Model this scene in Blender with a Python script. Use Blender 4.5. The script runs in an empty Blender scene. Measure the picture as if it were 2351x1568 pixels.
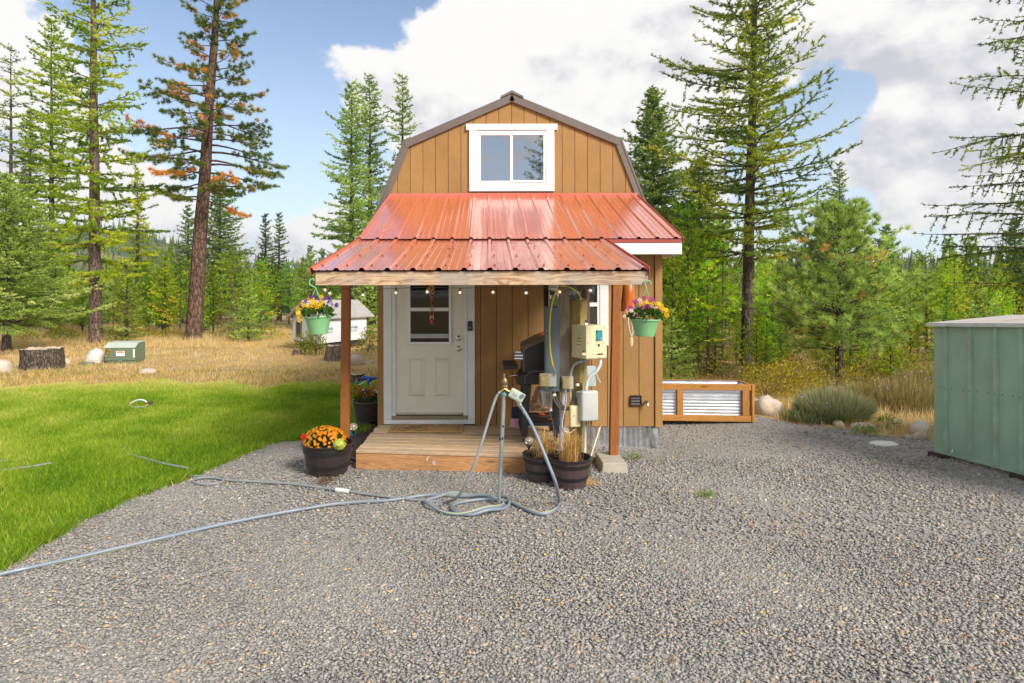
import bpy, bmesh, math, random
import numpy as np
from mathutils import Vector, Matrix, noise

SC = bpy.context.scene
COL = SC.collection
R = math.radians
EYE = 1.85                      # camera height above the gravel
FPX, CX, CY = 1400.0, 1122.0, 680.0   # lens in the survey's units, used to turn measurements into metres

# ------------------------------------------------------------------ camera
cam_d = bpy.data.cameras.new("camera"); cam = bpy.data.objects.new("camera", cam_d); COL.objects.link(cam)
cam.location = (0, 0, EYE); cam.rotation_euler = (R(90), R(0.12), 0)
cam_d.sensor_width = 36; cam_d.lens = 36 * 1400 / 2351
cam_d.shift_x = (1175.5 - CX) / 2351; cam_d.shift_y = (CY - 784) / 2351
cam_d.clip_start = 0.05; cam_d.clip_end = 6000
SC.camera = cam

# ------------------------------------------------------------------ sun, sky, exposure
SUN_AZ, SUN_EL = 42.0, 36.0     # degrees right of straight behind the camera / above the horizon
sv = Vector((math.sin(R(SUN_AZ)) * math.cos(R(SUN_EL)), -math.cos(R(SUN_AZ)) * math.cos(R(SUN_EL)), math.sin(R(SUN_EL))))
sun_d = bpy.data.lights.new("sun", 'SUN'); sun = bpy.data.objects.new("sun", sun_d); COL.objects.link(sun)
sun_d.energy = 2.0; sun_d.angle = R(20); sun_d.color = (1.0, 0.94, 0.85)
sun.rotation_euler = (-sv).to_track_quat('-Z', 'Y').to_euler()
SC.view_settings.view_transform = 'Standard'
SC.view_settings.look = 'None'
SC.view_settings.gamma = 1.0
SC.view_settings.use_curve_mapping = False
SC.view_settings.exposure = 1.37

world = bpy.data.worlds.new("World"); SC.world = world; world.use_nodes = True
wn, wl = world.node_tree.nodes, world.node_tree.links
wn.clear()
def wnode(t, **k):
    n = wn.new(t)
    for a, b in k.items(): setattr(n, a, b)
    return n
def wmath(op, a, b=None, c=None):
    n = wnode('ShaderNodeMath', operation=op)
    for i, v in enumerate((a, b, c)):
        if v is None: continue
        if isinstance(v, (int, float)): n.inputs[i].default_value = v
        else: wl.new(v, n.inputs[i])
    return n.outputs[0]
w_out = wnode('ShaderNodeOutputWorld'); w_bg = wnode('ShaderNodeBackground')
wl.new(w_bg.outputs[0], w_out.inputs[0])
w_tc = wnode('ShaderNodeTexCoord'); DIR = w_tc.outputs['Generated']
sky = wnode('ShaderNodeTexSky', sky_type='NISHITA'); sky.sun_disc = False
sky.sun_elevation = R(SUN_EL); sky.sun_rotation = R(180 - SUN_AZ); sky.air_density = 1.0; sky.dust_density = 0.6; sky.ozone_density = 1.5
skymul = wnode('ShaderNodeVectorMath', operation='SCALE'); skymul.inputs['Scale'].default_value = 0.07
wl.new(sky.outputs[0], skymul.inputs[0])
def stretched(sz, off):
    m = wnode('ShaderNodeMapping'); m.inputs['Scale'].default_value = (1, 1, sz); m.inputs['Location'].default_value = off
    wl.new(DIR, m.inputs[0]); return m.outputs[0]
def wnoise(vec, scale, detail, rough, dist=0.0):
    n = wnode('ShaderNodeTexNoise'); n.inputs['Scale'].default_value = scale; n.inputs['Detail'].default_value = detail
    n.inputs['Roughness'].default_value = rough; n.inputs['Distortion'].default_value = dist
    wl.new(vec, n.inputs['Vector']); return n.outputs['Fac']
def blobs(lst, start):
    acc = start
    for (x, y, r, a) in lst:
        d = Vector((x - CX, FPX, CY - y)); ang = r / d.length; d.normalize()
        dot = wnode('ShaderNodeVectorMath', operation='DOT_PRODUCT'); wl.new(DIR, dot.inputs[0]); dot.inputs[1].default_value = d
        mr = wnode('ShaderNodeMapRange', interpolation_type='SMOOTHSTEP'); wl.new(dot.outputs['Value'], mr.inputs[0])
        mr.inputs[1].default_value = math.cos(ang * 1.45); mr.inputs[2].default_value = math.cos(ang * 0.1)
        mr.inputs[3].default_value = 0; mr.inputs[4].default_value = a
        acc = wmath('ADD', acc, mr.outputs[0])
    return acc
n_big = wnoise(stretched(1.7, (0.3, 1.9, 0.4)), 4.2, 12, 0.56, 0.25)
n_puf = wnoise(stretched(1.3, (2.1, 0.2, 1.4)), 10, 10, 0.58)
n_fin = wnoise(stretched(1.15, (7.1, 3.2, 0.4)), 30, 6, 0.55)
n_puf_up = wnoise(stretched(1.3, (2.1 + 0.014, 0.2, 1.4 + 0.034)), 10, 10, 0.58)
n_big_up = wnoise(stretched(1.7, (0.3 + 0.03, 1.9, 0.4 + 0.09)), 4.2, 12, 0.56, 0.25)
cov = wmath('ADD', wmath('MULTIPLY', n_big, 0.72), wmath('ADD', wmath('MULTIPLY_ADD', n_puf, 0.70, -0.175), wmath('MULTIPLY', n_fin, 0.13)))
# cumulus heaps (+) and clear gaps (-), as directions
cov = blobs([(880, 120, 150, .10), (1050, 150, 190, .20), (1280, 90, 260, .30), (1480, 180, 240, .24), (1200, 260, 230, .16), (1560, 330, 170, .12),
             (760, 190, 110, .07), (2000, 90, 330, .28), (2300, 200, 260, .22), (1650, 60, 200, .10), (2150, 380, 190, .30), (1950, 430, 140, .14), (2280, 480, 170, .14),
             (60, 70, 170, .16), (130, 420, 220, .10), (700, 470, 150, .08), (660, 560, 160, .10), (1750, 560, 220, .12), (2100, 560, 200, .1), (300, 600, 300, .06),
             (640, 130, 160, -.33), (560, 330, 200, -.26), (890, 20, 110, -.32), (370, 90, 200, -.20), (1880, 325, 165, -.50), (2010, 280, 80, -.2), (2070, 520, 130, -.40), (1810, 500, 110, -.26), (1660, 330, 80, -.2), (2250, 560, 90, -.12), (1640, 400, 120, -.05), (1040, -40, 80, -.12), (2060, 520, 90, -.08), (640, 420, 100, -.1)], cov)
mask = wnode('ShaderNodeMapRange', interpolation_type='SMOOTHSTEP'); wl.new(cov, mask.inputs[0])
mask.inputs[1].default_value = 0.535; mask.inputs[2].default_value = 0.65
# lit heads and greyer bases
n_sh = wnoise(stretched(2.6, (5.1, 0.7, 2.2)), 3.2, 6, 0.48, 0.2)
shade = blobs([(1330, 270, 230, .16), (1560, 250, 170, .12), (1900, 210, 170, .26), (2180, 215, 190, .30), (2320, 270, 110, .12), (2080, 420, 110, .14),
               (1150, 40, 200, -.2), (1700, 20, 220, -.1), (2120, 330, 130, -.2), (1000, 110, 130, -.15), (1320, 60, 200, -.25), (2050, 40, 220, -.2)], wmath('ADD', wmath('ADD', wmath('MULTIPLY_ADD', n_sh, 1.25, -0.50), wmath('MULTIPLY', wmath('SUBTRACT', n_puf_up, n_puf), 1.8)), wmath('MULTIPLY', wmath('SUBTRACT', n_big_up, n_big), 2.0)))
shr = wnode('ShaderNodeMapRange', interpolation_type='SMOOTHSTEP'); wl.new(shade, shr.inputs[0]); shr.inputs[1].default_value = 0.0; shr.inputs[2].default_value = 0.85
ccol = wnode('ShaderNodeMix', data_type='RGBA'); wl.new(shr.outputs[0], ccol.inputs['Factor'])
ccol.inputs[6].default_value = (0.395, 0.39, 0.382, 1); ccol.inputs[7].default_value = (0.245, 0.245, 0.272, 1)
# pale veil low over the horizon
sep = wnode('ShaderNodeSeparateXYZ'); wl.new(DIR, sep.inputs[0])
veil = wnode('ShaderNodeMapRange', interpolation_type='SMOOTHSTEP'); wl.new(sep.outputs['Z'], veil.inputs[0])
veil.inputs[1].default_value = 0.46; veil.inputs[2].default_value = -0.02; veil.inputs[3].default_value = 0.06; veil.inputs[4].default_value = 0.72
vmix = wnode('ShaderNodeMix', data_type='RGBA'); wl.new(veil.outputs[0], vmix.inputs['Factor']); wl.new(skymul.outputs[0], vmix.inputs[6]); vmix.inputs[7].default_value = (0.33, 0.375, 0.425, 1)
smix = wnode('ShaderNodeMix', data_type='RGBA'); wl.new(mask.outputs[0], smix.inputs['Factor']); wl.new(vmix.outputs[2], smix.inputs[6]); wl.new(ccol.outputs[2], smix.inputs[7])
wl.new(smix.outputs[2], w_bg.inputs['Color']); w_bg.inputs['Strength'].default_value = 1.0

# ------------------------------------------------------------------ measuring helpers
def W(x, y, d):
    return Vector(((x - CX) * d / FPX, d, EYE + (CY - y) * d / FPX))
def gz(x, y):
    return -0.13 * math.exp(-((x - 2.3) / 1.3) ** 2 - ((y - 8.2) / 1.1) ** 2)
def G(x, y, dz=0.0):
    d = FPX * EYE / (y - CY)
    p = Vector(((x - CX) * d / FPX, d, 0)); p.z = gz(p.x, p.y) + dz
    return p

# ------------------------------------------------------------------ object helpers
ORG = {}
def link(o, parent, org):
    COL.objects.link(o)
    ORG[o.name] = Vector(org)
    if parent is not None: o.parent = parent
    return o
def tag(o, label=None, cat=None, group=None, kind=None):
    if label: o["label"] = label
    if cat: o["category"] = cat
    if group: o["group"] = group
    if kind: o["kind"] = kind
    return o
def thing(name, label, cat, loc=(0, 0, 0), group=None):
    o = bpy.data.objects.new(name, None); o.empty_display_size = 0.1; o.location = loc
    link(o, None, loc); return tag(o, label, cat, group)
def finish(name, me, mat, parent=None, loc=None):
    """A mesh whose vertices are in world space becomes an object; a part is moved into its thing's space."""
    o = bpy.data.objects.new(name, me)
    if mat is not None: me.materials.append(mat)
    if parent is not None:
        org = ORG[parent.name]; me.transform(Matrix.Translation(-org)); link(o, parent, org)
    else:
        org = Vector(loc) if loc is not None else Vector((0, 0, 0))
        me.transform(Matrix.Translation(-org)); o.location = org; link(o, None, org)
    return o

class MB:
    def __init__(s): s.v = []; s.f = []
    def add(s, vs, fs):
        n = len(s.v); s.v += [tuple(v) for v in vs]; s.f += [tuple(i + n for i in f) for f in fs]; return s
    def box(s, x0, x1, y0, y1, z0, z1):
        return s.add([(x0, y0, z0), (x1, y0, z0), (x1, y1, z0), (x0, y1, z0), (x0, y0, z1), (x1, y0, z1), (x1, y1, z1), (x0, y1, z1)],
                     [(0, 3, 2, 1), (4, 5, 6, 7), (0, 1, 5, 4), (1, 2, 6, 5), (2, 3, 7, 6), (3, 0, 4, 7)])
    def obox(s, c, size, m=None):
        m = m or Matrix.Identity(3); a, b, d = (v / 2 for v in size); c = Vector(c)
        vs = [c + m @ Vector(p) for p in [(-a, -b, -d), (a, -b, -d), (a, b, -d), (-a, b, -d), (-a, -b, d), (a, -b, d), (a, b, d), (-a, b, d)]]
        return s.add(vs, [(0, 3, 2, 1), (4, 5, 6, 7), (0, 1, 5, 4), (1, 2, 6, 5), (2, 3, 7, 6), (3, 0, 4, 7)])
    def prism(s, pts, off):
        """closed outline pts (3D) pushed along off"""
        n = len(pts); off = Vector(off); a = [Vector(p) for p in pts]
        return s.add(a + [p + off for p in a], [tuple(range(n))[::-1], tuple(range(n, 2 * n))] + [(i, (i + 1) % n, n + (i + 1) % n, n + i) for i in range(n)])
    def tube(s, pts, r, n=8, cap=True):
        pts = [Vector(p) for p in pts]; k = len(pts)
        rs = list(r) if hasattr(r, '__len__') else [r] * k
        t0 = (pts[1] - pts[0]).normalized(); ref = Vector((0, 0, 1)) if abs(t0.z) < 0.9 else Vector((1, 0, 0))
        u = t0.cross(ref).normalized(); vs = []
        for i, p in enumerate(pts):
            t = (pts[min(i + 1, k - 1)] - pts[max(i - 1, 0)]).normalized()
            u = (u - t * u.dot(t)).normalized(); w = t.cross(u)
            for j in range(n):
                a = 2 * math.pi * j / n; vs.append(p + (u * math.cos(a) + w * math.sin(a)) * rs[i])
        fs = [(i * n + j, i * n + (j + 1) % n, (i + 1) * n + (j + 1) % n, (i + 1) * n + j) for i in range(k - 1) for j in range(n)]
        if cap: fs += [tuple(range(n))[::-1], tuple(range((k - 1) * n, k * n))]
        return s.add(vs, fs)
    def lathe(s, prof, n, c, sx=1, sy=1, closed=False):
        c = Vector(c); k = len(prof); vs = []
        for r, z in prof:
            for j in range(n):
                a = 2 * math.pi * j / n; vs.append(c + Vector((r * math.cos(a) * sx, r * math.sin(a) * sy, z)))
        fs = [(i * n + j, i * n + (j + 1) % n, (i + 1) * n + (j + 1) % n, (i + 1) * n + j) for i in range(k - 1) for j in range(n)]
        if closed: fs += [tuple(range(n))[::-1], tuple(range((k - 1) * n, k * n))]
        return s.add(vs, fs)
    def ball(s, c, r, n=12, m=7, sc=(1, 1, 1)):
        c = Vector(c)
        vs = [c + Vector((r * math.sin(math.pi * i / m) * math.cos(2 * math.pi * j / n) * sc[0], r * math.sin(math.pi * i / m) * math.sin(2 * math.pi * j / n) * sc[1], r * math.cos(math.pi * i / m) * sc[2])) for i in range(m + 1) for j in range(n)]
        return s.add(vs, [(i * n + j, (i + 1) * n + j, (i + 1) * n + (j + 1) % n, i * n + (j + 1) % n) for i in range(m) for j in range(n)])
    def rotate(s, m, piv):
        piv = Vector(piv); s.v = [tuple(piv + m @ (Vector(v) - piv)) for v in s.v]; return s
    def mesh(s, name, smooth=False, bevel=0, seg=1):
        me = bpy.data.meshes.new(name); me.from_pydata(s.v, [], s.f)
        bm = bmesh.new(); bm.from_mesh(me)
        bmesh.ops.remove_doubles(bm, verts=bm.verts, dist=1e-5)
        bmesh.ops.recalc_face_normals(bm, faces=bm.faces)
        if bevel:
            es = [e for e in bm.edges if len(e.link_faces) == 2 and e.calc_face_angle(0) > 0.5]
            bmesh.ops.bevel(bm, geom=es, offset=bevel, segments=seg, affect='EDGES', profile=0.5, clamp_overlap=True)
        if smooth:
            for f in bm.faces: f.smooth = True
            for e in bm.edges:
                if len(e.link_faces) == 2 and e.calc_face_angle(0) > R(40): e.smooth = False
        bm.to_mesh(me); bm.free(); return me
    def build(s, name, mat, parent=None, smooth=False, bevel=0, loc=None, seg=1):
        return finish(name, s.mesh(name, smooth, bevel, seg), mat, parent, loc)

def spline(pts, k=8):
    """Catmull-Rom through pts"""
    P = [Vector(p) for p in pts]; P = [P[0] * 2 - P[1]] + P + [P[-1] * 2 - P[-2]]; out = []
    for i in range(1, len(P) - 2):
        a, b, c, d = P[i - 1:i + 3]
        for j in range(k):
            t = j / k; out.append(0.5 * ((2 * b) + (c - a) * t + (2 * a - 5 * b + 4 * c - d) * t * t + (3 * b - a - 3 * c + d) * t ** 3))
    out.append(P[-2]); return out
def rotz(a): return Matrix.Rotation(a, 3, 'Z')
def mesh_np(name, V, F, attrs=None, smooth=False):
    V = np.asarray(V, np.float32).reshape(-1, 3); F = np.asarray(F, np.int32); k = F.shape[1]
    me = bpy.data.meshes.new(name)
    me.vertices.add(len(V)); me.vertices.foreach_set('co', V.ravel())
    me.loops.add(F.size); me.loops.foreach_set('vertex_index', F.ravel())
    me.polygons.add(len(F)); me.polygons.foreach_set('loop_start', np.arange(0, F.size, k, dtype=np.int32))
    for an, a in (attrs or {}).items():
        at = me.attributes.new(an, 'FLOAT', 'POINT'); at.data.foreach_set('value', np.asarray(a, np.float32))
    me.update(calc_edges=True); me.validate()
    if smooth: me.polygons.foreach_set('use_smooth', np.ones(len(F), bool))
    return me
def text_mesh(body, size, depth=0.0):
    cu = bpy.data.curves.new("text", 'FONT'); cu.body = body; cu.size = size; cu.extrude = depth; cu.align_x = 'CENTER'; cu.align_y = 'CENTER'; cu.resolution_u = 2
    o = bpy.data.objects.new("text", cu); COL.objects.link(o)
    dg = bpy.context.evaluated_depsgraph_get(); me = bpy.data.meshes.new_from_object(o.evaluated_get(dg))
    bpy.data.objects.remove(o); bpy.data.curves.remove(cu)
    me.materials.clear(); return me
def text_part(name, body, size, mat, parent, pos, rot, depth=0.0, label=None):
    me = text_mesh(body, size, depth); me.transform(Matrix.Translation(Vector(pos)) @ rot.to_4x4())
    o = finish(name, me, mat, parent); 
    if label: o["label"] = label
    return o
FACE_CAM = Matrix.Rotation(R(90), 3, 'X')      # text standing up, read from -Y
def copy_tree(o, parent=None):
    c = o.copy(); COL.objects.link(c); ORG[c.name] = ORG[o.name].copy()
    if parent is not None: c.parent = parent
    for ch in list(o.children): copy_tree(ch, c)
    return c

# ------------------------------------------------------------------ materials
def nodes_of(name):
    m = bpy.data.materials.new(name); m.use_nodes = True; nt = m.node_tree; nt.nodes.clear()
    return m, nt, nt.nodes, nt.links
def _rgba(c, k=1.0): return tuple(max(0.0, min(1.0, v * k)) for v in c[:3]) + (1,)
def coords(N, L, stretch, jitter=True):
    tc = N.new('ShaderNodeTexCoord'); mp = N.new('ShaderNodeMapping'); mp.inputs['Scale'].default_value = stretch
    if jitter:
        oi = N.new('ShaderNodeObjectInfo'); ad = N.new('ShaderNodeVectorMath'); ad.operation = 'MULTIPLY_ADD'
        ad.inputs[1].default_value = (37.1, 17.3, 53.7); L.new(oi.outputs['Random'], ad.inputs[0]); L.new(tc.outputs['Object'], ad.inputs[2]); L.new(ad.outputs[0], mp.inputs[0])
    else: L.new(tc.outputs['Object'], mp.inputs[0])
    return mp.outputs[0]
def tex(N, L, vec, scale, detail=6, rough=0.6, dist=0.0):
    n = N.new('ShaderNodeTexNoise'); n.inputs['Scale'].default_value = scale; n.inputs['Detail'].default_value = detail
    n.inputs['Roughness'].default_value = rough; n.inputs['Distortion'].default_value = dist; L.new(vec, n.inputs['Vector']); return n.outputs['Fac']
def ramp(N, L, fac, stops):
    r = N.new('ShaderNodeValToRGB'); L.new(fac, r.inputs[0]); e = r.color_ramp.elements
    while len(e) < len(stops): e.new(0.5)
    for i, (p, c) in enumerate(stops): e[i].position = p; e[i].color = _rgba(c)
    return r.outputs[0]
def mixc(N, L, fac, a, b, blend='MIX'):
    m = N.new('ShaderNodeMix'); m.data_type = 'RGBA'; m.blend_type = blend
    for s, v in ((m.inputs['Factor'], fac), (m.inputs[6], a), (m.inputs[7], b)):
        if isinstance(v, (int, float)): s.default_value = v
        elif isinstance(v, tuple): s.default_value = _rgba(v)
        else: L.new(v, s)
    return m.outputs[2]
def bumped(N, L, h, strength, dist):
    b = N.new('ShaderNodeBump'); b.inputs['Strength'].default_value = strength; b.inputs['Distance'].default_value = dist; L.new(h, b.inputs['Height']); return b.outputs[0]
def principled(N, L, col, rough, metal=0.0, normal=None, spec=0.5, coat=0.0):
    p = N.new('ShaderNodeBsdfPrincipled'); o = N.new('ShaderNodeOutputMaterial'); L.new(p.outputs[0], o.inputs[0])
    if isinstance(col, tuple): p.inputs['Base Color'].default_value = _rgba(col)
    else: L.new(col, p.inputs['Base Color'])
    if isinstance(rough, (int, float)): p.inputs['Roughness'].default_value = rough
    else: L.new(rough, p.inputs['Roughness'])
    p.inputs['Metallic'].default_value = metal; p.inputs['Specular IOR Level'].default_value = spec; p.inputs['Coat Weight'].default_value = coat
    if normal is not None: L.new(normal, p.inputs['Normal'])
    return p
def M(name, c, rough=0.6, metal=0.0, var=0.18, scale=6, bump=0.0, bscale=60, bdist=0.004, stretch=(1, 1, 1), dirt=None, spec=0.5, coat=0.0, rvar=0.1):
    m, nt, N, L = nodes_of(name); v = coords(N, L, stretch)
    f = tex(N, L, v, scale, 8, 0.62)
    col = ramp(N, L, f, [(0.3, tuple(x * (1 - var) for x in c)), (0.7, tuple(x * (1 + var) for x in c))])
    if dirt:
        d = tex(N, L, v, scale * 0.45, 9, 0.68, 0.6)
        dm = N.new('ShaderNodeMapRange'); L.new(d, dm.inputs[0]); dm.inputs[1].default_value = 0.52; dm.inputs[2].default_value = 0.72; dm.inputs[4].default_value = dirt[1]
        col = mixc(N, L, dm.outputs[0], col, dirt[0])
    rr = N.new('ShaderNodeMapRange'); L.new(f, rr.inputs[0]); rr.inputs[1].default_value = 0.3; rr.inputs[2].default_value = 0.7
    rr.inputs[3].default_value = max(0.02, rough - rvar); rr.inputs[4].default_value = min(1, rough + rvar)
    nrm = bumped(N, L, tex(N, L, v, bscale, 5, 0.6), bump, bdist) if bump else None
    principled(N, L, col, rr.outputs[0], metal, nrm, spec, coat); return m
def wood(name, light, dark, along='X', scale=1.0, rough=0.75, knots=False, grey=None, bump=0.25):
    m, nt, N, L = nodes_of(name)
    st = {'X': (0.9, 9, 9), 'Y': (9, 0.9, 9), 'Z': (9, 9, 0.9)}[along]
    v = coords(N, L, tuple(s * scale for s in st))
    g1 = tex(N, L, v, 2.2, 6, 0.55, 0.9); g2 = tex(N, L, v, 9, 8, 0.7, 0.3)
    wv = N.new('ShaderNodeMath'); wv.operation = 'MULTIPLY_ADD'; L.new(g1, wv.inputs[0]); wv.inputs[1].default_value = 7.5; L.new(g2, wv.inputs[2])
    fr = N.new('ShaderNodeMath'); fr.operation = 'PINGPONG'; L.new(wv.outputs[0], fr.inputs[0]); fr.inputs[1].default_value = 0.5
    f2 = N.new('ShaderNodeMath'); f2.operation = 'MULTIPLY_ADD'; L.new(fr.outputs[0], f2.inputs[0]); f2.inputs[1].default_value = 1.1; f2.inputs[2].default_value = 0.2
    col = ramp(N, L, f2.outputs[0], [(0.18, dark), (0.45, tuple((a * 0.7 + b * 0.3) for a, b in zip(light, dark))), (0.8, light)])
    if knots:
        v2 = coords(N, L, {'X': (1.6, 8, 8), 'Y': (8, 1.6, 8), 'Z': (8, 8, 1.6)}[along])
        vo = N.new('ShaderNodeTexVoronoi'); vo.inputs['Scale'].default_value = 1.0; L.new(v2, vo.inputs['Vector'])
        km = N.new('ShaderNodeMapRange'); L.new(vo.outputs['Distance'], km.inputs[0]); km.inputs[1].default_value = 0.05; km.inputs[2].default_value = 0.15; km.inputs[3].default_value = 0.85; km.inputs[4].default_value = 0
        col = mixc(N, L, km.outputs[0], col, tuple(x * 0.35 for x in dark))
    if grey:
        gm = tex(N, L, coords(N, L, (1.2, 1.2, 1.2)), 2.0, 6, 0.6)
        gr = N.new('ShaderNodeMapRange'); L.new(gm, gr.inputs[0]); gr.inputs[1].default_value = 0.42; gr.inputs[2].default_value = 0.62; gr.inputs[4].default_value = grey[1]
        col = mixc(N, L, gr.outputs[0], col, grey[0])
    oi = N.new('ShaderNodeObjectInfo'); hv = N.new('ShaderNodeHueSaturation'); tn = N.new('ShaderNodeMapRange'); L.new(oi.outputs['Random'], tn.inputs[0])
    tn.inputs[3].default_value = 0.82; tn.inputs[4].default_value = 1.14; L.new(tn.outputs[0], hv.inputs['Value']); L.new(col, hv.inputs['Color']); col = hv.outputs[0]
    principled(N, L, col, rough, 0, bumped(N, L, f2.outputs[0], bump, 0.002), 0.35); return m
def leaf(name, stops, trans=0.35, rough=0.55, gain=1.0, cast=0.0):
    """foliage: its colour follows the 'tint' each leaf carries (age of the needle, clump to clump)"""
    m, nt, N, L = nodes_of(name); at = N.new('ShaderNodeAttribute'); at.attribute_name = 'tint'
    col = ramp(N, L, at.outputs['Fac'], [(p, tuple(min(0.9, v * gain) for v in c)) for p, c in stops])
    oi = N.new('ShaderNodeObjectInfo'); hv = N.new('ShaderNodeHueSaturation'); tn = N.new('ShaderNodeMapRange'); L.new(oi.outputs['Random'], tn.inputs[0]); tn.inputs[3].default_value = 1.0 - cast; tn.inputs[4].default_value = 1.0 + cast * 0.5; L.new(tn.outputs[0], hv.inputs['Value'])
    th = N.new('ShaderNodeMath'); th.operation = 'MULTIPLY'; L.new(oi.outputs['Random'], th.inputs[0]); th.inputs[1].default_value = 37.7; fr = N.new('ShaderNodeMath'); fr.operation = 'FRACT'; L.new(th.outputs[0], fr.inputs[0]); hm = N.new('ShaderNodeMapRange'); L.new(fr.outputs[0], hm.inputs[0]); hm.inputs[3].default_value = 0.5 - cast * 0.05; hm.inputs[4].default_value = 0.5 + cast * 0.09; L.new(hm.outputs[0], hv.inputs['Hue'])
    L.new(col, hv.inputs['Color']); col = hv.outputs[0]
    d = N.new('ShaderNodeBsdfPrincipled'); L.new(col, d.inputs['Base Color']); d.inputs['Roughness'].default_value = rough; d.inputs['Specular IOR Level'].default_value = 0.25
    t = N.new('ShaderNodeBsdfTranslucent'); L.new(col, t.inputs[0]); mx = N.new('ShaderNodeMixShader'); mx.inputs[0].default_value = trans
    o = N.new('ShaderNodeOutputMaterial'); L.new(d.outputs[0], mx.inputs[1]); L.new(t.outputs[0], mx.inputs[2]); L.new(mx.outputs[0], o.inputs[0]); return m
def glass(name, tint=(0.02, 0.022, 0.025), rough=0.02, spec=1.0):
    m, nt, N, L = nodes_of(name); v = coords(N, L, (1, 1, 1)); f = tex(N, L, v, 1.3, 2)
    principled(N, L, tint, rough, 0, bumped(N, L, f, 0.02, 0.02), spec); return m
def clear_glass(name, c=(0.9, 0.9, 0.88), rough=0.03):
    m, nt, N, L = nodes_of(name); p = principled(N, L, c, rough); p.inputs['Transmission Weight'].default_value = 0.85; p.inputs['IOR'].default_value = 1.3; return m
def emit(name, c, s):
    m, nt, N, L = nodes_of(name); e = N.new('ShaderNodeEmission'); e.inputs[0].default_value = _rgba(c); e.inputs[1].default_value = s
    o = N.new('ShaderNodeOutputMaterial'); L.new(e.outputs[0], o.inputs[0]); return m

# ================================================================== GROUND
def fbm2(x, y, s=1.0, seed=0):
    r = np.random.default_rng(seed); out = np.zeros_like(np.asarray(x, float)); a = 1.0; f = 1.0 / s; tot = 0
    for o in range(5):
        for k in range(3):
            th = r.uniform(0, 6.28); ph = r.uniform(0, 6.28); q = r.uniform(0.7, 1.4)
            out = out + a / 3 * np.sin((x * math.cos(th) + y * math.sin(th)) * f * q * 6.28 + ph + 1.7 * np.sin((x * math.sin(th) - y * math.cos(th)) * f * 3.1 + ph))
        tot += a; a *= 0.6; f *= 1.9
    return out / tot
def gz_np(x, y): return -0.13 * np.exp(-((x - 2.3) / 1.3) ** 2 - ((y - 8.2) / 1.1) ** 2)

def soil_material():
    m, nt, N, L = nodes_of("meadow_soil"); v = coords(N, L, (1, 1, 1), False)
    a = tex(N, L, v, 0.35, 10, 0.62, 0.4); b = tex(N, L, v, 3.0, 8, 0.7); c = tex(N, L, v, 26, 6, 0.7)
    col = ramp(N, L, a, [(0.32, (0.20, 0.18, 0.05)), (0.46, (0.36, 0.26, 0.11)), (0.6, (0.42, 0.31, 0.15)), (0.75, (0.25, 0.21, 0.07))])
    col = mixc(N, L, ramp(N, L, b, [(0.4, (0, 0, 0)), (0.65, (0.75, 0.75, 0.75))]), col, (0.30, 0.19, 0.09))
    col = mixc(N, L, 0.45, col, ramp(N, L, c, [(0.3, (0.25, 0.25, 0.25)), (0.7, (0.9, 0.9, 0.9))]), 'OVERLAY')
    principled(N, L, col, 0.95, 0, bumped(N, L, c, 0.6, 0.03), 0.2); return m
def gravel_material():
    m, nt, N, L = nodes_of("gravel_bed"); v = coords(N, L, (1, 1, 1), False)
    w = N.new('ShaderNodeTexNoise'); w.inputs['Scale'].default_value = 30; L.new(v, w.inputs['Vector'])
    wv = N.new('ShaderNodeVectorMath'); wv.operation = 'MULTIPLY_ADD'; wv.inputs[1].default_value = (0.02, 0.02, 0.02); L.new(w.outputs['Color'], wv.inputs[0]); L.new(v, wv.inputs[2])
    vo = N.new('ShaderNodeTexVoronoi'); vo.inputs['Scale'].default_value = 75; L.new(wv.outputs[0], vo.inputs['Vector'])
    sp = N.new('ShaderNodeSeparateColor'); L.new(vo.outputs['Color'], sp.inputs[0])
    col = ramp(N, L, sp.outputs[0], [(0.0, (0.15, 0.145, 0.14)), (0.3, (0.245, 0.238, 0.228)), (0.65, (0.315, 0.30, 0.28)), (0.86, (0.39, 0.36, 0.315)), (0.95, (0.42, 0.32, 0.21)), (1.0, (0.46, 0.44, 0.40))])
    ed = N.new('ShaderNodeMapRange'); L.new(vo.outputs['Distance'], ed.inputs[0]); ed.inputs[1].default_value = 0.35; ed.inputs[2].default_value = 0.75; ed.inputs[3].default_value = 1.0; ed.inputs[4].default_value = 0.0
    big = tex(N, L, v, 1.1, 7, 0.6, 0.3)
    col = mixc(N, L, 0.35, col, ramp(N, L, big, [(0.35, (0.42, 0.40, 0.36)), (0.65, (0.60, 0.60, 0.60))]), 'OVERLAY')
    principled(N, L, col, 0.9, 0, bumped(N, L, ed.outputs[0], 0.55, 0.008), 0.25); return m
def lawn_material():
    m, nt, N, L = nodes_of("lawn_thatch"); v = coords(N, L, (1, 1, 1), False)
    a = tex(N, L, v, 0.9, 8, 0.6); c = tex(N, L, v, 45, 5, 0.7)
    col = ramp(N, L, a, [(0.3, (0.15, 0.22, 0.014)), (0.6, (0.26, 0.31, 0.025)), (0.8, (0.36, 0.32, 0.08))])
    col = mixc(N, L, 0.5, col, ramp(N, L, c, [(0.3, (0.2, 0.2, 0.2)), (0.7, (0.85, 0.85, 0.85))]), 'OVERLAY')
    principled(N, L, col, 0.9, 0, bumped(N, L, c, 0.7, 0.02), 0.2); return m

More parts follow.
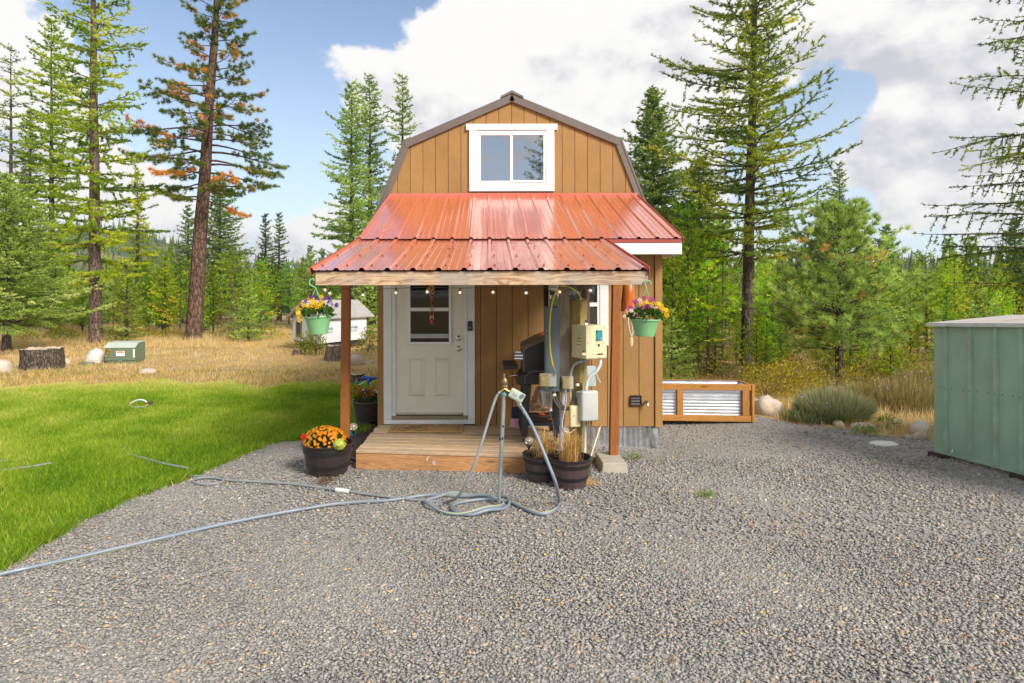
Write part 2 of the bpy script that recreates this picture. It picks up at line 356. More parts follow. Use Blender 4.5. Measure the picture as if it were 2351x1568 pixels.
def grid_mesh(name, xs, ys, zf):
    X, Y = np.meshgrid(xs, ys); V = np.stack([X, Y, zf(X, Y)], -1).reshape(-1, 3); n = len(xs)
    i = np.arange((len(ys) - 1) * (n - 1)); a = i // (n - 1) * n + i % (n - 1)
    return mesh_np(name, V, np.stack([a, a + 1, a + n + 1, a + n], -1), smooth=True)
gx = np.unique(np.concatenate([[-2500, -1200, -500, -200, -100, -60], np.arange(-45, 46, 1.5), np.arange(-4, 9, 0.25), [60, 100, 200, 500, 1200, 2500]]))
gy = np.unique(np.concatenate([[-1500, -400, -100, -40], np.arange(-20, 60, 1.5), np.arange(4, 14, 0.25), [80, 140, 250, 500, 1000, 2500]]))
def ground_z(X, Y):
    return gz_np(X, Y) - 0.005 + np.where(Y > 15, 0.06 * fbm2(X, Y, 9, 3) * np.clip((Y - 15) / 5, 0, 1), 0) * np.where(Y < 70, 1, 0)
tag(finish("ground", grid_mesh("ground", gx, gy, ground_z), soil_material()), kind="structure")

def xr(y):                                    # right-hand edge of the gravel at distance y
    return float(np.interp(y, [0, 6.5, 7.0, 7.6, 7.95, 8.4, 8.8, 9.2, 9.7, 10.2], [12, 12, 8.5, 6.0, 5.25, 5.0, 4.6, 4.2, 4.0, 3.7])) + 0.08 * math.sin(y * 9.0)
rows = np.concatenate([np.arange(-6, 2.4, 0.6), np.arange(2.4, 10.2, 0.1)]); ncol = 70
GV = []
for y in rows:
    x1 = xr(y)
    for t in np.linspace(0, 1, ncol):
        x = -9 + (x1 + 9) * t
        GV.append((x, y, gz(x, y) + 0.004 + 0.006 * math.sin(x * 2.3 + y) * math.sin(y * 1.9) - 0.008 * max(0.0, t - 0.97) / 0.03))
i = np.arange((len(rows) - 1) * (ncol - 1)); a = i // (ncol - 1) * ncol + i % (ncol - 1)
gravel = tag(finish("gravel_yard", mesh_np("gravel_yard", GV, np.stack([a, a + 1, a + ncol + 1, a + ncol], -1), smooth=True), gravel_material()), kind="structure")

# lawn outline: edge towards the gravel, then round behind
edge = [G(x, y) for x, y in [(-420, 1560), (-150, 1385), (0, 1298), (80, 1250), (150, 1212), (210, 1180), (300, 1140), (400, 1105), (460, 1082), (520, 1055), (570, 1034), (620, 1018), (690, 1008), (760, 1000)]]
edge = [Vector((p.x + 0.07 * noise.noise(Vector((p.x * 2.7, p.y * 2.7, 3))), p.y + 0.05 * noise.noise(Vector((p.x * 4.1, p.y * 4.1, 9))), 0)) for p in spline(edge, 6)]
far = [(-1.65, 8.15), (-1.62, 12.0)] + [(-1.7 - 0.35 * k, 12.9 + 0.35 * math.sin(k * 1.3) + 0.3 * math.sin(k * 0.45 + 1) + 0.2 * math.sin(k * 2.9)) for k in range(41)] + [(-18, 9), (-18, 3.2)]
LAWN = [(p.x, p.y) for p in edge] + far
def inside(poly, X, Y):
    res = np.zeros(len(X), bool); n = len(poly)
    for i in range(n):
        x1, y1 = poly[i]; x2, y2 = poly[(i + 1) % n]
        if y1 == y2: continue
        c = ((y1 > Y) != (y2 > Y)) & (X < (x2 - x1) * (Y - y1) / (y2 - y1) + x1); res ^= c
    return res
def edge_dist(poly, X, Y):
    d = np.full(len(X), 1e9); n = len(poly)
    for i in range(n):
        x1, y1 = poly[i]; x2, y2 = poly[(i + 1) % n]; L2 = (x2 - x1) ** 2 + (y2 - y1) ** 2 + 1e-12
        t = np.clip(((X - x1) * (x2 - x1) + (Y - y1) * (y2 - y1)) / L2, 0, 1); d = np.minimum(d, np.hypot(X - x1 - t * (x2 - x1), Y - y1 - t * (y2 - y1)))
    return d
lb = MB(); lb.prism([(x, y, 0.0) for x, y in LAWN], (0, 0, 0.022))
tag(lb.build("lawn", lawn_material()), kind="structure")

# ------------------------------------------------------------------ scattered blades
def blades(P, H, Wd, lean, tint, rng, seg2=False):
    """one bent blade (2 triangles) or one straight blade (1 triangle) at each point"""
    n = len(P); th = rng.uniform(0, 6.283, n); side = np.stack([np.cos(th), np.sin(th), np.zeros(n)], 1) * (Wd / 2)[:, None]
    th2 = rng.uniform(0, 6.283, n); ln = np.stack([np.cos(th2), np.sin(th2), np.zeros(n)], 1) * (lean * H)[:, None]; up = np.zeros((n, 3)); up[:, 2] = H
    if not seg2:
        V = np.stack([P - side, P + side, P + up + ln], 1).reshape(-1, 3); F = np.arange(3 * n).reshape(-1, 3); return V, F, np.repeat(tint, 3)
    mid = P + up * 0.6 + ln * 0.35
    V = np.stack([P - side, P + side, mid + side * 0.8, mid - side * 0.8, P + up * 0.98 + ln], 1).reshape(-1, 3); b = np.arange(n)[:, None] * 5
    F = np.concatenate([b + [0, 1, 2], b + [0, 2, 3], b + [3, 2, 4]]); return V, F, np.repeat(tint, 5)
rng = np.random.default_rng(5)
GREEN = leaf("lawn_blade", [(0.0, (0.05, 0.13, 0.006)), (0.35, (0.14, 0.24, 0.010)), (0.65, (0.27, 0.36, 0.022)), (0.85, (0.42, 0.43, 0.07)), (1.0, (0.52, 0.44, 0.18))], 0.5, gain=1.5)
n0 = 620000
Y = 4.0 + 9.6 * rng.random(n0) ** 0.8; X = rng.uniform(-0.84, 0.0, n0) * Y * 1.0
ok = inside(LAWN, X, Y) & (X > -0.86 * Y); X, Y = X[ok], Y[ok]
keep = rng.random(len(X)) < np.clip(7.5 / Y, 0.28, 1) ** 1.2; X, Y = X[keep], Y[keep]
ed = edge_dist(LAWN, X, Y); X = X + rng.normal(0, 0.02, len(X)); Y = Y + rng.normal(0, 0.02, len(Y))
pat = fbm2(X, Y, 1.6, 11); pat2 = fbm2(X, Y, 5.0, 12)
H = rng.uniform(0.02, 0.066, len(X)) * (1 + 0.5 * pat) * (0.75 + 0.25 * np.clip(ed / 0.4, 0, 1)) * (0.9 + Y * 0.02)
Wd = rng.uniform(0.004, 0.009, len(X)) * (0.8 + Y * 0.07)
tint = np.clip(0.49 + 0.28 * pat + 0.24 * pat2 - 0.05 * (X + 5) + 0.3 * np.where(Y > 10, np.clip(1 - ed / 1.3, 0, 1), 0) + rng.normal(0, 0.2, len(X)), 0, 1)
V, F, T = blades(np.stack([X, Y, np.full(len(X), 0.02)], 1), H, Wd, rng.uniform(0.15, 0.9, len(X)), tint, rng)
ne = 15000; ei = rng.integers(0, len(edge) - 1, ne); tt = rng.random(ne); EP = np.array([(p.x, p.y) for p in edge]); EQ = EP[ei] + (EP[ei + 1] - EP[ei]) * tt[:, None]
cl_ = fbm2(EQ[:, 0], EQ[:, 1], 0.35, 17); EQ = EQ + rng.normal(0, 0.035, (ne, 2)) + np.array([0.02, -0.02]); kp = rng.random(ne) < np.clip(0.5 + 1.2 * cl_, 0.08, 1); EQ, cl_ = EQ[kp], cl_[kp]; ne = len(EQ)
V2, F2, T2 = blades(np.concatenate([EQ, np.full((ne, 1), 0.004)], 1), rng.uniform(0.035, 0.11, ne) * (1 + 0.4 * cl_), rng.uniform(0.005, 0.010, ne), rng.uniform(0.3, 1.3, ne), np.clip(rng.normal(0.4, 0.22, ne), 0, 1), rng)
F = np.concatenate([F, F2 + len(V)]); V = np.concatenate([V, V2]); T = np.concatenate([T, T2])
tag(finish("lawn_grass", mesh_np("lawn_grass", V, F, {'tint': T}), GREEN), "bright green mown grass of the lawn left of the cabin", "grass", kind="stuff")
print("lawn blades", len(X))

STRAW = leaf("dry_grass_blade", [(0.0, (0.10, 0.15, 0.015)), (0.3, (0.30, 0.26, 0.05)), (0.5, (0.56, 0.37, 0.11)), (0.75, (0.66, 0.47, 0.20)), (1.0, (0.70, 0.57, 0.36))], 0.4, gain=1.15)
def dry(n, x0, x1, y0, y1, hmin, hmax, seed, poly_out=(), tshift=0.0, view=True):
    r = np.random.default_rng(seed); X = r.uniform(x0, x1, n); Y = r.uniform(y0, y1, n)
    ok = np.ones(n, bool)
    if view: ok &= (X > -0.86 * Y) & (X < 0.95 * Y)
    for p in poly_out: ok &= ~inside(p, X, Y)
    X, Y = X[ok], Y[ok]; p1 = fbm2(X, Y, 1.3, seed + 1); p2 = fbm2(X, Y, 4.5, seed + 2)
    k = r.random(len(X)) < np.clip(0.5 + 1.2 * p1, 0.03, 1); X, Y, p1, p2 = X[k], Y[k], p1[k], p2[k]
    H = r.uniform(hmin, hmax, len(X)) * np.clip(1 + 0.7 * p2 + 0.3 * p1, 0.35, 2)
    return np.stack([X, Y, ground_z(X, Y)], 1), H, r.uniform(0.008, 0.018, len(X)) * (0.6 + Y * 0.035), r.uniform(0.1, 0.6, len(X)), np.clip(0.70 + tshift + 0.2 * p2 + r.normal(0, 0.16, len(X)), 0, 1)
CAB = [(-1.75, 6), (2.7, 6), (2.7, 16), (-1.75, 16)]
sets = [dry(140000, -24, 0, 12.3, 29, 0.03, 0.12, 21, (LAWN, CAB)), dry(40000, -24, 2, 22, 34, 0.1, 0.30, 22, (CAB,), 0.0), dry(34000, -20, -1.7, 11.6, 15.5, 0.03, 0.10, 23, (), -0.36),
        dry(22000, 2.8, 16, 9.6, 26, 0.08, 0.32, 24, (), -0.2), dry(9000, 3.9, 9, 7.9, 10.5, 0.04, 0.22, 25, ([(3.0, 7), (3.9, 7), (3.9, 9.5), (3.0, 9.5)],), 0.05)]
# nothing grows on the gravel
def off_gravel(s):
    k = np.array([not (p[1] < 10.1 and p[0] > -1 and p[0] < xr(p[1]) - 0.05) for p in s[0]]); return tuple(a[k] for a in s)
sets = [off_gravel(s) for s in sets]
cat = [np.concatenate([s[j] for s in sets]) for j in range(5)]
V, F, T = blades(*cat, np.random.default_rng(9), seg2=False)
tag(finish("dry_grass", mesh_np("dry_grass", V, F, {'tint': T}), STRAW), "tan dry meadow grass beyond the lawn and round the rocks", "grass", kind="stuff")
print("dry blades", len(cat[0]))

# ------------------------------------------------------------------ loose stones of the gravel
def stone_material():
    m, nt, N, L = nodes_of("crushed_stone"); at = N.new('ShaderNodeAttribute'); at.attribute_name = 'tint'
    col = ramp(N, L, at.outputs['Fac'], [(0.0, (0.12, 0.115, 0.11)), (0.25, (0.235, 0.225, 0.21)), (0.55, (0.335, 0.315, 0.285)), (0.76, (0.43, 0.395, 0.335)), (0.84, (0.41, 0.31, 0.20)), (0.94, (0.54, 0.37, 0.19)), (1.0, (0.62, 0.56, 0.47))])
    f = tex(N, L, coords(N, L, (1, 1, 1), False), 130, 4, 0.6)
    col = mixc(N, L, 0.3, col, ramp(N, L, f, [(0.3, (0.3, 0.3, 0.3)), (0.7, (0.75, 0.75, 0.75))]), 'OVERLAY')
    principled(N, L, col, 0.85, 0, None, 0.3); return m
r = np.random.default_rng(31)
def pts(n, y0, y1):
    y = np.sqrt(r.uniform(y0 ** 2, y1 ** 2, n)); return np.stack([r.uniform(-0.83, 0.91, n) * y, y], 1)
S = np.concatenate([pts(58000, 2.35, 4.6), pts(26000, 4.6, 7.0), pts(9000, 7.0, 9.6)])
big = np.concatenate([r.uniform(0.0045, 0.0112, 58000), r.uniform(0.006, 0.014, 26000), r.uniform(0.007, 0.014, 9000)])
ok = ~inside(LAWN, S[:, 0], S[:, 1]) & ~((S[:, 0] > -1.45) & (S[:, 0] < 2.2) & (S[:, 1] > 7.75)) & ~((S[:, 0] > -1.5) & (S[:, 0] < 0.9) & (S[:, 1] > 6.45)) & np.array([x < xr(y) - 0.03 for x, y in S])
S, big = S[ok], big[ok]; n = len(S)
cube = np.array([(-1, -1, -1), (1, -1, -1), (1, 1, -1), (-1, 1, -1), (-1, -1, 1), (1, -1, 1), (1, 1, 1), (-1, 1, 1)], float)
tri = np.array([(4, 5, 6), (4, 6, 7), (0, 1, 5), (0, 5, 4), (1, 2, 6), (1, 6, 5), (2, 3, 7), (2, 7, 6), (3, 0, 4), (3, 4, 7)])
Q = cube[None] * r.uniform(0.35, 1.05, (n, 8, 3)); Q[:, :, 0] *= r.uniform(0.8, 1.5, (n, 1)); Q[:, :, 2] *= 0.38
ax = r.normal(0, 0.28, (n, 2)); th = r.uniform(0, 6.283, n)
z = Q[:, :, 2] + Q[:, :, 0] * np.sin(ax[:, :1]) + Q[:, :, 1] * np.sin(ax[:, 1:]); Q[:, :, 2] = z
c, s = np.cos(th)[:, None], np.sin(th)[:, None]; x2 = Q[:, :, 0] * c - Q[:, :, 1] * s; y2 = Q[:, :, 0] * s + Q[:, :, 1] * c
Q = np.stack([x2, y2, z], 2) * big[:, None, None]
Q += np.concatenate([S, (gz_np(S[:, 0], S[:, 1]) + 0.008 + big * r.uniform(0.05, 0.45, n))[:, None]], 1)[:, None]
F = (tri[None] + (np.arange(n) * 8)[:, None, None]).reshape(-1, 3)
tag(finish("gravel_stones", mesh_np("gravel_stones", Q.reshape(-1, 3), F, {'tint': np.repeat(np.clip(np.where(r.random(n) < 0.07, r.uniform(0.8, 1.0, n), 0.13 + 0.62 * r.beta(2.4, 2.2, n)) + 0.10 * fbm2(S[:, 0], S[:, 1], 2.2, 33), 0, 1), 8)}), stone_material()), "loose grey and tan crushed stones over the yard", "gravel", kind="stuff")
print("stones", n)

# fallen needles and yellow leaves on the gravel
r = np.random.default_rng(41); lit = MB()
for k in range(420):
    y = math.sqrt(r.uniform(2.5 ** 2, 9 ** 2)); x = r.uniform(-0.7, 0.85) * y
    if inside(LAWN, np.array([x]), np.array([y]))[0] or (y > 6.3 and -1.5 < x < 2.3) or x > xr(y): continue
    th = r.uniform(0, 3.14); ln = r.uniform(0.04, 0.11); z = gz(x, y) + 0.03; q = Vector((math.cos(th), math.sin(th), 0)); b = Vector((x, y, z)); s_ = Vector((-q.y, q.x, 0)) * 0.0016
    for w in (-0.12, 0.12, 0.0):
        e = b + (rotz(w) @ q) * ln + Vector((0, 0, r.uniform(-0.004, 0.006))); lit.add([b - s_, b + s_, e], [(0, 1, 2)])
tag(lit.build("needle_litter", M("fallen_needle", (0.50, 0.25, 0.09), 0.8, var=0.4, scale=3)), "rust coloured pine needles fallen on the gravel", "litter", kind="stuff")

# ================================================================== TREES
def unit(v): return v / (np.linalg.norm(v, axis=-1, keepdims=True) + 1e-9)
def bark(name, c1, c2, c3, sc=5):
    m, nt, N, L = nodes_of(name); v = coords(N, L, (sc, sc, sc * 0.28))
    vo = N.new('ShaderNodeTexVoronoi'); vo.feature = 'DISTANCE_TO_EDGE'; vo.inputs['Scale'].default_value = 2.2
    w = N.new('ShaderNodeTexNoise'); w.inputs['Scale'].default_value = 3; L.new(v, w.inputs['Vector'])
    wv = N.new('ShaderNodeVectorMath'); wv.operation = 'MULTIPLY_ADD'; wv.inputs[1].default_value = (0.6, 0.6, 0.6); L.new(w.outputs['Color'], wv.inputs[0]); L.new(v, wv.inputs[2]); L.new(wv.outputs[0], vo.inputs['Vector'])
    f = tex(N, L, v, 3, 8, 0.65)
    col = ramp(N, L, f, [(0.3, c2), (0.65, c1)])
    cr = N.new('ShaderNodeMapRange'); L.new(vo.outputs['Distance'], cr.inputs[0]); cr.inputs[1].default_value = 0.02; cr.inputs[2].default_value = 0.16; cr.inputs[3].default_value = 0.9; cr.inputs[4].default_value = 0.0
    col = mixc(N, L, cr.outputs[0], col, c3)
    principled(N, L, col, 0.95, 0, bumped(N, L, vo.outputs['Distance'], 1.0, 0.06), 0.15); return m
BARK_L = bark("larch_bark", (0.30, 0.22, 0.17), (0.16, 0.11, 0.085), (0.05, 0.035, 0.028), 5)
BARK_P = bark("ponderosa_bark", (0.235, 0.14, 0.097), (0.125, 0.076, 0.057), (0.03, 0.022, 0.018), 4)
BARK_F = bark("fir_bark", (0.20, 0.15, 0.12), (0.11, 0.08, 0.065), (0.04, 0.03, 0.025), 6)
BARK_D = bark("dark_bark", (0.15, 0.115, 0.095), (0.085, 0.065, 0.055), (0.03, 0.024, 0.02), 6)
L_LARCH = leaf("larch_needles", [(0.0, (0.055, 0.105, 0.01)), (0.35, (0.14, 0.22, 0.012)), (0.7, (0.29, 0.35, 0.018)), (1.0, (0.46, 0.45, 0.035))], 0.5, gain=2.0)
L_LARCH2 = leaf("larch_needles_dull", [(0.0, (0.05, 0.085, 0.012)), (0.4, (0.12, 0.17, 0.014)), (0.75, (0.24, 0.27, 0.02)), (1.0, (0.38, 0.36, 0.04))], 0.5, gain=2.3)
L_POND = leaf("ponderosa_needles", [(0.0, (0.045, 0.08, 0.012)), (0.4, (0.09, 0.14, 0.018)), (0.68, (0.18, 0.22, 0.035)), (0.82, (0.34, 0.25, 0.05)), (0.9, (0.55, 0.26, 0.04)), (1.0, (0.62, 0.25, 0.04))], 0.42, gain=1.5)
L_YPOND = leaf("young_ponderosa_needles", [(0.0, (0.075, 0.125, 0.025)), (0.5, (0.17, 0.235, 0.05)), (0.85, (0.30, 0.35, 0.10)), (0.95, (0.33, 0.24, 0.07)), (1.0, (0.40, 0.19, 0.06))], 0.45, gain=2.4)
L_FIR = leaf("fir_needles", [(0.0, (0.035, 0.06, 0.014)), (0.5, (0.085, 0.125, 0.022)), (1.0, (0.20, 0.23, 0.04))], 0.42, gain=2.2, cast=0.2)
L_DOUG = leaf("douglas_fir_needles", [(0.0, (0.075, 0.115, 0.018)), (0.5, (0.18, 0.24, 0.04)), (0.85, (0.31, 0.37, 0.10)), (1.0, (0.40, 0.44, 0.17))], 0.45, gain=2.2, cast=0.25)
L_YOUNG = leaf("young_pine_needles", [(0.0, (0.06, 0.12, 0.008)), (0.4, (0.16, 0.26, 0.010)), (0.75, (0.30, 0.38, 0.016)), (0.92, (0.46, 0.45, 0.03)), (1.0, (0.55, 0.40, 0.03))], 0.5, gain=2.0, cast=0.45)

def conifer(seed, H, r0, base, radius, n_br, up=0.1, droop=-0.25, tip=0.1, sub=7, sublen=0.4, subdrop=-0.1, dens=38, nlen=0.09, nwid=0.022, k=3, spread=0.8,
            tuft=False, tint=(0.5, 0.18), lean=(0, 0), bare=0.15, whorl=True, gap=0.0, dead=0.0, brad=0.022, tipup=0.0, stubs=0, side_bias=None, hang=0.0, twigs=True):
    """a tapering trunk with limbs, and needle clusters set along the side twigs; returns wood (MB) and leaf arrays"""
    r = np.random.default_rng(seed); wood_ = MB()
    def axis(h): return Vector((lean[0] * h / H + 0.05 * r0 * math.sin(h * 1.1), lean[1] * h / H, h))
    hs = [0, 0.12, 0.35, 0.8] + [H * q for q in np.linspace(0.1, 1, 14) if H * q > 1.0]
    rr = [r0 * 1.35, r0 * 1.15, r0 * 1.03, r0] + [max(0.006, r0 * (1 - (h / H) ** 1.1) * 0.98 + 0.008) for h in hs[4:]]
    wood_.tube([axis(h) for h in hs], rr, 12 if r0 > 0.1 else 7)
    PP, DD, LL, TT = [], [], [], []
    az = r.uniform(0, 6.28); whorls = max(4, n_br // 5)
    for i in range(n_br):
        t = (i + r.uniform(-0.3, 0.3)) / n_br
        if whorl: t = (math.floor(t * whorls) + 0.5 + r.uniform(-0.13, 0.13)) / whorls
        t = min(max(t, 0.0), 0.995); h = base + (H - base) * t
        az += 2.4 + r.uniform(-0.5, 0.5)
        Lb = radius(t) * r.uniform(0.62, 1.12)
        if gap and r.random() < gap: Lb *= r.uniform(0.25, 0.6)
        if side_bias is not None: Lb *= 1 + side_bias[1] * math.cos(az - side_bias[0])
        if Lb < 0.08: continue
        ns = 7; e0 = up + (tipup + 0.5) * t * 0.8 + r.normal(0, 0.08); dr = droop * (1 - t * 0.6); d0 = np.array([math.cos(az), math.sin(az), 0.0]); sd = np.array([-math.sin(az), math.cos(az), 0.0])
        wob = r.normal(0, 0.06, 2); A = np.array(axis(h)); P = []
        for q in np.linspace(0, 1, ns): P.append(A + d0 * (Lb * q) + sd * (Lb * wob[0] * math.sin(q * 3)) + np.array([0, 0, Lb * (e0 * q + dr * q * q + tip * q ** 3 + wob[1] * q * q)]))
        P = np.array(P); rb = brad * (0.5 + 0.35 * Lb) * (1 - 0.5 * t)
        wood_.tube([Vector(p) for p in P], [max(0.004, rb * (1 - 0.8 * q)) for q in np.linspace(0, 1, ns)], 4, cap=False)
        cl = np.clip(r.normal(tint[0], tint[1]), 0, 1); isdead = r.random() < dead
        nsub = max(2, int(sub * (0.6 + 0.35 * Lb)))
        for j in range(nsub + 1):
            q = bare + (1 - bare) * (j + r.uniform(-0.3, 0.3)) / max(1, nsub); q = min(max(q, bare * 0.7), 1.0)
            x = q * (ns - 1); a0 = int(min(x, ns - 2)); p0 = P[a0] + (P[a0 + 1] - P[a0]) * (x - a0); tg = unit(P[a0 + 1] - P[a0])
            sgn = 1 if (j + i) % 2 else -1; Ls = Lb * sublen * (1.05 - 0.75 * q) * r.uniform(0.6, 1.2) + 0.05
            if j == nsub: dirs = unit(tg + np.array([0, 0, 0.1])); Ls = max(Ls, 0.12)
            else:
                th = r.uniform(0.65, 1.1); dirs = unit(tg * math.cos(th) + unit(np.cross([0, 0, 1], tg)) * (sgn * math.sin(th)) + np.array([0, 0, subdrop + r.normal(0, 0.12)]))
                if hang and r.random() < hang: dirs = unit(dirs * 0.5 + np.array([0, 0, -1.0]))
            p1 = p0 + dirs * Ls
            if twigs: wood_.tube([Vector(p0), Vector(p1)], [0.006 + rb * 0.18, 0.003], 3, cap=False)
            tw = np.clip(cl + r.normal(0, 0.10), 0, 1) if not isdead else r.uniform(0.88, 1.0)
            if dead and r.random() < dead * 0.6: tw = r.uniform(0.8, 1.0)
            if tuft:
                nt = 2 + int(Ls * 4)
                for c_ in range(nt):
                    pc = p0 + dirs * Ls * (1 - 0.55 * c_ / nt) + r.normal(0, 0.03, 3); kk = k
                    dv = unit(dirs * 0.9 + r.normal(0, spread, (kk, 3)) + np.array([0, 0, 0.35])); PP.append(np.repeat(pc[None], kk, 0)); DD.append(dv); LL.append(r.uniform(0.7, 1.15, kk) * nlen); TT.append(np.clip(tw + r.normal(0, 0.07, kk), 0, 1))
            else:
                m = max(2, int(Ls * dens)); u = r.random(m)[:, None]; pc = p0 + (p1 - p0) * u + r.normal(0, 0.012, (m, 3)); pc = np.repeat(pc, k, 0)
                dv = unit(dirs * 0.75 + r.normal(0, spread, (m * k, 3)) * np.array([1, 1, 0.75]) + np.array([0, 0, 0.12])); PP.append(pc); DD.append(dv); LL.append(r.uniform(0.6, 1.2, m * k) * nlen); TT.append(np.clip(tw + r.normal(0, 0.10, m * k), 0, 1))
    for s_ in range(stubs):
        h = base * r.uniform(0.35, 1.0); a_ = r.uniform(0, 6.28); p0 = np.array(axis(h)); p1 = p0 + np.array([math.cos(a_), math.sin(a_), r.uniform(-0.3, 0.1)]) * r.uniform(0.4, 1.2)
        wood_.tube([Vector(p0), Vector((p0 + p1) / 2 + r.normal(0, 0.03, 3)), Vector(p1)], [0.02, 0.012, 0.005], 4, cap=False)
    PP, DD, LL, TT = np.concatenate(PP), np.concatenate(DD), np.concatenate(LL), np.concatenate(TT); n = len(PP)
    sv_ = unit(np.cross(DD, r.normal(0, 1, (n, 3)))) * nwid / 2
    Vv = np.stack([PP - sv_, PP + sv_, PP + DD * LL[:, None]], 1).reshape(-1, 3)
    return wood_, Vv, np.repeat(TT, 3)
TRIS = [0]
def plant_tree(name, label, cat, loc, res, barkm, leafm, group=None):
    wd, Vv, TT = res; o = thing(name, label, cat, (0, 0, 0), group)
    wd.build("trunk", barkm, o, smooth=True)
    finish("crown", mesh_np("crown", Vv, np.arange(len(Vv)).reshape(-1, 3), {'tint': TT}), leafm, o)
    o.location = loc; ORG[o.name] = Vector(loc); TRIS[0] += len(Vv) // 3 + 2 * len(wd.f); return o
def base_at(x, y): p = G(x, y); p.z = float(ground_z(np.array([p.x]), np.array([p.y]))[0]) - 0.05; return p
def at_depth(x, d): return Vector(((x - CX) * d / FPX, d, -0.05))
def top_h(y, d): return EYE + (CY - y) * d / FPX

# tall larch left of the lawn
p = at_depth(219, 24.5)
plant_tree("larch_tree", "tall yellow-green larch with bare lower trunk behind the green utility box", "tree", p,
    conifer(1, 21, 0.24, 2.6, lambda t: 2.5 * (1 - t) ** 0.75 + 0.25, 165, up=0.02, droop=-0.16, tip=0.14, sub=10, sublen=0.36, subdrop=-0.05, dens=34, nlen=0.11, nwid=0.036, k=5, spread=0.7, tint=(0.58, 0.2), bare=0.12, gap=0.15, brad=0.03, stubs=6, hang=0.15, lean=(-0.1, 0)), BARK_L, L_LARCH)
# leaning ponderosa
p = at_depth(443, 26.5)
plant_tree("ponderosa_pine_tree", "tall reddish-barked pine with orange browning needle tufts", "tree", p,
    conifer(2, 21.5, 0.34, 6.0, lambda t: 3.0 * (1 - t) ** 0.5 * (0.75 + 0.25 * math.sin(t * 9)) + 0.3, 135, up=0.1, droop=-0.55, tip=0.35, sub=9, sublen=0.34, subdrop=-0.12, nlen=0.17, nwid=0.024, k=28, spread=1.0, tuft=True, tint=(0.46, 0.2), lean=(1.55, 0), bare=0.42, whorl=False, dead=0.065, brad=0.035, stubs=9), BARK_P, L_POND)
# larch behind at the left, and a thinner one
p = at_depth(119, 34)
plant_tree("larch_tree", "slimmer larch just left of and behind the tall larch", "tree", p,
    conifer(3, 17.5, 0.19, 4.6, lambda t: 2.5 * (1 - t) ** 0.6 + 0.3, 125, up=0.05, droop=-0.2, tip=0.15, sub=9, sublen=0.36, dens=26, nlen=0.14, nwid=0.05, k=4, tint=(0.45, 0.2), gap=0.2, brad=0.035, stubs=8), BARK_D, L_LARCH)
p = at_depth(26, 38)
plant_tree("larch_tree", "sparse dull larch at the left edge of the picture", "tree", p,
    conifer(4, 17.6, 0.19, 5.0, lambda t: 2.3 * (1 - t) ** 0.6 + 0.3, 90, up=0.05, droop=-0.25, tip=0.15, sub=7, sublen=0.32, dens=20, nlen=0.14, nwid=0.05, k=3, tint=(0.35, 0.2), gap=0.25, brad=0.035, stubs=8), BARK_D, L_LARCH2)
# big Douglas fir, lower left
p = at_depth(15, 21)
plant_tree("douglas_fir_tree", "broad pale green fir filling the lower left edge behind the dark stump", "tree", p,
    conifer(5, 6.1, 0.13, 0.75, lambda t: 2.7 * (1 - t) ** 0.85 + 0.1, 150, up=0.22, droop=-0.22, tip=0.16, sub=12, sublen=0.45, subdrop=-0.08, dens=40, nlen=0.075, nwid=0.03, k=4, spread=0.55, tint=(0.5, 0.2), bare=0.08, brad=0.016), BARK_F, L_DOUG)
# big larch right of the cabin
p = at_depth(1712, 16.2)
plant_tree("larch_tree", "tall dark-trunked larch standing right of the cabin", "tree", p,
    conifer(6, 15.5, 0.155, 2.85, lambda t: 2.35 * (1 - t) ** 0.42 + 0.12, 190, up=0.02, droop=-0.05, tip=0.2, sub=13, sublen=0.34, subdrop=0.0, dens=36, nlen=0.075, nwid=0.024, k=5, spread=0.85, tint=(0.5, 0.22), bare=0.06, gap=0.12, brad=0.024, hang=0.14, lean=(0.42, 0), side_bias=(3.14, 0.12)), BARK_D, L_LARCH2)
# larch whose trunk stands outside the right edge
p = at_depth(2452, 15.5)
plant_tree("larch_tree", "dark larch reaching in from the right edge above the metal shed", "tree", p,
    conifer(7, 15, 0.17, 1.9, lambda t: 2.75 * (1 - t) ** 0.5 + 0.2, 150, up=0.12, droop=-0.18, tip=0.05, sub=12, sublen=0.33, dens=30, nlen=0.075, nwid=0.024, k=4, tint=(0.25, 0.18), gap=0.2, hang=0.4, brad=0.024), BARK_D, L_LARCH2)
# young ponderosa by the rocks
p = at_depth(1926, 12.6)
plant_tree("young_ponderosa_pine_tree", "bushy young long-needled pine behind the grey-green clump", "tree", p,
    conifer(8, 3.55, 0.075, 0.72, lambda t: 1.62 * (1 - t) ** 0.62 * (0.82 if t < 0.12 else 1) + 0.12, 118, up=0.10, droop=-0.2, tip=0.30, sub=7, sublen=0.42, subdrop=0.05, nlen=0.14, nwid=0.014, k=34, spread=0.65, tuft=True, tint=(0.48, 0.17), bare=0.2, dead=0.0, brad=0.014, tipup=0.3), BARK_D, L_YPOND)

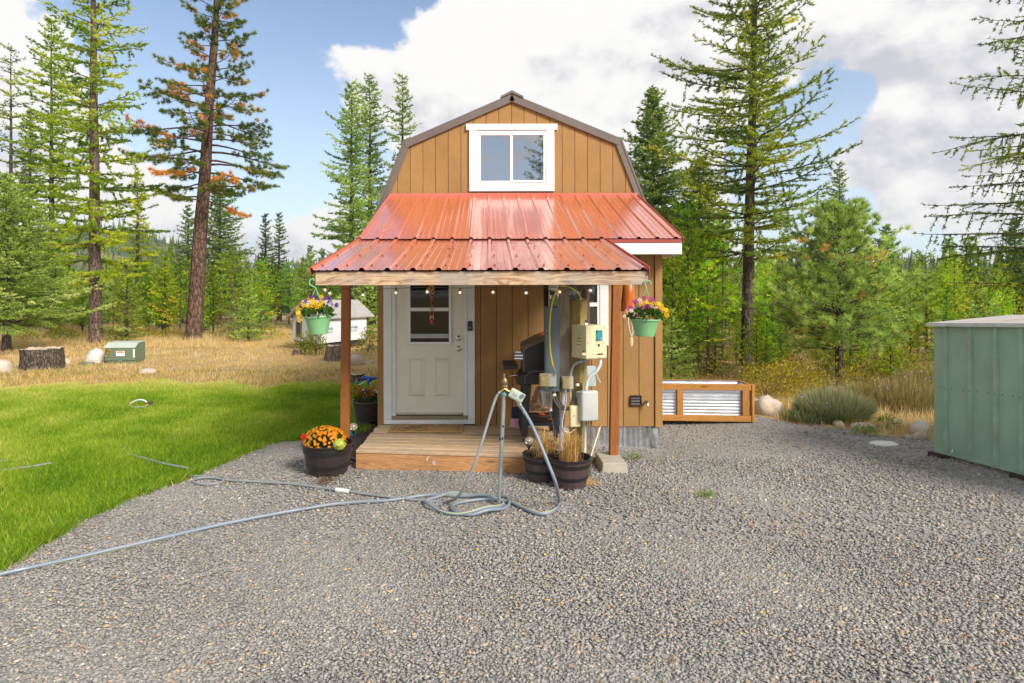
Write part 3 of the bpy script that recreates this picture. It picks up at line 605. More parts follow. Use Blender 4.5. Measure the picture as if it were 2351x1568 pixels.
# firs and pines standing behind the cabin, far enough to be seen against the sky
def tall(seed, x, d, ytop, rad, label, name="fir_tree", leafm=None, base=0.1, nb=110, dens=15, nl=0.17, nw=0.06, tint=(0.45, 0.2), group=None, pw=0.8, gap=0.1, spread=0.6):
    Hh = top_h(ytop, d) + 0.05
    return plant_tree(name, label, "tree", at_depth(x, d),
        conifer(seed, Hh, 0.012 * Hh + 0.05, Hh * base, lambda t: rad * (1 - t) ** pw + 0.1, nb, up=0.1, droop=-0.3, tip=0.2, sub=10, sublen=0.45, subdrop=-0.1, dens=dens * 1.25, nlen=nl, nwid=nw, k=3, spread=spread, tint=tint, bare=0.08, gap=gap, brad=0.02, twigs=False, whorl=False), BARK_D, leafm or L_FIR, group)
tall(11, 808, 34, 190, 2.3, "leftmost of the three conifers showing left of the cabin roof", "pine_tree", L_DOUG, pw=0.5, nb=150, gap=0.2, tint=(0.5, 0.2))
tall(12, 850, 38, 170, 2.3, "middle conifer of the three left of the cabin roof", "pine_tree", L_DOUG, pw=0.55, nb=150, gap=0.2, tint=(0.48, 0.2))
tall(13, 925, 36, 170, 1.65, "slender conifer closest to the cabin's left roof slope", "pine_tree", L_DOUG, pw=0.45, nb=110, gap=0.25, tint=(0.48, 0.2))
tall(14, 1500, 27, 205, 3.0, "tall dense spruce rising beside the cabin's right roof slope", "spruce_tree", nb=215, pw=0.8, dens=17, gap=0.05, tint=(0.55, 0.2))
tall(15, 1605, 24, 365, 2.0, "shorter spruce between the cabin and the tall dark larch", "spruce_tree", nb=150, pw=0.7, dens=18, gap=0.08, tint=(0.55, 0.2))
tall(16, 1928, 42, 375, 2.6, "dark spire-topped spruce behind the bushy young pine", "spruce_tree", nb=100, gap=0.2, tint=(0.3, 0.2))
tall(17, 2035, 36, 520, 1.7, "small pointed spruce right of the bushy young pine", "spruce_tree", nb=80, tint=(0.45, 0.2))
tall(18, 505, 42, 395, 3.0, "wide dark spruce behind the reddish-barked pine", "spruce_tree", nb=130, pw=0.7, gap=0.12, tint=(0.5, 0.2))
tall(19, 432, 46, 470, 2.0, "spruce peeping out left of the reddish-barked pine trunk", "spruce_tree", nb=80, tint=(0.4, 0.2))
tall(20, 316, 40, 385, 1.7, "thin yellowish larch between the tall larch and the reddish-barked pine", "larch_tree", L_LARCH2, base=0.35, nb=60, gap=0.3, tint=(0.7, 0.15))
tall(21, 610, 48, 490, 1.25, "left of two slender spruces against the low sky", "spruce_tree", base=0.12, nb=75, tint=(0.3, 0.2))
tall(22, 641, 48, 485, 1.25, "right of two slender spruces against the low sky", "spruce_tree", base=0.12, nb=75, tint=(0.3, 0.2))
tall(23, 712, 60, 562, 1.5, "small distant spruce above the white playhouse, left one", "spruce_tree", nb=60, tint=(0.4, 0.2))
tall(24, 741, 60, 570, 1.5, "small distant spruce above the white playhouse, right one", "spruce_tree", nb=60, tint=(0.4, 0.2))
tall(25, 2180, 40, 550, 1.4, "thin pale pine left of centre above the metal shed", "pine_tree", L_DOUG, base=0.2, nb=60, gap=0.2, tint=(0.5, 0.2))
tall(26, 2228, 36, 548, 1.6, "fuller pine right beside the thin pale pine above the metal shed", "pine_tree", L_DOUG, base=0.12, nb=80, tint=(0.45, 0.2))
tall(27, 2104, 52, 580, 1.1, "tiny distant pine above the skyline left of the metal shed", "pine_tree", L_DOUG, nb=50, tint=(0.5, 0.2))
tall(28, 70, 44, 250, 2.2, "shaded spruce behind the left larches", "spruce_tree", nb=110, tint=(0.3, 0.2), base=0.2, gap=0.2)
tall(29, 2330, 34, 505, 1.7, "dark spruce at the right edge behind the metal shed", "spruce_tree", nb=90, tint=(0.25, 0.2))
# the spruce behind the photographer that the upper window mirrors
plant_tree("spruce_tree", "tall spruce mirrored in the upper window", "tree", (4.3, -20, 0),
    conifer(30, 17, 0.25, 1.5, lambda t: 3.3 * (1 - t) ** 0.8 + 0.1, 120, up=0.1, droop=-0.3, tip=0.2, sub=7, sublen=0.42, dens=12, nlen=0.2, nwid=0.07, k=3, twigs=False), BARK_D, L_FIR)

# ------------------------------------------------------------------ thicket of young trees
def proto(seed, H, kind):
    if kind == 0:   # lodgepole sapling with upswept bright shoots
        return conifer(seed, H, 0.035 + 0.008 * H, H * 0.12, lambda t: 0.27 * H * (1 - t) ** 0.6 + 0.12, 62, up=0.3, droop=-0.2, tip=0.3, sub=6, sublen=0.42, dens=19, nlen=0.14, nwid=0.04, k=4, spread=0.65, tint=(0.52, 0.2), bare=0.12, brad=0.016, tipup=0.5, twigs=False)
    if kind == 1:   # young fir, dense
        return conifer(seed, H, 0.035 + 0.008 * H, 0.15, lambda t: 0.33 * H * (1 - t) ** 0.85 + 0.08, 75, up=0.15, droop=-0.2, tip=0.12, sub=7, sublen=0.42, dens=18, nlen=0.12, nwid=0.045, k=3, spread=0.5, tint=(0.42, 0.2), bare=0.08, brad=0.014, twigs=False)
    return conifer(seed, H, 0.03 + 0.007 * H, H * 0.3, lambda t: 0.2 * H * (1 - t) ** 0.5 + 0.15, 42, up=0.12, droop=-0.25, tip=0.2, sub=5, sublen=0.4, dens=12, nlen=0.17, nwid=0.045, k=4, spread=0.65, tint=(0.5, 0.22), bare=0.2, brad=0.016, gap=0.2, twigs=False, stubs=3)
protos = []
for kind, hs in ((0, (4.0, 3.4, 5.0)), (1, (3.2, 4.2)), (2, (5.2, 4.4))):
    for q, h in enumerate(hs):
        protos.append((kind, h, proto(100 + kind * 10 + q, h, kind)))
pmesh = []
for kind, h, (wd, Vv, TT) in protos:
    a = wd.mesh("trunk", True); a.materials.append((BARK_D, BARK_F, BARK_L)[kind])
    b = mesh_np("crown", Vv, np.arange(len(Vv)).reshape(-1, 3), {'tint': TT}); b.materials.append((L_YOUNG, L_DOUG, L_YOUNG)[kind]); pmesh.append((kind, h, a, b)); TRIS[0] += len(Vv) // 3
KN = ("young_pine_tree", "young_fir_tree", "thin_pine_tree")
def sapling(i, x, y, s, rz, label, group):
    kind, h, a, b = pmesh[i]; o = thing(KN[kind], label, "tree", (x, y, float(ground_z(np.array([x]), np.array([y]))[0]) - 0.03), group)
    o.rotation_euler = (0, 0, rz); o.scale = (s, s, s * 1.0)
    for nm, me in (("trunk", a), ("crown", b)):
        c = bpy.data.objects.new(nm, me); COL.objects.link(c); c.parent = o
    return o
rnd = random.Random(77); used = []
SAPS = []
def thicket(n, reg, side, group, dmin, pick, smin=0.75, smax=1.15, avoid=()):
    c = 0; tries = 0
    while c < n and tries < 9000:
        tries += 1; d = math.sqrt(rnd.uniform(reg[2] ** 2, reg[3] ** 2)); px = rnd.uniform(reg[0], reg[1]); x = (px - CX) * d / FPX
        if any((x - a) ** 2 + (d - b) ** 2 < dmin ** 2 for a, b in used): continue
        if any(x0 < px < x1 and d < dd for x0, x1, dd in avoid): continue
        used.append((x, d)); i = rnd.choice(pick); c += 1
        q = (d - reg[2]) / (reg[3] - reg[2])
        SAPS.append((side, px, ("low " if smax < 0.5 else "") + ("front" if q < 0.33 else "middle" if q < 0.66 else "back"), pmesh[i][0], sapling(i, x, d, rnd.uniform(smin, smax), rnd.uniform(0, 6.28), "", group)))
REG = {0: [(200, "behind the broad pale fir"), (440, "between the tall larch and reddish-barked pine"), (640, "right of the reddish-barked pine"), (9999, "behind the white playhouse")],
       1: [(1700, "between cabin and tall dark larch"), (1900, "just right of the tall dark larch"), (2140, "behind the bushy young pine"), (9999, "behind the metal shed")]}
ORD = "first second third fourth fifth sixth seventh eighth ninth tenth eleventh twelfth thirteenth fourteenth fifteenth sixteenth seventeenth eighteenth nineteenth twentieth twenty-first twenty-second twenty-third twenty-fourth twenty-fifth twenty-sixth twenty-seventh twenty-eighth twenty-ninth thirtieth thirty-first".split()
thicket(100, (-60, 880, 27.5, 46), 0, "young trees left of the cabin", 1.3, [0, 1, 2, 3, 4, 5, 6, 0, 2, 5, 6], 0.55, 0.9, avoid=((640, 880, 36),))
thicket(125, (1500, 2420, 17.5, 44), 1, "young trees right of the cabin", 1.15, [0, 1, 2, 0, 1, 2, 3, 5, 6], 0.45, 0.8, avoid=((1640, 2420, 19),))
thicket(46, (1510, 2420, 12.6, 20), 1, "young trees right of the cabin", 0.8, [0, 1, 3, 4, 2], 0.22, 0.42, avoid=((1845, 2010, 14.0), (1690, 1735, 17)))
count = {}
for side, px, row, kind, o in sorted(SAPS, key=lambda s: s[1]):
    where = next(w for lim, w in REG[side] if px < lim); key = (where, row, kind); count[key] = count.get(key, -1) + 1
    o["label"] = "%s %s from left, %s row %s" % (ORD[count[key]], ("young pine", "young fir", "thin pine")[kind], row, where)
sapling(3, *at_depth(292, 24.8).xy, 1.0, 0.4, "small dark fir standing between the two big left trunks", "young trees left of the cabin")
sapling(3, *at_depth(570, 25).xy, 0.78, 1.9, "small pale fir at the edge of the dry meadow right of the reddish-barked pine", "young trees left of the cabin")
sapling(4, *at_depth(715, 33.5).xy, 1.0, 2.9, "dense dark fir behind the left end of the white playhouse", "young trees left of the cabin")
sapling(4, *at_depth(880, 26).xy, 1.05, 0.9, "dense fir overhanging the right end of the white playhouse", "young trees left of the cabin")
for q, (px, d, s) in enumerate([(1545, 14.5, 0.72), (1580, 17, 0.85), (1660, 18, 0.8), (1760, 15, 0.5), (1805, 18, 0.8), (1625, 14.2, 0.6)]):
    sapling([0, 2, 5, 1, 3, 6][q], *at_depth(px, d).xy, s, q * 1.3, ["sapling right beside the cabin's right corner, behind the raised bed", "bright sapling second from the cabin's right corner", "leafy sapling just left of the tall dark larch trunk", "short sapling just right of the tall dark larch trunk", "dense little fir behind the bushy young pine's left side", "low sapling with yellowing top behind the raised bed"][q], "young trees right of the cabin")

# ------------------------------------------------------------------ wooded hills and far forest
def hill_z(X, Y):
    d = np.hypot(X, Y)
    a = X / np.maximum(Y, 1)
    prof = np.interp(a, [-1.2, -0.8, -0.66, -0.56, -0.48, -0.36, -0.2, 0.0, 0.25, 0.42, 0.5, 0.7, 0.9, 1.3], [40, 52, 66, 62, 45, 34, 27, 26, 30, 34, 33, 29, 27, 30])
    return prof * np.clip((d - 330) / 330, 0, 1) ** 1.2 * (1 + 0.12 * fbm2(X, Y, 260, 8)) - 2
hx = np.linspace(-1100, 1100, 120); hy = np.linspace(300, 900, 40)
def hill_material():
    m, nt, N, L = nodes_of("wooded_hill"); v = coords(N, L, (1, 1, 1), False); a = tex(N, L, v, 0.006, 8, 0.6, 0.3); b = tex(N, L, v, 0.09, 8, 0.7)
    col = ramp(N, L, a, [(0.40, (0.05, 0.09, 0.03)), (0.50, (0.08, 0.11, 0.035)), (0.56, (0.27, 0.20, 0.15)), (0.7, (0.33, 0.25, 0.18))])
    col = mixc(N, L, 0.5, col, ramp(N, L, b, [(0.3, (0.2, 0.2, 0.2)), (0.7, (0.8, 0.8, 0.8))]), 'OVERLAY')
    principled(N, L, col, 0.95, 0, bumped(N, L, b, 0.6, 2.0), 0.1); return m
tag(finish("hill", grid_mesh("hill", hx, hy, hill_z), hill_material()), kind="structure")
r = np.random.default_rng(61); VV, FF, TT = [], [], []; cnt = 0
def cone_tree(x, y, z, h, rad, t):
    """a ragged little conifer: four tiers of drooping triangles"""
    global cnt
    for k in range(6):
        zb = z + h * (0.08 + 0.15 * k); rr_ = rad * (1 - k / 6.5)
        for j in range(4):
            a = r.uniform(0, 6.28); w = 0.5
            VV.extend([(x + rr_ * math.cos(a - w), y + rr_ * math.sin(a - w), zb), (x + rr_ * math.cos(a + w), y + rr_ * math.sin(a + w), zb), (x, y, zb + h * 0.34)]); FF.append((cnt, cnt + 1, cnt + 2)); cnt += 3
            TT.extend([min(1, max(0, t + r.normal(0, 0.12)))] * 3)
for k in range(2600):                           # on the hills, thinner on the bare slopes
    y = r.uniform(380, 880); x = r.uniform(-0.85, 0.95) * y
    if r.random() < 0.45 and fbm2(np.array([x]), np.array([y]), 190, 5)[0] > 0.1: continue
    h = r.uniform(6, 14); cone_tree(x, y, float(hill_z(np.array([x]), np.array([y]))[0]) - 0.5, h, h * 0.2, r.uniform(0.1, 0.5))
for k in range(900):                            # the flat wood behind the thicket
    y = r.uniform(50, 200); x = r.uniform(-0.9, 0.98) * y; h = r.uniform(2.5, 5.2) + 0.022 * y; cone_tree(x, y, -0.2, h, h * 0.24, r.uniform(0.3, 1.0))
L_FAR = leaf("distant_needles", [(0.0, (0.04, 0.08, 0.025)), (0.5, (0.10, 0.16, 0.03)), (1.0, (0.22, 0.28, 0.04))], 0.3)
tag(finish("distant_forest", mesh_np("distant_forest", VV, FF, {'tint': TT}), L_FAR), "distant mixed forest on the plain and hills behind everything", "forest", kind="stuff")
print("tree tris", TRIS[0], "far", len(FF))

# ================================================================== CABIN
def siding_material():
    m, nt, N, L = nodes_of("brown_siding_paint"); v = coords(N, L, (1, 1, 1))
    mp = N.new('ShaderNodeMapping'); mp.inputs['Scale'].default_value = (22, 22, 3.0); L.new(v, mp.inputs[0])
    g = tex(N, L, mp.outputs[0], 2.0, 6, 0.6, 1.6); big = tex(N, L, v, 1.6, 6, 0.6)
    fine = N.new('ShaderNodeMapping'); fine.inputs['Scale'].default_value = (6, 6, 60); L.new(v, fine.inputs[0]); g2 = tex(N, L, fine.outputs[0], 3.0, 4, 0.6)
    h = N.new('ShaderNodeMath'); h.operation = 'MULTIPLY_ADD'; L.new(g2, h.inputs[0]); h.inputs[1].default_value = 0.6; L.new(g, h.inputs[2])
    col = ramp(N, L, big, [(0.3, (0.305, 0.165, 0.055)), (0.7, (0.38, 0.208, 0.073))])
    oi = N.new('ShaderNodeObjectInfo'); hv = N.new('ShaderNodeHueSaturation'); tn = N.new('ShaderNodeMapRange'); L.new(oi.outputs['Random'], tn.inputs[0]); tn.inputs[3].default_value = 0.93; tn.inputs[4].default_value = 1.06; L.new(tn.outputs[0], hv.inputs['Value'])
    col = mixc(N, L, 0.28, col, ramp(N, L, h.outputs[0], [(0.45, (0.3, 0.3, 0.3)), (1.0, (0.72, 0.72, 0.72))]), 'OVERLAY'); L.new(col, hv.inputs['Color'])
    principled(N, L, hv.outputs[0], 0.7, 0, bumped(N, L, h.outputs[0], 0.7, 0.005), 0.3); return m
SIDING = siding_material()
WHITE = M("white_trim_paint", (0.78, 0.78, 0.76), 0.55, var=0.05, scale=5, bump=0.15, bscale=90, dirt=((0.50, 0.45, 0.38), 0.25))
WVINYL = M("white_vinyl", (0.82, 0.82, 0.82), 0.35, var=0.03)
DOORP = M("door_paint", (0.78, 0.75, 0.63), 0.45, var=0.04, scale=3, dirt=((0.52, 0.49, 0.40), 0.3))
REDMET = M("red_roof_metal", (0.56, 0.11, 0.045), 0.24, var=0.08, scale=1.6, bump=0.03, bscale=4, bdist=0.01, spec=0.9, coat=0.7, dirt=((0.55, 0.20, 0.13), 0.35), rvar=0.07)
for _n in REDMET.node_tree.nodes:
    if _n.type == 'BSDF_PRINCIPLED': _n.inputs['Coat Weight'].default_value = 1.0; _n.inputs['Coat IOR'].default_value = 1.65; _n.inputs['Coat Roughness'].default_value = 0.17
REDTRIM = M("red_drip_edge", (0.36, 0.06, 0.045), 0.4, var=0.08)
BROWNMET = M("brown_metal_flashing", (0.145, 0.115, 0.098), 0.42, var=0.1, scale=4, spec=0.6)
DARK = M("dark_backing", (0.06, 0.035, 0.015), 0.9)
def mirror_glass(name, k):
    m, nt, N, L = nodes_of(name); v = coords(N, L, (1, 1, 1)); nb_ = bumped(N, L, tex(N, L, v, 1.1, 2), 0.03, 0.02)
    p = principled(N, L, (0.03, 0.033, 0.036), 0.03, 0, nb_, 1.0); g_ = N.new('ShaderNodeBsdfGlossy'); g_.inputs['Color'].default_value = (0.8, 0.82, 0.85, 1); g_.inputs['Roughness'].default_value = 0.02; L.new(nb_, g_.inputs['Normal'])
    mx = N.new('ShaderNodeMixShader'); mx.inputs[0].default_value = k; L.new(p.outputs[0], mx.inputs[1]); L.new(g_.outputs[0], mx.inputs[2])
    o = [n for n in N if n.type == 'OUTPUT_MATERIAL'][0]; L.new(mx.outputs[0], o.inputs[0]); return m
PANE = mirror_glass("window_pane", 0.42)
PANE_D = glass("door_pane", (0.006, 0.006, 0.006), 0.03, 0.45)
FASC = wood("fascia_pine", (0.66, 0.48, 0.31), (0.30, 0.135, 0.05), 'X', 0.6, knots=True, grey=((0.34, 0.31, 0.28), 0.65))
CEDAR = wood("stained_post", (0.36, 0.125, 0.028), (0.24, 0.075, 0.018), 'Z', 1.2, 0.6, knots=True, bump=0.35)
DECKW = wood("deck_board_wood", (0.54, 0.375, 0.215), (0.31, 0.20, 0.115), 'X', 0.9, 0.85, knots=False, grey=((0.37, 0.31, 0.24), 0.4))
DECKF = wood("deck_rim_wood", (0.55, 0.29, 0.12), (0.36, 0.165, 0.07), 'X', 0.7, 0.8, knots=True)
GALV = M("galvanised_sheet", (0.62, 0.65, 0.68), 0.33, 0.9, var=0.15, scale=9, bump=0.06, bscale=12, dirt=((0.40, 0.36, 0.30), 0.35))
NICKEL = M("satin_nickel", (0.60, 0.58, 0.53), 0.28, 0.95, var=0.08)
BLACKP = M("black_plastic", (0.012, 0.012, 0.013), 0.35, var=0.2)
CONC = M("concrete_block", (0.40, 0.36, 0.29), 0.95, var=0.15, scale=12, bump=0.4, bscale=90)
DG, DW, DF, DE = 9.8, 7.865, 7.487, 5.469      # distances: gable, front wall, roof fold, porch eave

cab = thing("cabin", "small brown barn-roofed cabin with red metal porch roof and white door", "cabin", (0.4, 7.9, 0))
ZW0 = W(0, 979.5, DW).z; XL, XRW = W(867, 0, DW).x, W(1519, 0, DW).x; ZW1 = 2.655
wall = MB().box(XL + 0.01, XRW - 0.01, DW + 0.02, DG, ZW0 + 0.01, ZW1 - 0.05).build("wall", DARK, cab)
dx0, dx1 = W(881, 0, DW).x, W(1090, 0, DW).x; wx0, wx1 = W(1259, 0, DW).x, W(1396, 0, DW).x; wz0, wz1 = W(0, 794, DW).z, W(0, 590, DW).z
gw = 36.35 * DW / FPX; k0 = W(1503 - 36.35 * 25, 0, DW).x; x = k0
while x < XRW - 0.02:
    a, b = max(x + 0.0035, XL + 0.075), min(x + gw - 0.0035, W(1503, 0, DW).x - 0.004)
    x += gw
    if b - a < 0.02: continue
    segs = [(ZW0, ZW1)]
    if b > dx0 + 0.005 and a < dx1 - 0.005:
        if a < dx0: b = dx0 - 0.002
        elif b > dx1: a = dx1 + 0.002
        else: segs = [(2.46, ZW1)]
    elif b > wx0 + 0.01 and a < wx1 - 0.01: segs = [(ZW0, wz0 + 0.03), (wz1 - 0.03, ZW1)]
    for s0, s1 in segs: MB().box(a, b, DW, DW + 0.019, s0, s1).build("siding_board", SIDING, wall, bevel=0.0025)
# side walls and the main body behind
for xa, xb in ((XL, XL + 0.02), (XRW - 0.02, XRW)): MB().box(xa, xb, DW + 0.021, DG - 0.02, ZW0, 2.655).build("side_siding", SIDING, cab)
BX0, BX1 = -1.7, 2.45
MB().box(BX0, BX1, DG + 0.03, 16.2, 0.2, 2.85).build("rear_wall", SIDING, cab)
MB().box(XL, XL + 0.075, DW - 0.02, DW + 0.019, ZW0, ZW1).build("corner_board", SIDING, cab, bevel=0.003)
MB().box(W(1503, 0, DW).x, XRW + 0.004, DW - 0.022, DW + 0.019, ZW0 - 0.01, ZW1).build("corner_board", SIDING, cab, bevel=0.003)
# corrugated skirting
sk = MB(); n = 60; xs0, xs1 = W(1085, 0, DW).x, W(1515, 0, DW).x; rndk = random.Random(3)
for kx in range(n * 2):
    xa, xb = xs0 + (xs1 - xs0) * kx / (n * 2), xs0 + (xs1 - xs0) * (kx + 1) / (n * 2)
    ya, yb = (DW + 0.03 + 0.011 * math.sin(xx * 2 * math.pi / 0.068) for xx in (xa, xb))
    zb = -0.22
    sk.add([(xa, ya, zb), (xb, yb, zb), (xb, yb, ZW0 - 0.003), (xa, ya, ZW0 - 0.003)], [(0, 1, 2, 3)])
sk.build("skirting", GALV, cab, smooth=True)
crush = MB(); c0 = W(1488, 982, DW)
crush.add([c0 + Vector((0, 0.012, 0)), c0 + Vector((0.045, -0.03, -0.01)), c0 + Vector((0.12, 0.0, 0.0)), c0 + Vector((0.06, 0.01, -0.27)), c0 + Vector((0.10, -0.035, -0.26)), c0 + Vector((0.15, -0.005, -0.25))], [(0, 1, 4, 3), (1, 2, 5, 4)])
tag(crush.build("skirting_flap", GALV, cab, smooth=False), "dented loose corner of the skirting")
# ---- gable: barn-shaped outline
gp = lambda x, y: W(x, y, DG)
OUT = [(833, 560), (927, 325), (1176, 217), (1427, 320), (1519, 560)]
def outline_z(px):
    for (xa, ya), (xb, yb) in zip(OUT, OUT[1:]):
        if xa <= px <= xb: return ya + (yb - ya) * (px - xa) / (xb - xa)
    return 560
gab = MB().prism([gp(x, y) + Vector((0, 0.03, 0)) for x, y in [(845, 560), (933, 335), (1176, 228), (1421, 330), (1507, 560)]], (0, 0.1, 0)).build("gable_wall", DARK, cab)
gs = 0.2035 * FPX / DG; x = 1175 - gs * 13
while x < 1500:
    a, b = x + 0.45, x + gs - 0.45; x += gs
    xs = [a] + [q[0] for q in OUT[1:-1] if a < q[0] < b] + [b]
    top = [(q, outline_z(q) + 8) for q in xs]
    if max(y for _, y in top) > 455: continue
    MB().prism([gp(a, 470), gp(b, 470)] + [gp(q, y) for q, y in reversed(top)], (0, 0.025, 0)).build("siding_board", SIDING, gab, bevel=0.002)
# rake flashing, one length per roof slope
roofp = MB()
def inset(p, q, w):
    d = Vector((q[0] - p[0], q[1] - p[1])).normalized(); nrm = Vector((-d.y, d.x)); return (p[0] + nrm.x * w, p[1] + nrm.y * w), (q[0] + nrm.x * w, q[1] + nrm.y * w)
for i, (p, q) in enumerate(zip(OUT, OUT[1:])):
    a, b = inset(p, q, 17); ext = 4 if i in (1, 2) else 0
    mb = MB().prism([gp(*p), gp(*q), gp(*b), gp(*a)], (0, 0.012, 0)); mb.v = [(x, y - 0.035 - (0.008 if i in (1, 2) else 0), z) for x, y, z in mb.v]
    mb.build("rake_flashing", BROWNMET, cab, bevel=0.003)
    n3 = (gp(*q) - gp(*p)).cross(Vector((0, 1, 0))).normalized() * -0.05
    if n3.z < 0: n3 = -n3
    s_ = MB().prism([gp(*p) + Vector((0, -0.045, 0)), gp(*q) + Vector((0, -0.045, 0)), gp(*q) + Vector((0, 6.4, 0)), gp(*p) + Vector((0, 6.4, 0))], -n3 * 0.9 + Vector((0, 0, 0.045)))
    s_.build("roof_slope", BROWNMET, cab)
cap = MB().prism([gp(1150, 226) + Vector((0, -0.06, 0.02)), gp(1176, 214) + Vector((0, -0.06, 0.03)), gp(1202, 226) + Vector((0, -0.06, 0.02)), gp(1202, 230) + Vector((0, -0.06, 0.02)), gp(1176, 219) + Vector((0, -0.06, 0.02)), gp(1150, 230) + Vector((0, -0.06, 0.02))], (0, 6.45, 0))
cap.build("ridge_cap", BROWNMET, cab)
# ---- upper window
def frame(mb, x0, x1, z0, z1, t, y0, y1, tb=None):
    tb = tb or t
    mb.box(x0, x1, y0, y1, z1 - t, z1); mb.box(x0, x1, y0, y1, z0, z0 + tb); mb.box(x0, x0 + t, y0, y1, z0 + tb, z1 - t); mb.box(x1 - t, x1, y0, y1, z0 + tb, z1 - t); return mb
g = lambda px, py: gp(px, py)
a, b = g(1077, 440), g(1273, 287); win = thing  # noqa
wg = MB(); hx0, hx1 = g(1071, 0).x, g(1280, 0).x
win = MB().box(hx0, hx1, DG - 0.045, DG - 0.002, g(0, 300).z, g(0, 286).z).build("window", WHITE, cab, bevel=0.004)
win["label"] = "white framed sliding window in the upper gable"
for (x0, x1, y0, y1) in ((1078, 1096, 300.6, 425.5), (1254, 1273, 300.6, 425.5), (1078, 1273, 426, 440)): MB().box(g(x0, 0).x, g(x1, 0).x, DG - 0.04, DG - 0.002, g(0, y1).z, g(0, y0).z).build("casing", WHITE, win, bevel=0.004)
frame(MB(), g(1096.5, 0).x, g(1253.5, 0).x, g(0, 425).z, g(0, 301).z, 0.035, DG - 0.03, DG - 0.003).build("window_frame", WVINYL, win, bevel=0.003)
fr2 = frame(MB(), g(1100, 0).x, g(1178, 0).x, g(0, 420).z, g(0, 307).z, 0.03, DG - 0.026, DG - 0.004); fr2.build("sash", WVINYL, win, bevel=0.003)
frame(MB(), g(1172, 0).x, g(1252, 0).x, g(0, 419).z, g(0, 307).z, 0.03, DG - 0.036, DG - 0.0265).build("sash", WVINYL, win, bevel=0.003)
for x0, x1, yy in ((1103, 1176, -0.012), (1175, 1249, -0.022)):
    MB().box(g(x0, 0).x, g(x1, 0).x, DG + yy, DG + yy + 0.004, g(0, 418).z, g(0, 309).z).build("pane", PANE, win)

# ---- red metal roof
def roof_sheet(x0, x1, pa, pb, name, parent, lip=0.0):
    """pressed sheet with a rib every 9 inches, from line pa=(y,z) down to pb=(y,z)"""
    prof = []; x = -1.589
    while x < x1 + 0.01:
        for dxx, hh in ((-0.030, 0), (-0.014, 0.021), (0.014, 0.021), (0.030, 0), (0.066, 0), (0.072, 0.004), (0.080, 0.004), (0.086, 0), (0.140, 0), (0.146, 0.004), (0.154, 0.004), (0.160, 0)): prof.append((x + dxx, hh))
        x += 0.2286
    prof = [(a, h) for a, h in prof if x0 + 0.0005 < a < x1 - 0.0005]
    def hh(xx):
        q = (xx + 1.589) % 0.2286; q = q - 0.2286 if q > 0.1143 else q; return 0.021 if abs(q) <= 0.0145 else 0.0
    prof = [(x0, hh(x0))] + prof + [(x1, hh(x1))]
    d = Vector((0, pb[0] - pa[0], pb[1] - pa[1])).normalized(); up = Vector((1, 0, 0)).cross(d); up = up if up.z > 0 else -up
    ns = 5; vs = []
    for j in range(ns + 1):
        t = j / ns; base = Vector((0, pa[0] + (pb[0] - pa[0]) * t, pa[1] + (pb[1] - pa[1]) * t))
        for a, h in prof: vs.append(Vector((a, 0, 0)) + base + up * (h + 0.0015 * math.sin(a * 9 + j * 1.7) * (0 < j < ns)))
    n = len(prof); fs = [(j * n + i, j * n + i + 1, (j + 1) * n + i + 1, (j + 1) * n + i) for j in range(ns) for i in range(n - 1)]
    me = bpy.data.meshes.new(name); me.from_pydata([tuple(v) for v in vs], [], fs)
    return finish(name, me, REDMET, parent)
ZA, ZF, ZE = gp(0, 451).z, W(0, 549, DF).z, W(0, 619, DE).z
RX0, RX1, LX1 = -1.589, 2.387, 1.432
roof = MB()
# decking under the sheets gives the roof its thickness
roof.prism([(RX0 + 0.02, DG - 0.05, ZA - 0.022), (RX0 + 0.02, DF + 0.02, ZF - 0.022), (RX0 + 0.02, DF + 0.02, ZF - 0.045), (RX0 + 0.02, DG - 0.05, ZA - 0.045)], (RX1 - RX0 - 0.04, 0, 0))
roof.prism([(RX0 + 0.02, DF + 0.018, ZF - 0.030), (RX0 + 0.02, DE + 0.04, ZE - 0.020), (RX0 + 0.02, DE + 0.04, ZE - 0.04), (RX0 + 0.02, DF + 0.018, ZF - 0.046)], (LX1 - RX0 - 0.04, 0, 0))
proof = roof.build("porch_roof", wood("roof_decking", (0.42, 0.29, 0.16), (0.26, 0.16, 0.08), 'X'), cab)
cuts = [RX0, RX0 + 0.2286 * 4, RX0 + 0.2286 * 8, RX0 + 0.2286 * 12, RX0 + 0.2286 * 16]
for xa, xb in zip(cuts, cuts[1:] + [RX1]): roof_sheet(xa, min(xb, RX1), (DG - 0.04, ZA + 0.004), (DF - 0.015, ZF + 0.004), "roof_sheet", proof)
for xa, xb in zip(cuts[:4], cuts[1:4] + [LX1]): roof_sheet(xa, xb, (DF + 0.02, ZF - 0.006), (DE - 0.03, ZE - 0.004), "roof_sheet", proof)
MB().box(RX0 + 0.0, RX1, DG - 0.06, DG - 0.03, ZA - 0.01, ZA + 0.045).build("wall_flashing", REDMET, proof, bevel=0.003)
sl1 = Vector((0, DF - DG, ZF - ZA)); sl2 = Vector((0, DE - DF, ZE - ZF))
for xx, s0, s1 in ((RX0 - 0.004, (DG - 0.05, ZA), (DF, ZF)), (RX1 + 0.004, (DG - 0.05, ZA), (DF - 0.015, ZF)), (RX0 - 0.004, (DF, ZF), (DE - 0.03, ZE)), (LX1 + 0.004, (DF - 0.02, ZF - 0.01), (DE - 0.03, ZE))):
    MB().prism([(xx - 0.004, s0[0], s0[1] + 0.022), (xx - 0.004, s1[0], s1[1] + 0.022), (xx - 0.004, s1[0], s1[1] - 0.05), (xx - 0.004, s0[0], s0[1] - 0.05)], (0.008, 0, 0)).build("gable_trim", REDTRIM, proof)
scr = MB()
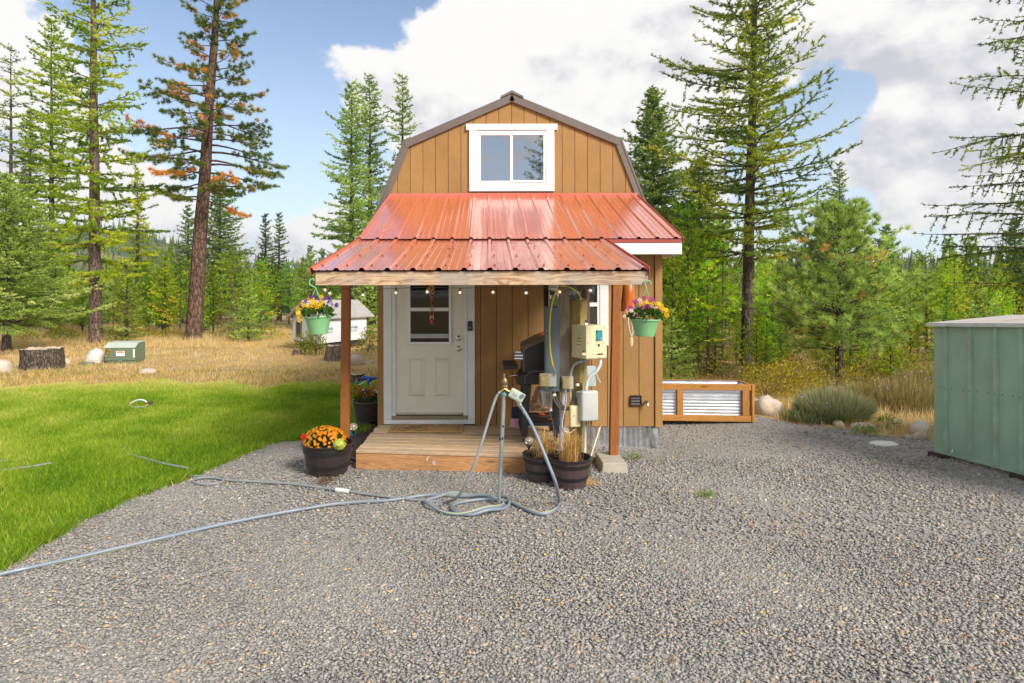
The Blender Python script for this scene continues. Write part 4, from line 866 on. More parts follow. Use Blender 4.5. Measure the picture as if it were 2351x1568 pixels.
for line, (pa, pb), xe in ((0, ((DG, ZA), (DF, ZF)), RX1), (1, ((DF, ZF), (DE, ZE)), LX1)):
    for t in (0.1, 0.33, 0.62, 0.9):
        x = RX0 + 0.045
        while x < xe:
            scr.ball((x, pa[0] + (pb[0] - pa[0]) * t, pa[1] + (pb[1] - pa[1]) * t + 0.008), 0.011, 6, 4, (1, 1, 0.7)); x += 0.2286
so = scr.build("roof_screws", M("screw_washer", (0.22, 0.05, 0.035), 0.5), proof); so["kind"] = "stuff"
deb = MB(); rd = random.Random(12)
for cx_, t in ((-1.05, 0.08), (-0.95, 0.12), (-0.42, 0.42), (0.52, 0.08), (0.47, 0.22), (1.0, 0.12), (1.28, 0.45), (-0.2, 0.85), (0.9, 0.8)):
    for k in range(16 if cx_ != -0.42 else 40):
        p = Vector((cx_ + rd.gauss(0, 0.018 if cx_ != -0.42 else 0.05), 0, 0)); q_ = t + rd.gauss(0, 0.006); p.y = DF + (DE - DF) * q_; p.z = ZF + (ZE - ZF) * q_ + 0.012 + rd.random() * 0.006; a = rd.uniform(0, 6.28); d = Vector((math.cos(a), math.sin(a), 0.0)) * rd.uniform(0.01, 0.035); s_ = Vector((-d.y, d.x, 0)).normalized() * 0.003
        deb.add([p - d - s_, p - d + s_, p + d], [(0, 1, 2)])
deb.build("needle_debris", M("dry_needle_debris", (0.20, 0.11, 0.045), 0.9, var=0.4), proof)["kind"] = "stuff"
# eave boards
fas = MB().box(W(724, 0, DE).x, W(1488, 0, DE).x, DE, DE + 0.038, W(0, 654.5, DE).z, W(0, 623, DE).z).build("fascia_beam", FASC, cab, bevel=0.003)
tag(fas, "bare knotty pine beam, greyed at its ends")
MB().box(LX1 + 0.02, RX1 - 0.03, DF + 0.004, DF + 0.03, W(0, 584.5, DF).z, W(0, 558, DF).z).build("fascia_board", WHITE, cab, bevel=0.003)
MB().box(LX1 + 0.012, RX1 - 0.01, DF - 0.004, DF + 0.002, W(0, 557.5, DF).z, ZF - 0.004).build("drip_edge", REDTRIM, cab)
MB().box(LX1 + 0.02, RX1 - 0.035, DF + 0.031, DW, W(0, 584, DF).z + 0.02, W(0, 584, DF).z + 0.035).build("soffit", WHITE, cab)
MB().box(RX1 - 0.034, RX1 - 0.012, DF + 0.004, DG, W(0, 584.5, DF).z, ZF - 0.03).build("soffit_end", WHITE, cab)
# header under the rafters and the rafters themselves
hz = ZF + (ZE - ZF) * (DF - 6.72) / (DF - DE) - 0.05
MB().box(-1.66, 1.50, 6.68, 6.76, hz - 0.19, hz).build("header_beam", CEDAR, cab)
for k in range(6):
    x = -1.5 + k * 0.575
    MB().prism([(x, DF, ZF - 0.05), (x, DE + 0.04, ZE - 0.045), (x, DE + 0.04, ZE - 0.13), (x, DF, ZF - 0.145)], (0.038, 0, 0)).build("rafter", FASC, cab)
# posts (the right one leans a touch)
def post(pt, pb, w, zb):
    m = MB(); dp = 0.089
    for p, z in ((pt, hz - 0.01), (pb, zb)):
        m.v += [(p.x, p.y, z), (p.x + w, p.y, z), (p.x + w, p.y + dp, z), (p.x, p.y + dp, z)]
    m.f = [(0, 1, 2, 3), (7, 6, 5, 4), (0, 4, 5, 1), (1, 5, 6, 2), (2, 6, 7, 3), (3, 7, 4, 0)]; return m
PD = 6.70
post(W(784, 0, PD), W(779, 0, PD), 0.092, 0.0).build("post", CEDAR, cab, bevel=0.004)
post(W(1409, 0, PD), W(1399.5, 0, PD), 0.092, W(0, 1058, PD).z).build("post", CEDAR, cab, bevel=0.004)
# ---- door
w_ = lambda px, py: W(px, py, DW)
door = MB().box(w_(909, 0).x, w_(1063, 0).x, DW - 0.006, DW + 0.018, w_(0, 948).z, 2.45).build("door", DOORP, cab)
door["label"] = "off-white half-glazed entry door"
for x0, x1 in ((881, 900), (1073.5, 1090)): MB().box(w_(x0, 0).x, w_(x1, 0).x, DW - 0.03, DW - 0.002, w_(0, 961).z, 2.46).build("door_casing", WHITE, cab, bevel=0.004)
for x0, x1 in ((900.3, 908.8), (1063.3, 1073)): MB().box(w_(x0, 0).x, w_(x1, 0).x, DW - 0.022, DW + 0.01, w_(0, 961).z, 2.455).build("door_jamb", WHITE, cab, bevel=0.003)
MB().box(w_(881, 0).x, w_(1090, 0).x, DW - 0.032, DW - 0.002, w_(0, 972.5).z, w_(0, 961.4).z).build("door_casing", WHITE, cab, bevel=0.004)
MB().box(w_(900, 0).x, w_(1073, 0).x, DW - 0.05, DW + 0.01, w_(0, 961).z, w_(0, 953).z).build("threshold", M("threshold_metal", (0.30, 0.25, 0.17), 0.5, 0.6), cab, bevel=0.004)
MB().box(w_(911, 0).x, w_(1061, 0).x, DW - 0.014, DW - 0.0065, w_(0, 951).z, w_(0, 946.5).z).build("door_sweep", M("sweep_metal", (0.55, 0.52, 0.44), 0.4, 0.7), door)
lite = frame(MB(), w_(936.5, 0).x, w_(1037, 0).x, w_(0, 791).z, 2.25, 0.036, DW - 0.024, DW - 0.0065).build("window_lite", WVINYL, door, bevel=0.006)
MB().box(w_(943, 0).x, w_(1030, 0).x, DW - 0.028, DW - 0.0075, w_(0, 714).z, w_(0, 706).z).build("meeting_rail", WVINYL, door, bevel=0.003)
MB().box(w_(940, 0).x, w_(1033, 0).x, DW - 0.011, DW - 0.008, w_(0, 706.4).z, 2.23).build("pane", PANE_D, door)
MB().box(w_(940, 0).x, w_(1033, 0).x, DW - 0.016, DW - 0.012, w_(0, 786.5).z, w_(0, 713.6).z).build("pane", PANE_D, door)
MB().box(w_(943, 0).x, w_(1029.5, 0).x, DW - 0.02, DW - 0.0165, w_(0, 776).z, w_(0, 766).z).build("sash_bar", M("grey_sash", (0.42, 0.43, 0.43), 0.5), door)
for x0, x1 in ((938, 973), (997.5, 1034.6)):
    x0, x1, z0, z1 = w_(x0, 0).x, w_(x1, 0).x, w_(0, 910.5).z, w_(0, 820.5).z
    pm = frame(MB(), x0, x1, z0, z1, 0.018, DW - 0.013, DW - 0.0062); pm.box(x0 + 0.03, x1 - 0.03, DW - 0.011, DW - 0.0062, z0 + 0.03, z1 - 0.03); pm.build("door_panel", DOORP, door, bevel=0.0045)
def knob(px, py, r, name):
    c = w_(px, py); m = MB(); m.lathe([(r * 1.05, 0), (r * 1.1, 0.008), (r * 0.45, 0.014), (r * 0.42, 0.03), (r * 0.95, 0.042), (r * 0.98, 0.055), (r * 0.6, 0.064), (0.001, 0.066)], 16, (0, 0, 0))
    m.rotate(Matrix.Rotation(R(90), 3, 'X'), (0, 0, 0)); m.v = [(c.x + x, DW - 0.006 + y, c.z + z) for x, y, z in m.v]; m.build(name, NICKEL, door, smooth=True)
knob(1053, 776, 0.033, "deadbolt"); knob(1053, 800, 0.031, "door_knob")
bell = MB().box(w_(1074, 0).x, w_(1085, 0).x, DW - 0.055, DW - 0.0305, w_(0, 759).z, w_(0, 737).z).build("doorbell", BLACKP, cab, bevel=0.005)
c = w_(1079.5, 752); bb = MB(); bb.lathe([(0.012, 0), (0.012, 0.003), (0.008, 0.004), (0.001, 0.004)], 16, (0, 0, 0)); bb.rotate(Matrix.Rotation(R(90), 3, 'X'), (0, 0, 0)); bb.v = [(c.x + x, DW - 0.0552 + y, c.z + z) for x, y, z in bb.v]; bb.build("button", M("bell_button", (0.25, 0.25, 0.27), 0.3), bell, smooth=True)
# ---- right window
sw = MB().box(w_(1376, 0).x, w_(1396, 0).x, DW - 0.03, DW - 0.001, wz0, wz1).build("window", WHITE, cab, bevel=0.004); sw["label"] = "white trimmed window behind the meter pole"
MB().box(w_(1259, 0).x, w_(1277, 0).x, DW - 0.03, DW - 0.001, wz0, wz1).build("casing", M("peeling_white_paint", (0.62, 0.60, 0.55), 0.7, var=0.12, scale=14, dirt=((0.33, 0.27, 0.2), 0.7)), sw, bevel=0.004)
MB().box(w_(1277.5, 0).x, w_(1375.5, 0).x, DW - 0.03, DW - 0.001, wz0, wz0 + 0.1).build("casing", WHITE, sw, bevel=0.004)
frame(MB(), w_(1277.5, 0).x, w_(1375.5, 0).x, wz0 + 0.101, wz1 - 0.01, 0.03, DW - 0.024, DW - 0.002).build("sash", WVINYL, sw, bevel=0.003)
MB().box(w_(1283, 0).x, w_(1370, 0).x, DW - 0.026, DW - 0.003, w_(0, 704).z, w_(0, 695).z).build("meeting_rail", WVINYL, sw)
MB().box(w_(1281, 0).x, w_(1372, 0).x, DW - 0.014, DW - 0.01, wz0 + 0.12, wz1 - 0.03).build("pane", glass("side_pane", (0.02, 0.025, 0.02)), sw)
# ---- dryer vent and outside tap
vx0, vx1, vz0, vz1 = w_(1446, 0).x, w_(1471.5, 0).x, w_(0, 932).z, w_(0, 908).z; BROWNP = M("brown_plastic", (0.035, 0.022, 0.016), 0.5, var=0.2)
vent = frame(MB(), vx0, vx1, vz0, vz1, 0.012, DW - 0.03, DW - 0.001).build("wall_vent", BROWNP, cab, bevel=0.003)
for k in range(3):
    z = vz0 + 0.014 + k * 0.037; MB().prism([(vx0 + 0.013, DW - 0.026, z), (vx0 + 0.013, DW - 0.006, z + 0.034), (vx0 + 0.013, DW - 0.003, z + 0.033), (vx0 + 0.013, DW - 0.022, z)], (vx1 - vx0 - 0.026, 0, 0)).build("louvre", BROWNP, vent)
c = w_(1483, 922); tp = MB(); tp.tube([c, c + Vector((0, -0.05, 0.0)), c + Vector((0, -0.08, -0.02)), c + Vector((0, -0.085, -0.045))], [0.014, 0.014, 0.013, 0.013], 10)
tapo = tp.build("wall_tap", NICKEL, cab, smooth=True); MB().lathe([(0.001, 0), (0.026, 0.002), (0.028, 0.008), (0.02, 0.014), (0.001, 0.015)], 8, c + Vector((0, -0.07, 0.012))).build("handle", NICKEL, tapo, smooth=True)

# ================================================================== PORCH DECK
deck = thing("porch_deck", "low weathered timber deck in front of the white door", "deck", (-0.2, 7.1, 0))
dz = W(0, 973, DW).z; DX0, DX1 = -1.425, 0.98; nb = 9; yL, yR = 6.51, 6.30
for k in range(nb):
    t0, t1 = k / nb, (k + 1) / nb; ya0, ya1 = DW - 0.035 - (DW - 0.035 - yL) * t0, DW - 0.035 - (DW - 0.035 - yL) * t1 + 0.02; yb0, yb1 = DW - 0.035 - (DW - 0.035 - yR) * t0, DW - 0.035 - (DW - 0.035 - yR) * t1 + 0.02
    e = random.Random(k).uniform(-0.012, 0.012); zz = dz + random.Random(k + 9).uniform(-0.002, 0.002)
    MB().prism([(DX0 + e, ya0, zz), (DX1 + e, yb0, zz - 0.02), (DX1 + e, yb1, zz - 0.02), (DX0 + e, ya1, zz)], (0, 0, -0.036)).build("deck_board", DECKW, deck, bevel=0.008)
MB().prism([(DX0, yL + 0.012, dz - 0.038), (DX1, yR + 0.012, dz - 0.058), (DX1, yR + 0.05, dz - 0.058), (DX0, yL + 0.05, dz - 0.038)], (0, 0, -0.16)).build("rim_joist", DECKF, deck, bevel=0.003)
for xx in (DX0 + 0.002, DX1 - 0.04): MB().box(xx, xx + 0.038, yL + 0.06, DW - 0.05, -0.02, dz - 0.06).build("side_joist", DECKF, deck)
def on_rim(px, py): p = W(px, py, 6.5); t = (p.x - DX0) / (DX1 - DX0); return Vector((p.x, yL + (yR - yL) * t + 0.009, p.z))
pm = MB(); WPAINT = M("white_paint_mark", (0.8, 0.8, 0.78), 0.7)
for pts_ in ([(984, 1046), (981, 1049), (980, 1052), (982, 1055)], [(994, 1056), (995, 1064)], [(998, 1056), (999, 1064)]): pm.tube([on_rim(*q) for q in pts_], 0.004, 5)
pm.build("paint_mark", WPAINT, deck)
pier = thing("pier_block", "square concrete pier block under the right porch post", "concrete block", G(1408, 1075))
pb = W(1408, 0, 6.45); m = MB(); bw, tw = 0.145, 0.125; zt = W(0, 1063, 6.4).z
m.add([(pb.x - bw, 6.36, -0.06), (pb.x + bw, 6.36, -0.06), (pb.x + bw, 6.36 + 2 * bw + 0.12, -0.06), (pb.x - bw, 6.36 + 2 * bw + 0.12, -0.06), (pb.x - tw, 6.40, zt), (pb.x + tw, 6.40, zt), (pb.x + tw, 6.84, zt), (pb.x - tw, 6.84, zt)], [(0, 3, 2, 1), (4, 5, 6, 7), (0, 1, 5, 4), (1, 2, 6, 5), (2, 3, 7, 6), (3, 0, 4, 7)])
m.build("block", CONC, pier, bevel=0.008); MB().box(pb.x - 0.02, pb.x + 0.02, 6.72, 6.76, zt - 0.002, W(0, 1057, PD).z).build("post_bracket", GALV, pier)
# second pier, at the left post

# ================================================================== SMALL THINGS ON THE PORCH
RED = M("red_plastic", (0.55, 0.03, 0.02), 0.4); ORANGE = M("orange_plastic", (0.75, 0.16, 0.03), 0.45); YELLOWP = M("yellow_rubber", (0.80, 0.58, 0.02), 0.45)
GREYPAINT = M("grey_panel_paint", (0.115, 0.15, 0.165), 0.5, var=0.07, scale=3, dirt=((0.24, 0.25, 0.24), 0.3)); LGREY = M("light_grey_plastic", (0.47, 0.48, 0.45), 0.5, var=0.06, dirt=((0.40, 0.37, 0.30), 0.3))
CREAM = M("cream_enamel", (0.66, 0.59, 0.36), 0.5, var=0.05, scale=3, dirt=((0.50, 0.43, 0.26), 0.35)); PVC = M("white_pvc", (0.72, 0.72, 0.70), 0.4, var=0.04); PVCG = M("grey_pvc", (0.40, 0.41, 0.43), 0.5, var=0.08)
BRASS = M("brass", (0.60, 0.40, 0.12), 0.35, 0.9, var=0.15); CHROME = M("chrome", (0.75, 0.75, 0.77), 0.15, 1.0, var=0.05)
SOIL = M("potting_soil", (0.03, 0.02, 0.014), 0.95, var=0.4, scale=30, bump=0.6, bscale=60)
COIR = M("coir_mat", (0.33, 0.19, 0.06), 0.95, var=0.18, scale=30, bump=0.7, bscale=300, bdist=0.003)
INK = M("faded_ink", (0.09, 0.075, 0.05), 0.9, var=0.3)

mat_ = thing("doormat", "tan coir doormat with a faded bicycle print before the white door", "doormat", W(975, 980, 7.6))
my0, my1 = 7.36, 7.80; mx0, mx1 = W(889, 0, my0).x, W(1061, 0, my0).x; zt = dz + 0.016
MB().prism([(mx0, my0, dz + 0.002), (mx1, my0 - 0.01, dz - 0.001), (mx1 + 0.005, my1, dz - 0.001), (mx0, my1, dz + 0.002)], (0, 0, 0.014)).build("mat_body", COIR, mat_, bevel=0.004)
ln = MB()
for x0, x1, y0, y1 in ((mx0 + 0.06, mx0 + 0.067, my0 + 0.04, my1 - 0.03), (mx1 - 0.067, mx1 - 0.06, my0 + 0.04, my1 - 0.03)): ln.box(x0, x1, y0, y1, zt - 0.002, zt + 0.001)
ln.build("border_line", INK, mat_)
def mat_pt(u, v): return Vector((mx0 + (mx1 - mx0) * u, my0 + (my1 - my0) * v, zt + 0.0015))
bk = MB()
for u in (0.20, 0.44): bk.tube([mat_pt(u, 0.3) + Vector((0.075 * math.cos(a), 0.085 * math.sin(a), 0)) for a in np.linspace(0, 6.283, 19)], 0.004, 4)
for a, b in (((0.20, 0.3), (0.29, 0.6)), ((0.29, 0.6), (0.34, 0.32)), ((0.34, 0.32), (0.20, 0.3)), ((0.29, 0.55), (0.40, 0.58)), ((0.34, 0.32), (0.41, 0.62)), ((0.44, 0.3), (0.40, 0.66)), ((0.26, 0.62), (0.31, 0.62))): bk.tube([mat_pt(*a), mat_pt(*b)], 0.004, 4)
bk.build("bicycle_print", INK, mat_)
text_part("lettering", "North  Home", 0.085, INK, mat_, mat_pt(0.62, 0.78), Matrix.Rotation(-0.02, 3, 'Z') @ Matrix(((1, 0.2, 0), (0, 1, 0), (0, 0, 1))))

sign = thing("welcome_sign", "hanging WELCOME letters below a small sunflower on the door", "sign", w_(992, 700) + Vector((0, -0.04, 0)))
SGN = [M("sign_rust", (0.75, 0.17, 0.03), 0.6), M("sign_cream", (0.82, 0.60, 0.34), 0.6), M("sign_green", (0.25, 0.32, 0.07), 0.6), M("sign_brown", (0.36, 0.16, 0.06), 0.6)]
MB().tube([w_(992, 656) + Vector((0, -0.033, 0)), w_(992, 742) + Vector((0, -0.033, 0))], 0.0025, 5).build("string", M("sign_cord", (0.25, 0.06, 0.03), 0.8), sign)
for ch, py, mi in zip("WELCOME", (673.5, 685, 696, 707, 718, 729, 739.5), (1, 0, 3, 2, 0, 1, 0)): text_part("letter", ch, 0.078, SGN[mi], sign, w_(992, py) + Vector((0, -0.04, 0)), FACE_CAM, 0.004)
sf = MB(); c = w_(991.5, 661) + Vector((0, -0.045, 0))
for k in range(16):
    a = 6.283 * k / 16; d = Vector((math.cos(a), 0, math.sin(a))); q = Vector((-d.z, 0, d.x)); sf.add([c + d * 0.014, c + d * 0.03 + q * 0.007, c + d * 0.043, c + d * 0.03 - q * 0.007], [(0, 1, 2, 3)])
so = sf.build("sunflower", M("sunflower_petal", (0.62, 0.38, 0.02), 0.6), sign); MB().ball(c, 0.017, 10, 6, (1, 0.4, 1)).build("flower_centre", BLACKP, so)

# ---- string lights
WIRE = M("light_wire", (0.12, 0.09, 0.07), 0.6); SOCK = M("bulb_socket", (0.16, 0.10, 0.08), 0.4); BULB = clear_glass("bulb_glass", (0.95, 0.85, 0.72)); FIL = emit("bulb_filament", (1.0, 0.72, 0.42), 2.2)
sl = thing("string_lights", "string of small lit globe bulbs under the porch beam", "string lights", W(1050, 660, DE + 0.12))
DS = DE + 0.10
bp = [(746, 664), (757, 672), (833, 676), (909, 671), (981, 669), (1056, 671), (1132, 670.5), (1208, 672), (1285, 670), (1356, 667)]
wp = [(733, 656), (748, 660), (790, 663), (833, 665), (909, 661.5), (981, 659.5), (1056, 661), (1132, 660), (1208, 661), (1285, 659.5), (1354, 658)]
low = [W(1356, 668, 6.25), W(1352, 700, 6.3), W(1349, 745, 6.3), W(1345, 790, 6.22), W(1340, 825, 6.25), W(1330, 865, 6.3), W(1322, 893, 6.3), W(1295, 902, 6.3)]
MB().tube(spline([W(x, y, DS) for x, y in wp], 4) + spline(low, 4), 0.0028, 5).build("wire", WIRE, sl)
for (x, y), dd in [(q, DS) for q in bp] + [((1346, 744), 6.28), ((1340, 813), 6.2), ((1326, 883), 6.28), ((1273, 906), 6.3)]:
    c = W(x, y + 1, dd); s_ = dd / DS; bo = MB().ball(c, 0.0195 * s_, 14, 9).build("bulb", BULB, sl, smooth=True)
    MB().lathe([(0.009, 0.017), (0.0115, 0.02), (0.0115, 0.04), (0.006, 0.044)], 8, c, closed=True).build("socket", SOCK, bo, smooth=True)
    MB().ball(c + Vector((0, 0, 0.002)), 0.0062 * s_, 6, 5).build("filament", FIL, bo)

# ---- flowers helper
def flower_mesh(P, Nn, rad, npet=5, tint=None, seed=0):
    """open blossoms facing along Nn; tint: petal colour position, heart = tint+0.5"""
    r = np.random.default_rng(seed); V, F, T = [], [], []
    for i, (p, nv) in enumerate(zip(P, Nn)):
        nv = Vector(nv).normalized(); u = nv.orthogonal().normalized(); w = nv.cross(u); a0 = r.uniform(0, 6); rd = rad * r.uniform(0.75, 1.2); t = tint[i] if tint is not None else 0.3
        b = len(V); V.append(Vector(p) + nv * rd * 0.12); T.append(min(1, t + 0.5))
        for k in range(npet):
            a = a0 + 6.283 * k / npet
            for da, rr_, zz in ((-0.45, 0.75, 0.15), (0, 1.0, 0.05), (0.45, 0.75, 0.15)):
                V.append(Vector(p) + (u * math.cos(a + da) + w * math.sin(a + da)) * rd * rr_ + nv * rd * zz); T.append(t)
            j = b + 1 + 3 * k; F += [(b, j, j + 1), (b, j + 1, j + 2)]
    return mesh_np("blossoms", [tuple(v) for v in V], F, {'tint': T})
def leafball(c, rx, ry, rz, n, size, seed, lo=-0.2, flat=0.5, tint=(0.5, 0.2), inner=0.45, ratio=0.45):
    r = np.random.default_rng(seed); d = unit(r.normal(0, 1, (n * 2, 3))); d = d[d[:, 2] > lo][:n]; n = len(d); rad = r.uniform(inner, 1, n) ** 0.6
    P = np.array(c) + d * rad[:, None] * np.array([rx, ry, rz]); D = unit(d * 0.8 + r.normal(0, flat, (n, 3)) + np.array([0, 0, 0.2])); L = r.uniform(0.6, 1.2, n) * size
    s_ = unit(np.cross(D, r.normal(0, 1, (n, 3)))) * (L * ratio / 2)[:, None]; M_ = P + D * (L * 0.5)[:, None]
    V = np.stack([P, M_ - s_, P + D * L[:, None], M_ + s_], 1).reshape(-1, 3); return V, np.arange(4 * n).reshape(-1, 4), np.repeat(np.clip(r.normal(tint[0], tint[1], n), 0, 1), 4)
L_POT = leaf("bedding_leaf", [(0, (0.02, 0.055, 0.008)), (0.5, (0.06, 0.14, 0.015)), (1, (0.16, 0.28, 0.05))], 0.3)
def petals(name, stops): return leaf(name, stops, 0.3, 0.6)
PET_Y = petals("yellow_petal", [(0, (0.85, 0.50, 0.01)), (0.45, (0.90, 0.62, 0.02)), (0.7, (0.75, 0.28, 0.01)), (1, (0.35, 0.10, 0.01))])
PET_P = petals("purple_petal", [(0, (0.07, 0.015, 0.16)), (0.45, (0.15, 0.02, 0.26)), (1, (0.02, 0.005, 0.04))])
PET_M = petals("maroon_petal", [(0, (0.22, 0.01, 0.09)), (0.45, (0.45, 0.03, 0.26)), (1, (0.05, 0.0, 0.03))])
PET_K = petals("pink_petal", [(0, (0.72, 0.42, 0.40)), (0.45, (0.85, 0.65, 0.60)), (0.7, (0.75, 0.40, 0.05)), (1, (0.4, 0.12, 0.02))])
PET_O = petals("orange_petal", [(0, (0.72, 0.17, 0.01)), (0.45, (0.85, 0.34, 0.01)), (0.7, (0.62, 0.12, 0.01)), (1, (0.45, 0.08, 0.01))])
PET_R = petals("red_petal", [(0, (0.65, 0.01, 0.015)), (0.5, (0.75, 0.02, 0.02)), (1, (0.15, 0.01, 0.01))])
POTG = M("green_pot_plastic", (0.20, 0.42, 0.19), 0.42, var=0.05, scale=3)
HANG = M("green_hanger_plastic", (0.22, 0.46, 0.27), 0.4)

def hanging_pot(name, label, cx, rim_y, bot_y, rim_w, hook, joint, tilt, beds, seed, dd):
    c = W(cx, rim_y, dd); s = dd / FPX; rr_ = rim_w * s / 2; h = (bot_y - rim_y) * s
    t = thing(name, label, "hanging pot", W(cx, bot_y, dd)); rot = Matrix.Rotation(R(tilt), 3, 'Y')
    prof = [(rr_ * 0.62, -h + 0.004), (rr_ * 0.66, -h), (rr_ * 0.68, -h + 0.006), (rr_ * 0.69, -h + 0.02), (rr_ * 0.93, -0.022), (rr_ * 0.94, -0.018), (rr_, -0.016), (rr_ * 1.02, -0.006), (rr_ * 1.0, 0.0), (rr_ * 0.93, -0.002), (rr_ * 0.9, -0.03)]
    MB().lathe([(0.001, -h + 0.004)] + prof, 40, c).rotate(rot, c).build("pot", POTG, t, smooth=True)
    MB().lathe([(0.001, -0.024), (rr_ * 0.9, -0.028)], 24, c).rotate(rot, c).build("soil", SOIL, t)
    hk = [W(x, y, dd) for x, y in hook]; jn = W(*joint, dd)
    MB().tube(spline(hk + [jn], 5), 0.006, 7).build("hook", HANG, t, smooth=True)
    hw = MB()
    for a in (3.3, 5.6, 1.4): e = c + rot @ Vector((rr_ * 0.98 * math.cos(a), rr_ * 0.98 * math.sin(a), 0)); hw.tube([jn, (jn + e) / 2 + Vector((0.004 * math.cos(a), 0, 0)), e], 0.0026, 5)
    hw.build("hanger", HANG, t)
    V, F, T = leafball(c + Vector((0, 0, 0.01)), rr_ * 1.12, rr_ * 1.05, 0.085, 520, 0.045, seed, lo=-0.05, ratio=0.5); finish("leaves", mesh_np("leaves", V, F, {'tint': T}), L_POT, t)
    for nm, pm_, pts_, rad in beds:
        r = np.random.default_rng(seed + len(pts_)); P = [W(x, y, dd) + Vector((0, r.uniform(-1.0, 0.1) * rr_ * 0.8, 0)) for x, y in pts_]
        finish("blossoms", flower_mesh(P, [(r.uniform(-0.5, 0.5), -1, r.uniform(-0.1, 0.6)) for _ in P], rad, 5, r.uniform(0, 0.42, len(P)), seed), pm_, t)["label"] = nm
rz_ = random.Random(4)
def scat(c, n, sx, sy): return [(c[0] + rz_.gauss(0, sx), c[1] + rz_.gauss(0, sy)) for _ in range(n)]
zl = lambda x, y: ((860 + x / 8.255) / 1.276, (810 + y / 8.255) / 1.276)
zr = lambda x, y: ((1780 + x / 6.272) / 1.276, (800 + y / 6.272) / 1.276)
ypts = [zl(*q) for q in [(420, 540), (480, 570), (540, 540), (520, 610), (450, 640), (520, 670), (580, 640), (560, 700), (690, 490), (730, 500), (720, 560), (740, 600), (690, 620), (660, 570), (700, 690), (540, 760), (570, 780), (500, 740), (220, 670), (290, 650), (310, 690), (180, 760), (200, 800), (170, 830), (200, 940), (250, 950), (220, 1040), (410, 700), (640, 720), (190, 860), (260, 620), (690, 650)]]
ppts = [zl(*q) for q in [(510, 470), (480, 490), (310, 570), (340, 600), (240, 720), (610, 530), (860, 510), (770, 540), (920, 570), (880, 620), (985, 665), (1080, 660), (1095, 690), (1070, 700), (780, 500)]]
hanging_pot("hanging_flower_pot", "green hanging pot of yellow and purple pansies at the left end of the beam", 729.5, 725, 766, 61, [(714, 646), (709.5, 650), (708, 656), (712, 643.5)][::-1][1:] and [zl(500, 95), zl(480, 55), zl(420, 60), zl(385, 120), zl(400, 190), zl(470, 230)], zl(540, 265), -4, [("yellow pansies", PET_Y, ypts, 0.024), ("purple pansies", PET_P, ppts, 0.021)], 71, DE - 0.02)
mpts = [zr(*q) for q in [(480, 550), (500, 580), (460, 530), (520, 520), (410, 650), (380, 640), (620, 650), (640, 670), (700, 590), (720, 620), (600, 520), (650, 440), (625, 465), (760, 480), (745, 510), (800, 520)]]
kpts = [zr(*q) for q in [(820, 640), (870, 650), (800, 620), (630, 760), (780, 710), (350, 690), (390, 690), (690, 670), (470, 650), (480, 770), (880, 690), (270, 790), (550, 500)]]
y2 = [zr(*q) for q in [(640, 560), (610, 580), (790, 560), (860, 580), (890, 570), (940, 630), (980, 660), (1020, 680), (990, 710), (1050, 770), (1030, 690), (940, 600), (680, 540), (740, 540), (1060, 790)]]
hanging_pot("hanging_flower_pot", "green hanging pot of maroon, pink and yellow pansies at the right end of the beam", 1481, 733, 772.5, 66, [zr(790, 215), zr(795, 175), zr(740, 140), zr(695, 155), zr(695, 220)], zr(715, 310), 1.5, [("maroon pansies", PET_M, mpts, 0.023), ("pale pink pansies", PET_K, kpts, 0.024), ("yellow pansies", PET_Y, y2, 0.024)], 83, DE - 0.02)

# ---- wooden bell beside the right post
bl = thing("wooden_wind_bell", "orange varnished wooden bell with a cord and paddle behind the right hanging pot", "wind bell", W(1444, 715, 6.95))
c = W(1443, 715, 6.95); MB().lathe([(0.001, 0.34), (0.03, 0.34), (0.062, 0.30), (0.075, 0.2), (0.086, 0.08), (0.094, 0.0), (0.088, 0.0), (0.078, 0.1)], 20, c).build("bell_body", wood("varnished_wood", (0.62, 0.17, 0.025), (0.42, 0.09, 0.012), 'Z', 0.8, 0.25, knots=True, bump=0.05), bl, smooth=True)
cp = MB(); cp.tube(spline([W(1442, 722, 6.9), W(1442.5, 740, 6.9), W(1446, 762, 6.9), W(1450, 772, 6.9)], 4), 0.006, 6); cp.tube(spline([W(1448, 722, 6.9), W(1450, 740, 6.9), W(1452.5, 762, 6.9), W(1450, 772, 6.9)], 4), 0.006, 6); cp.build("cord", M("cotton_cord", (0.66, 0.60, 0.52), 0.9), bl)
c = W(1449.5, 785, 6.9); MB().ball(c, 0.06, 14, 10, (0.33, 0.12, 1.0)).build("paddle", wood("pale_paddle", (0.78, 0.63, 0.38), (0.62, 0.45, 0.24), 'Z'), bl, smooth=True)

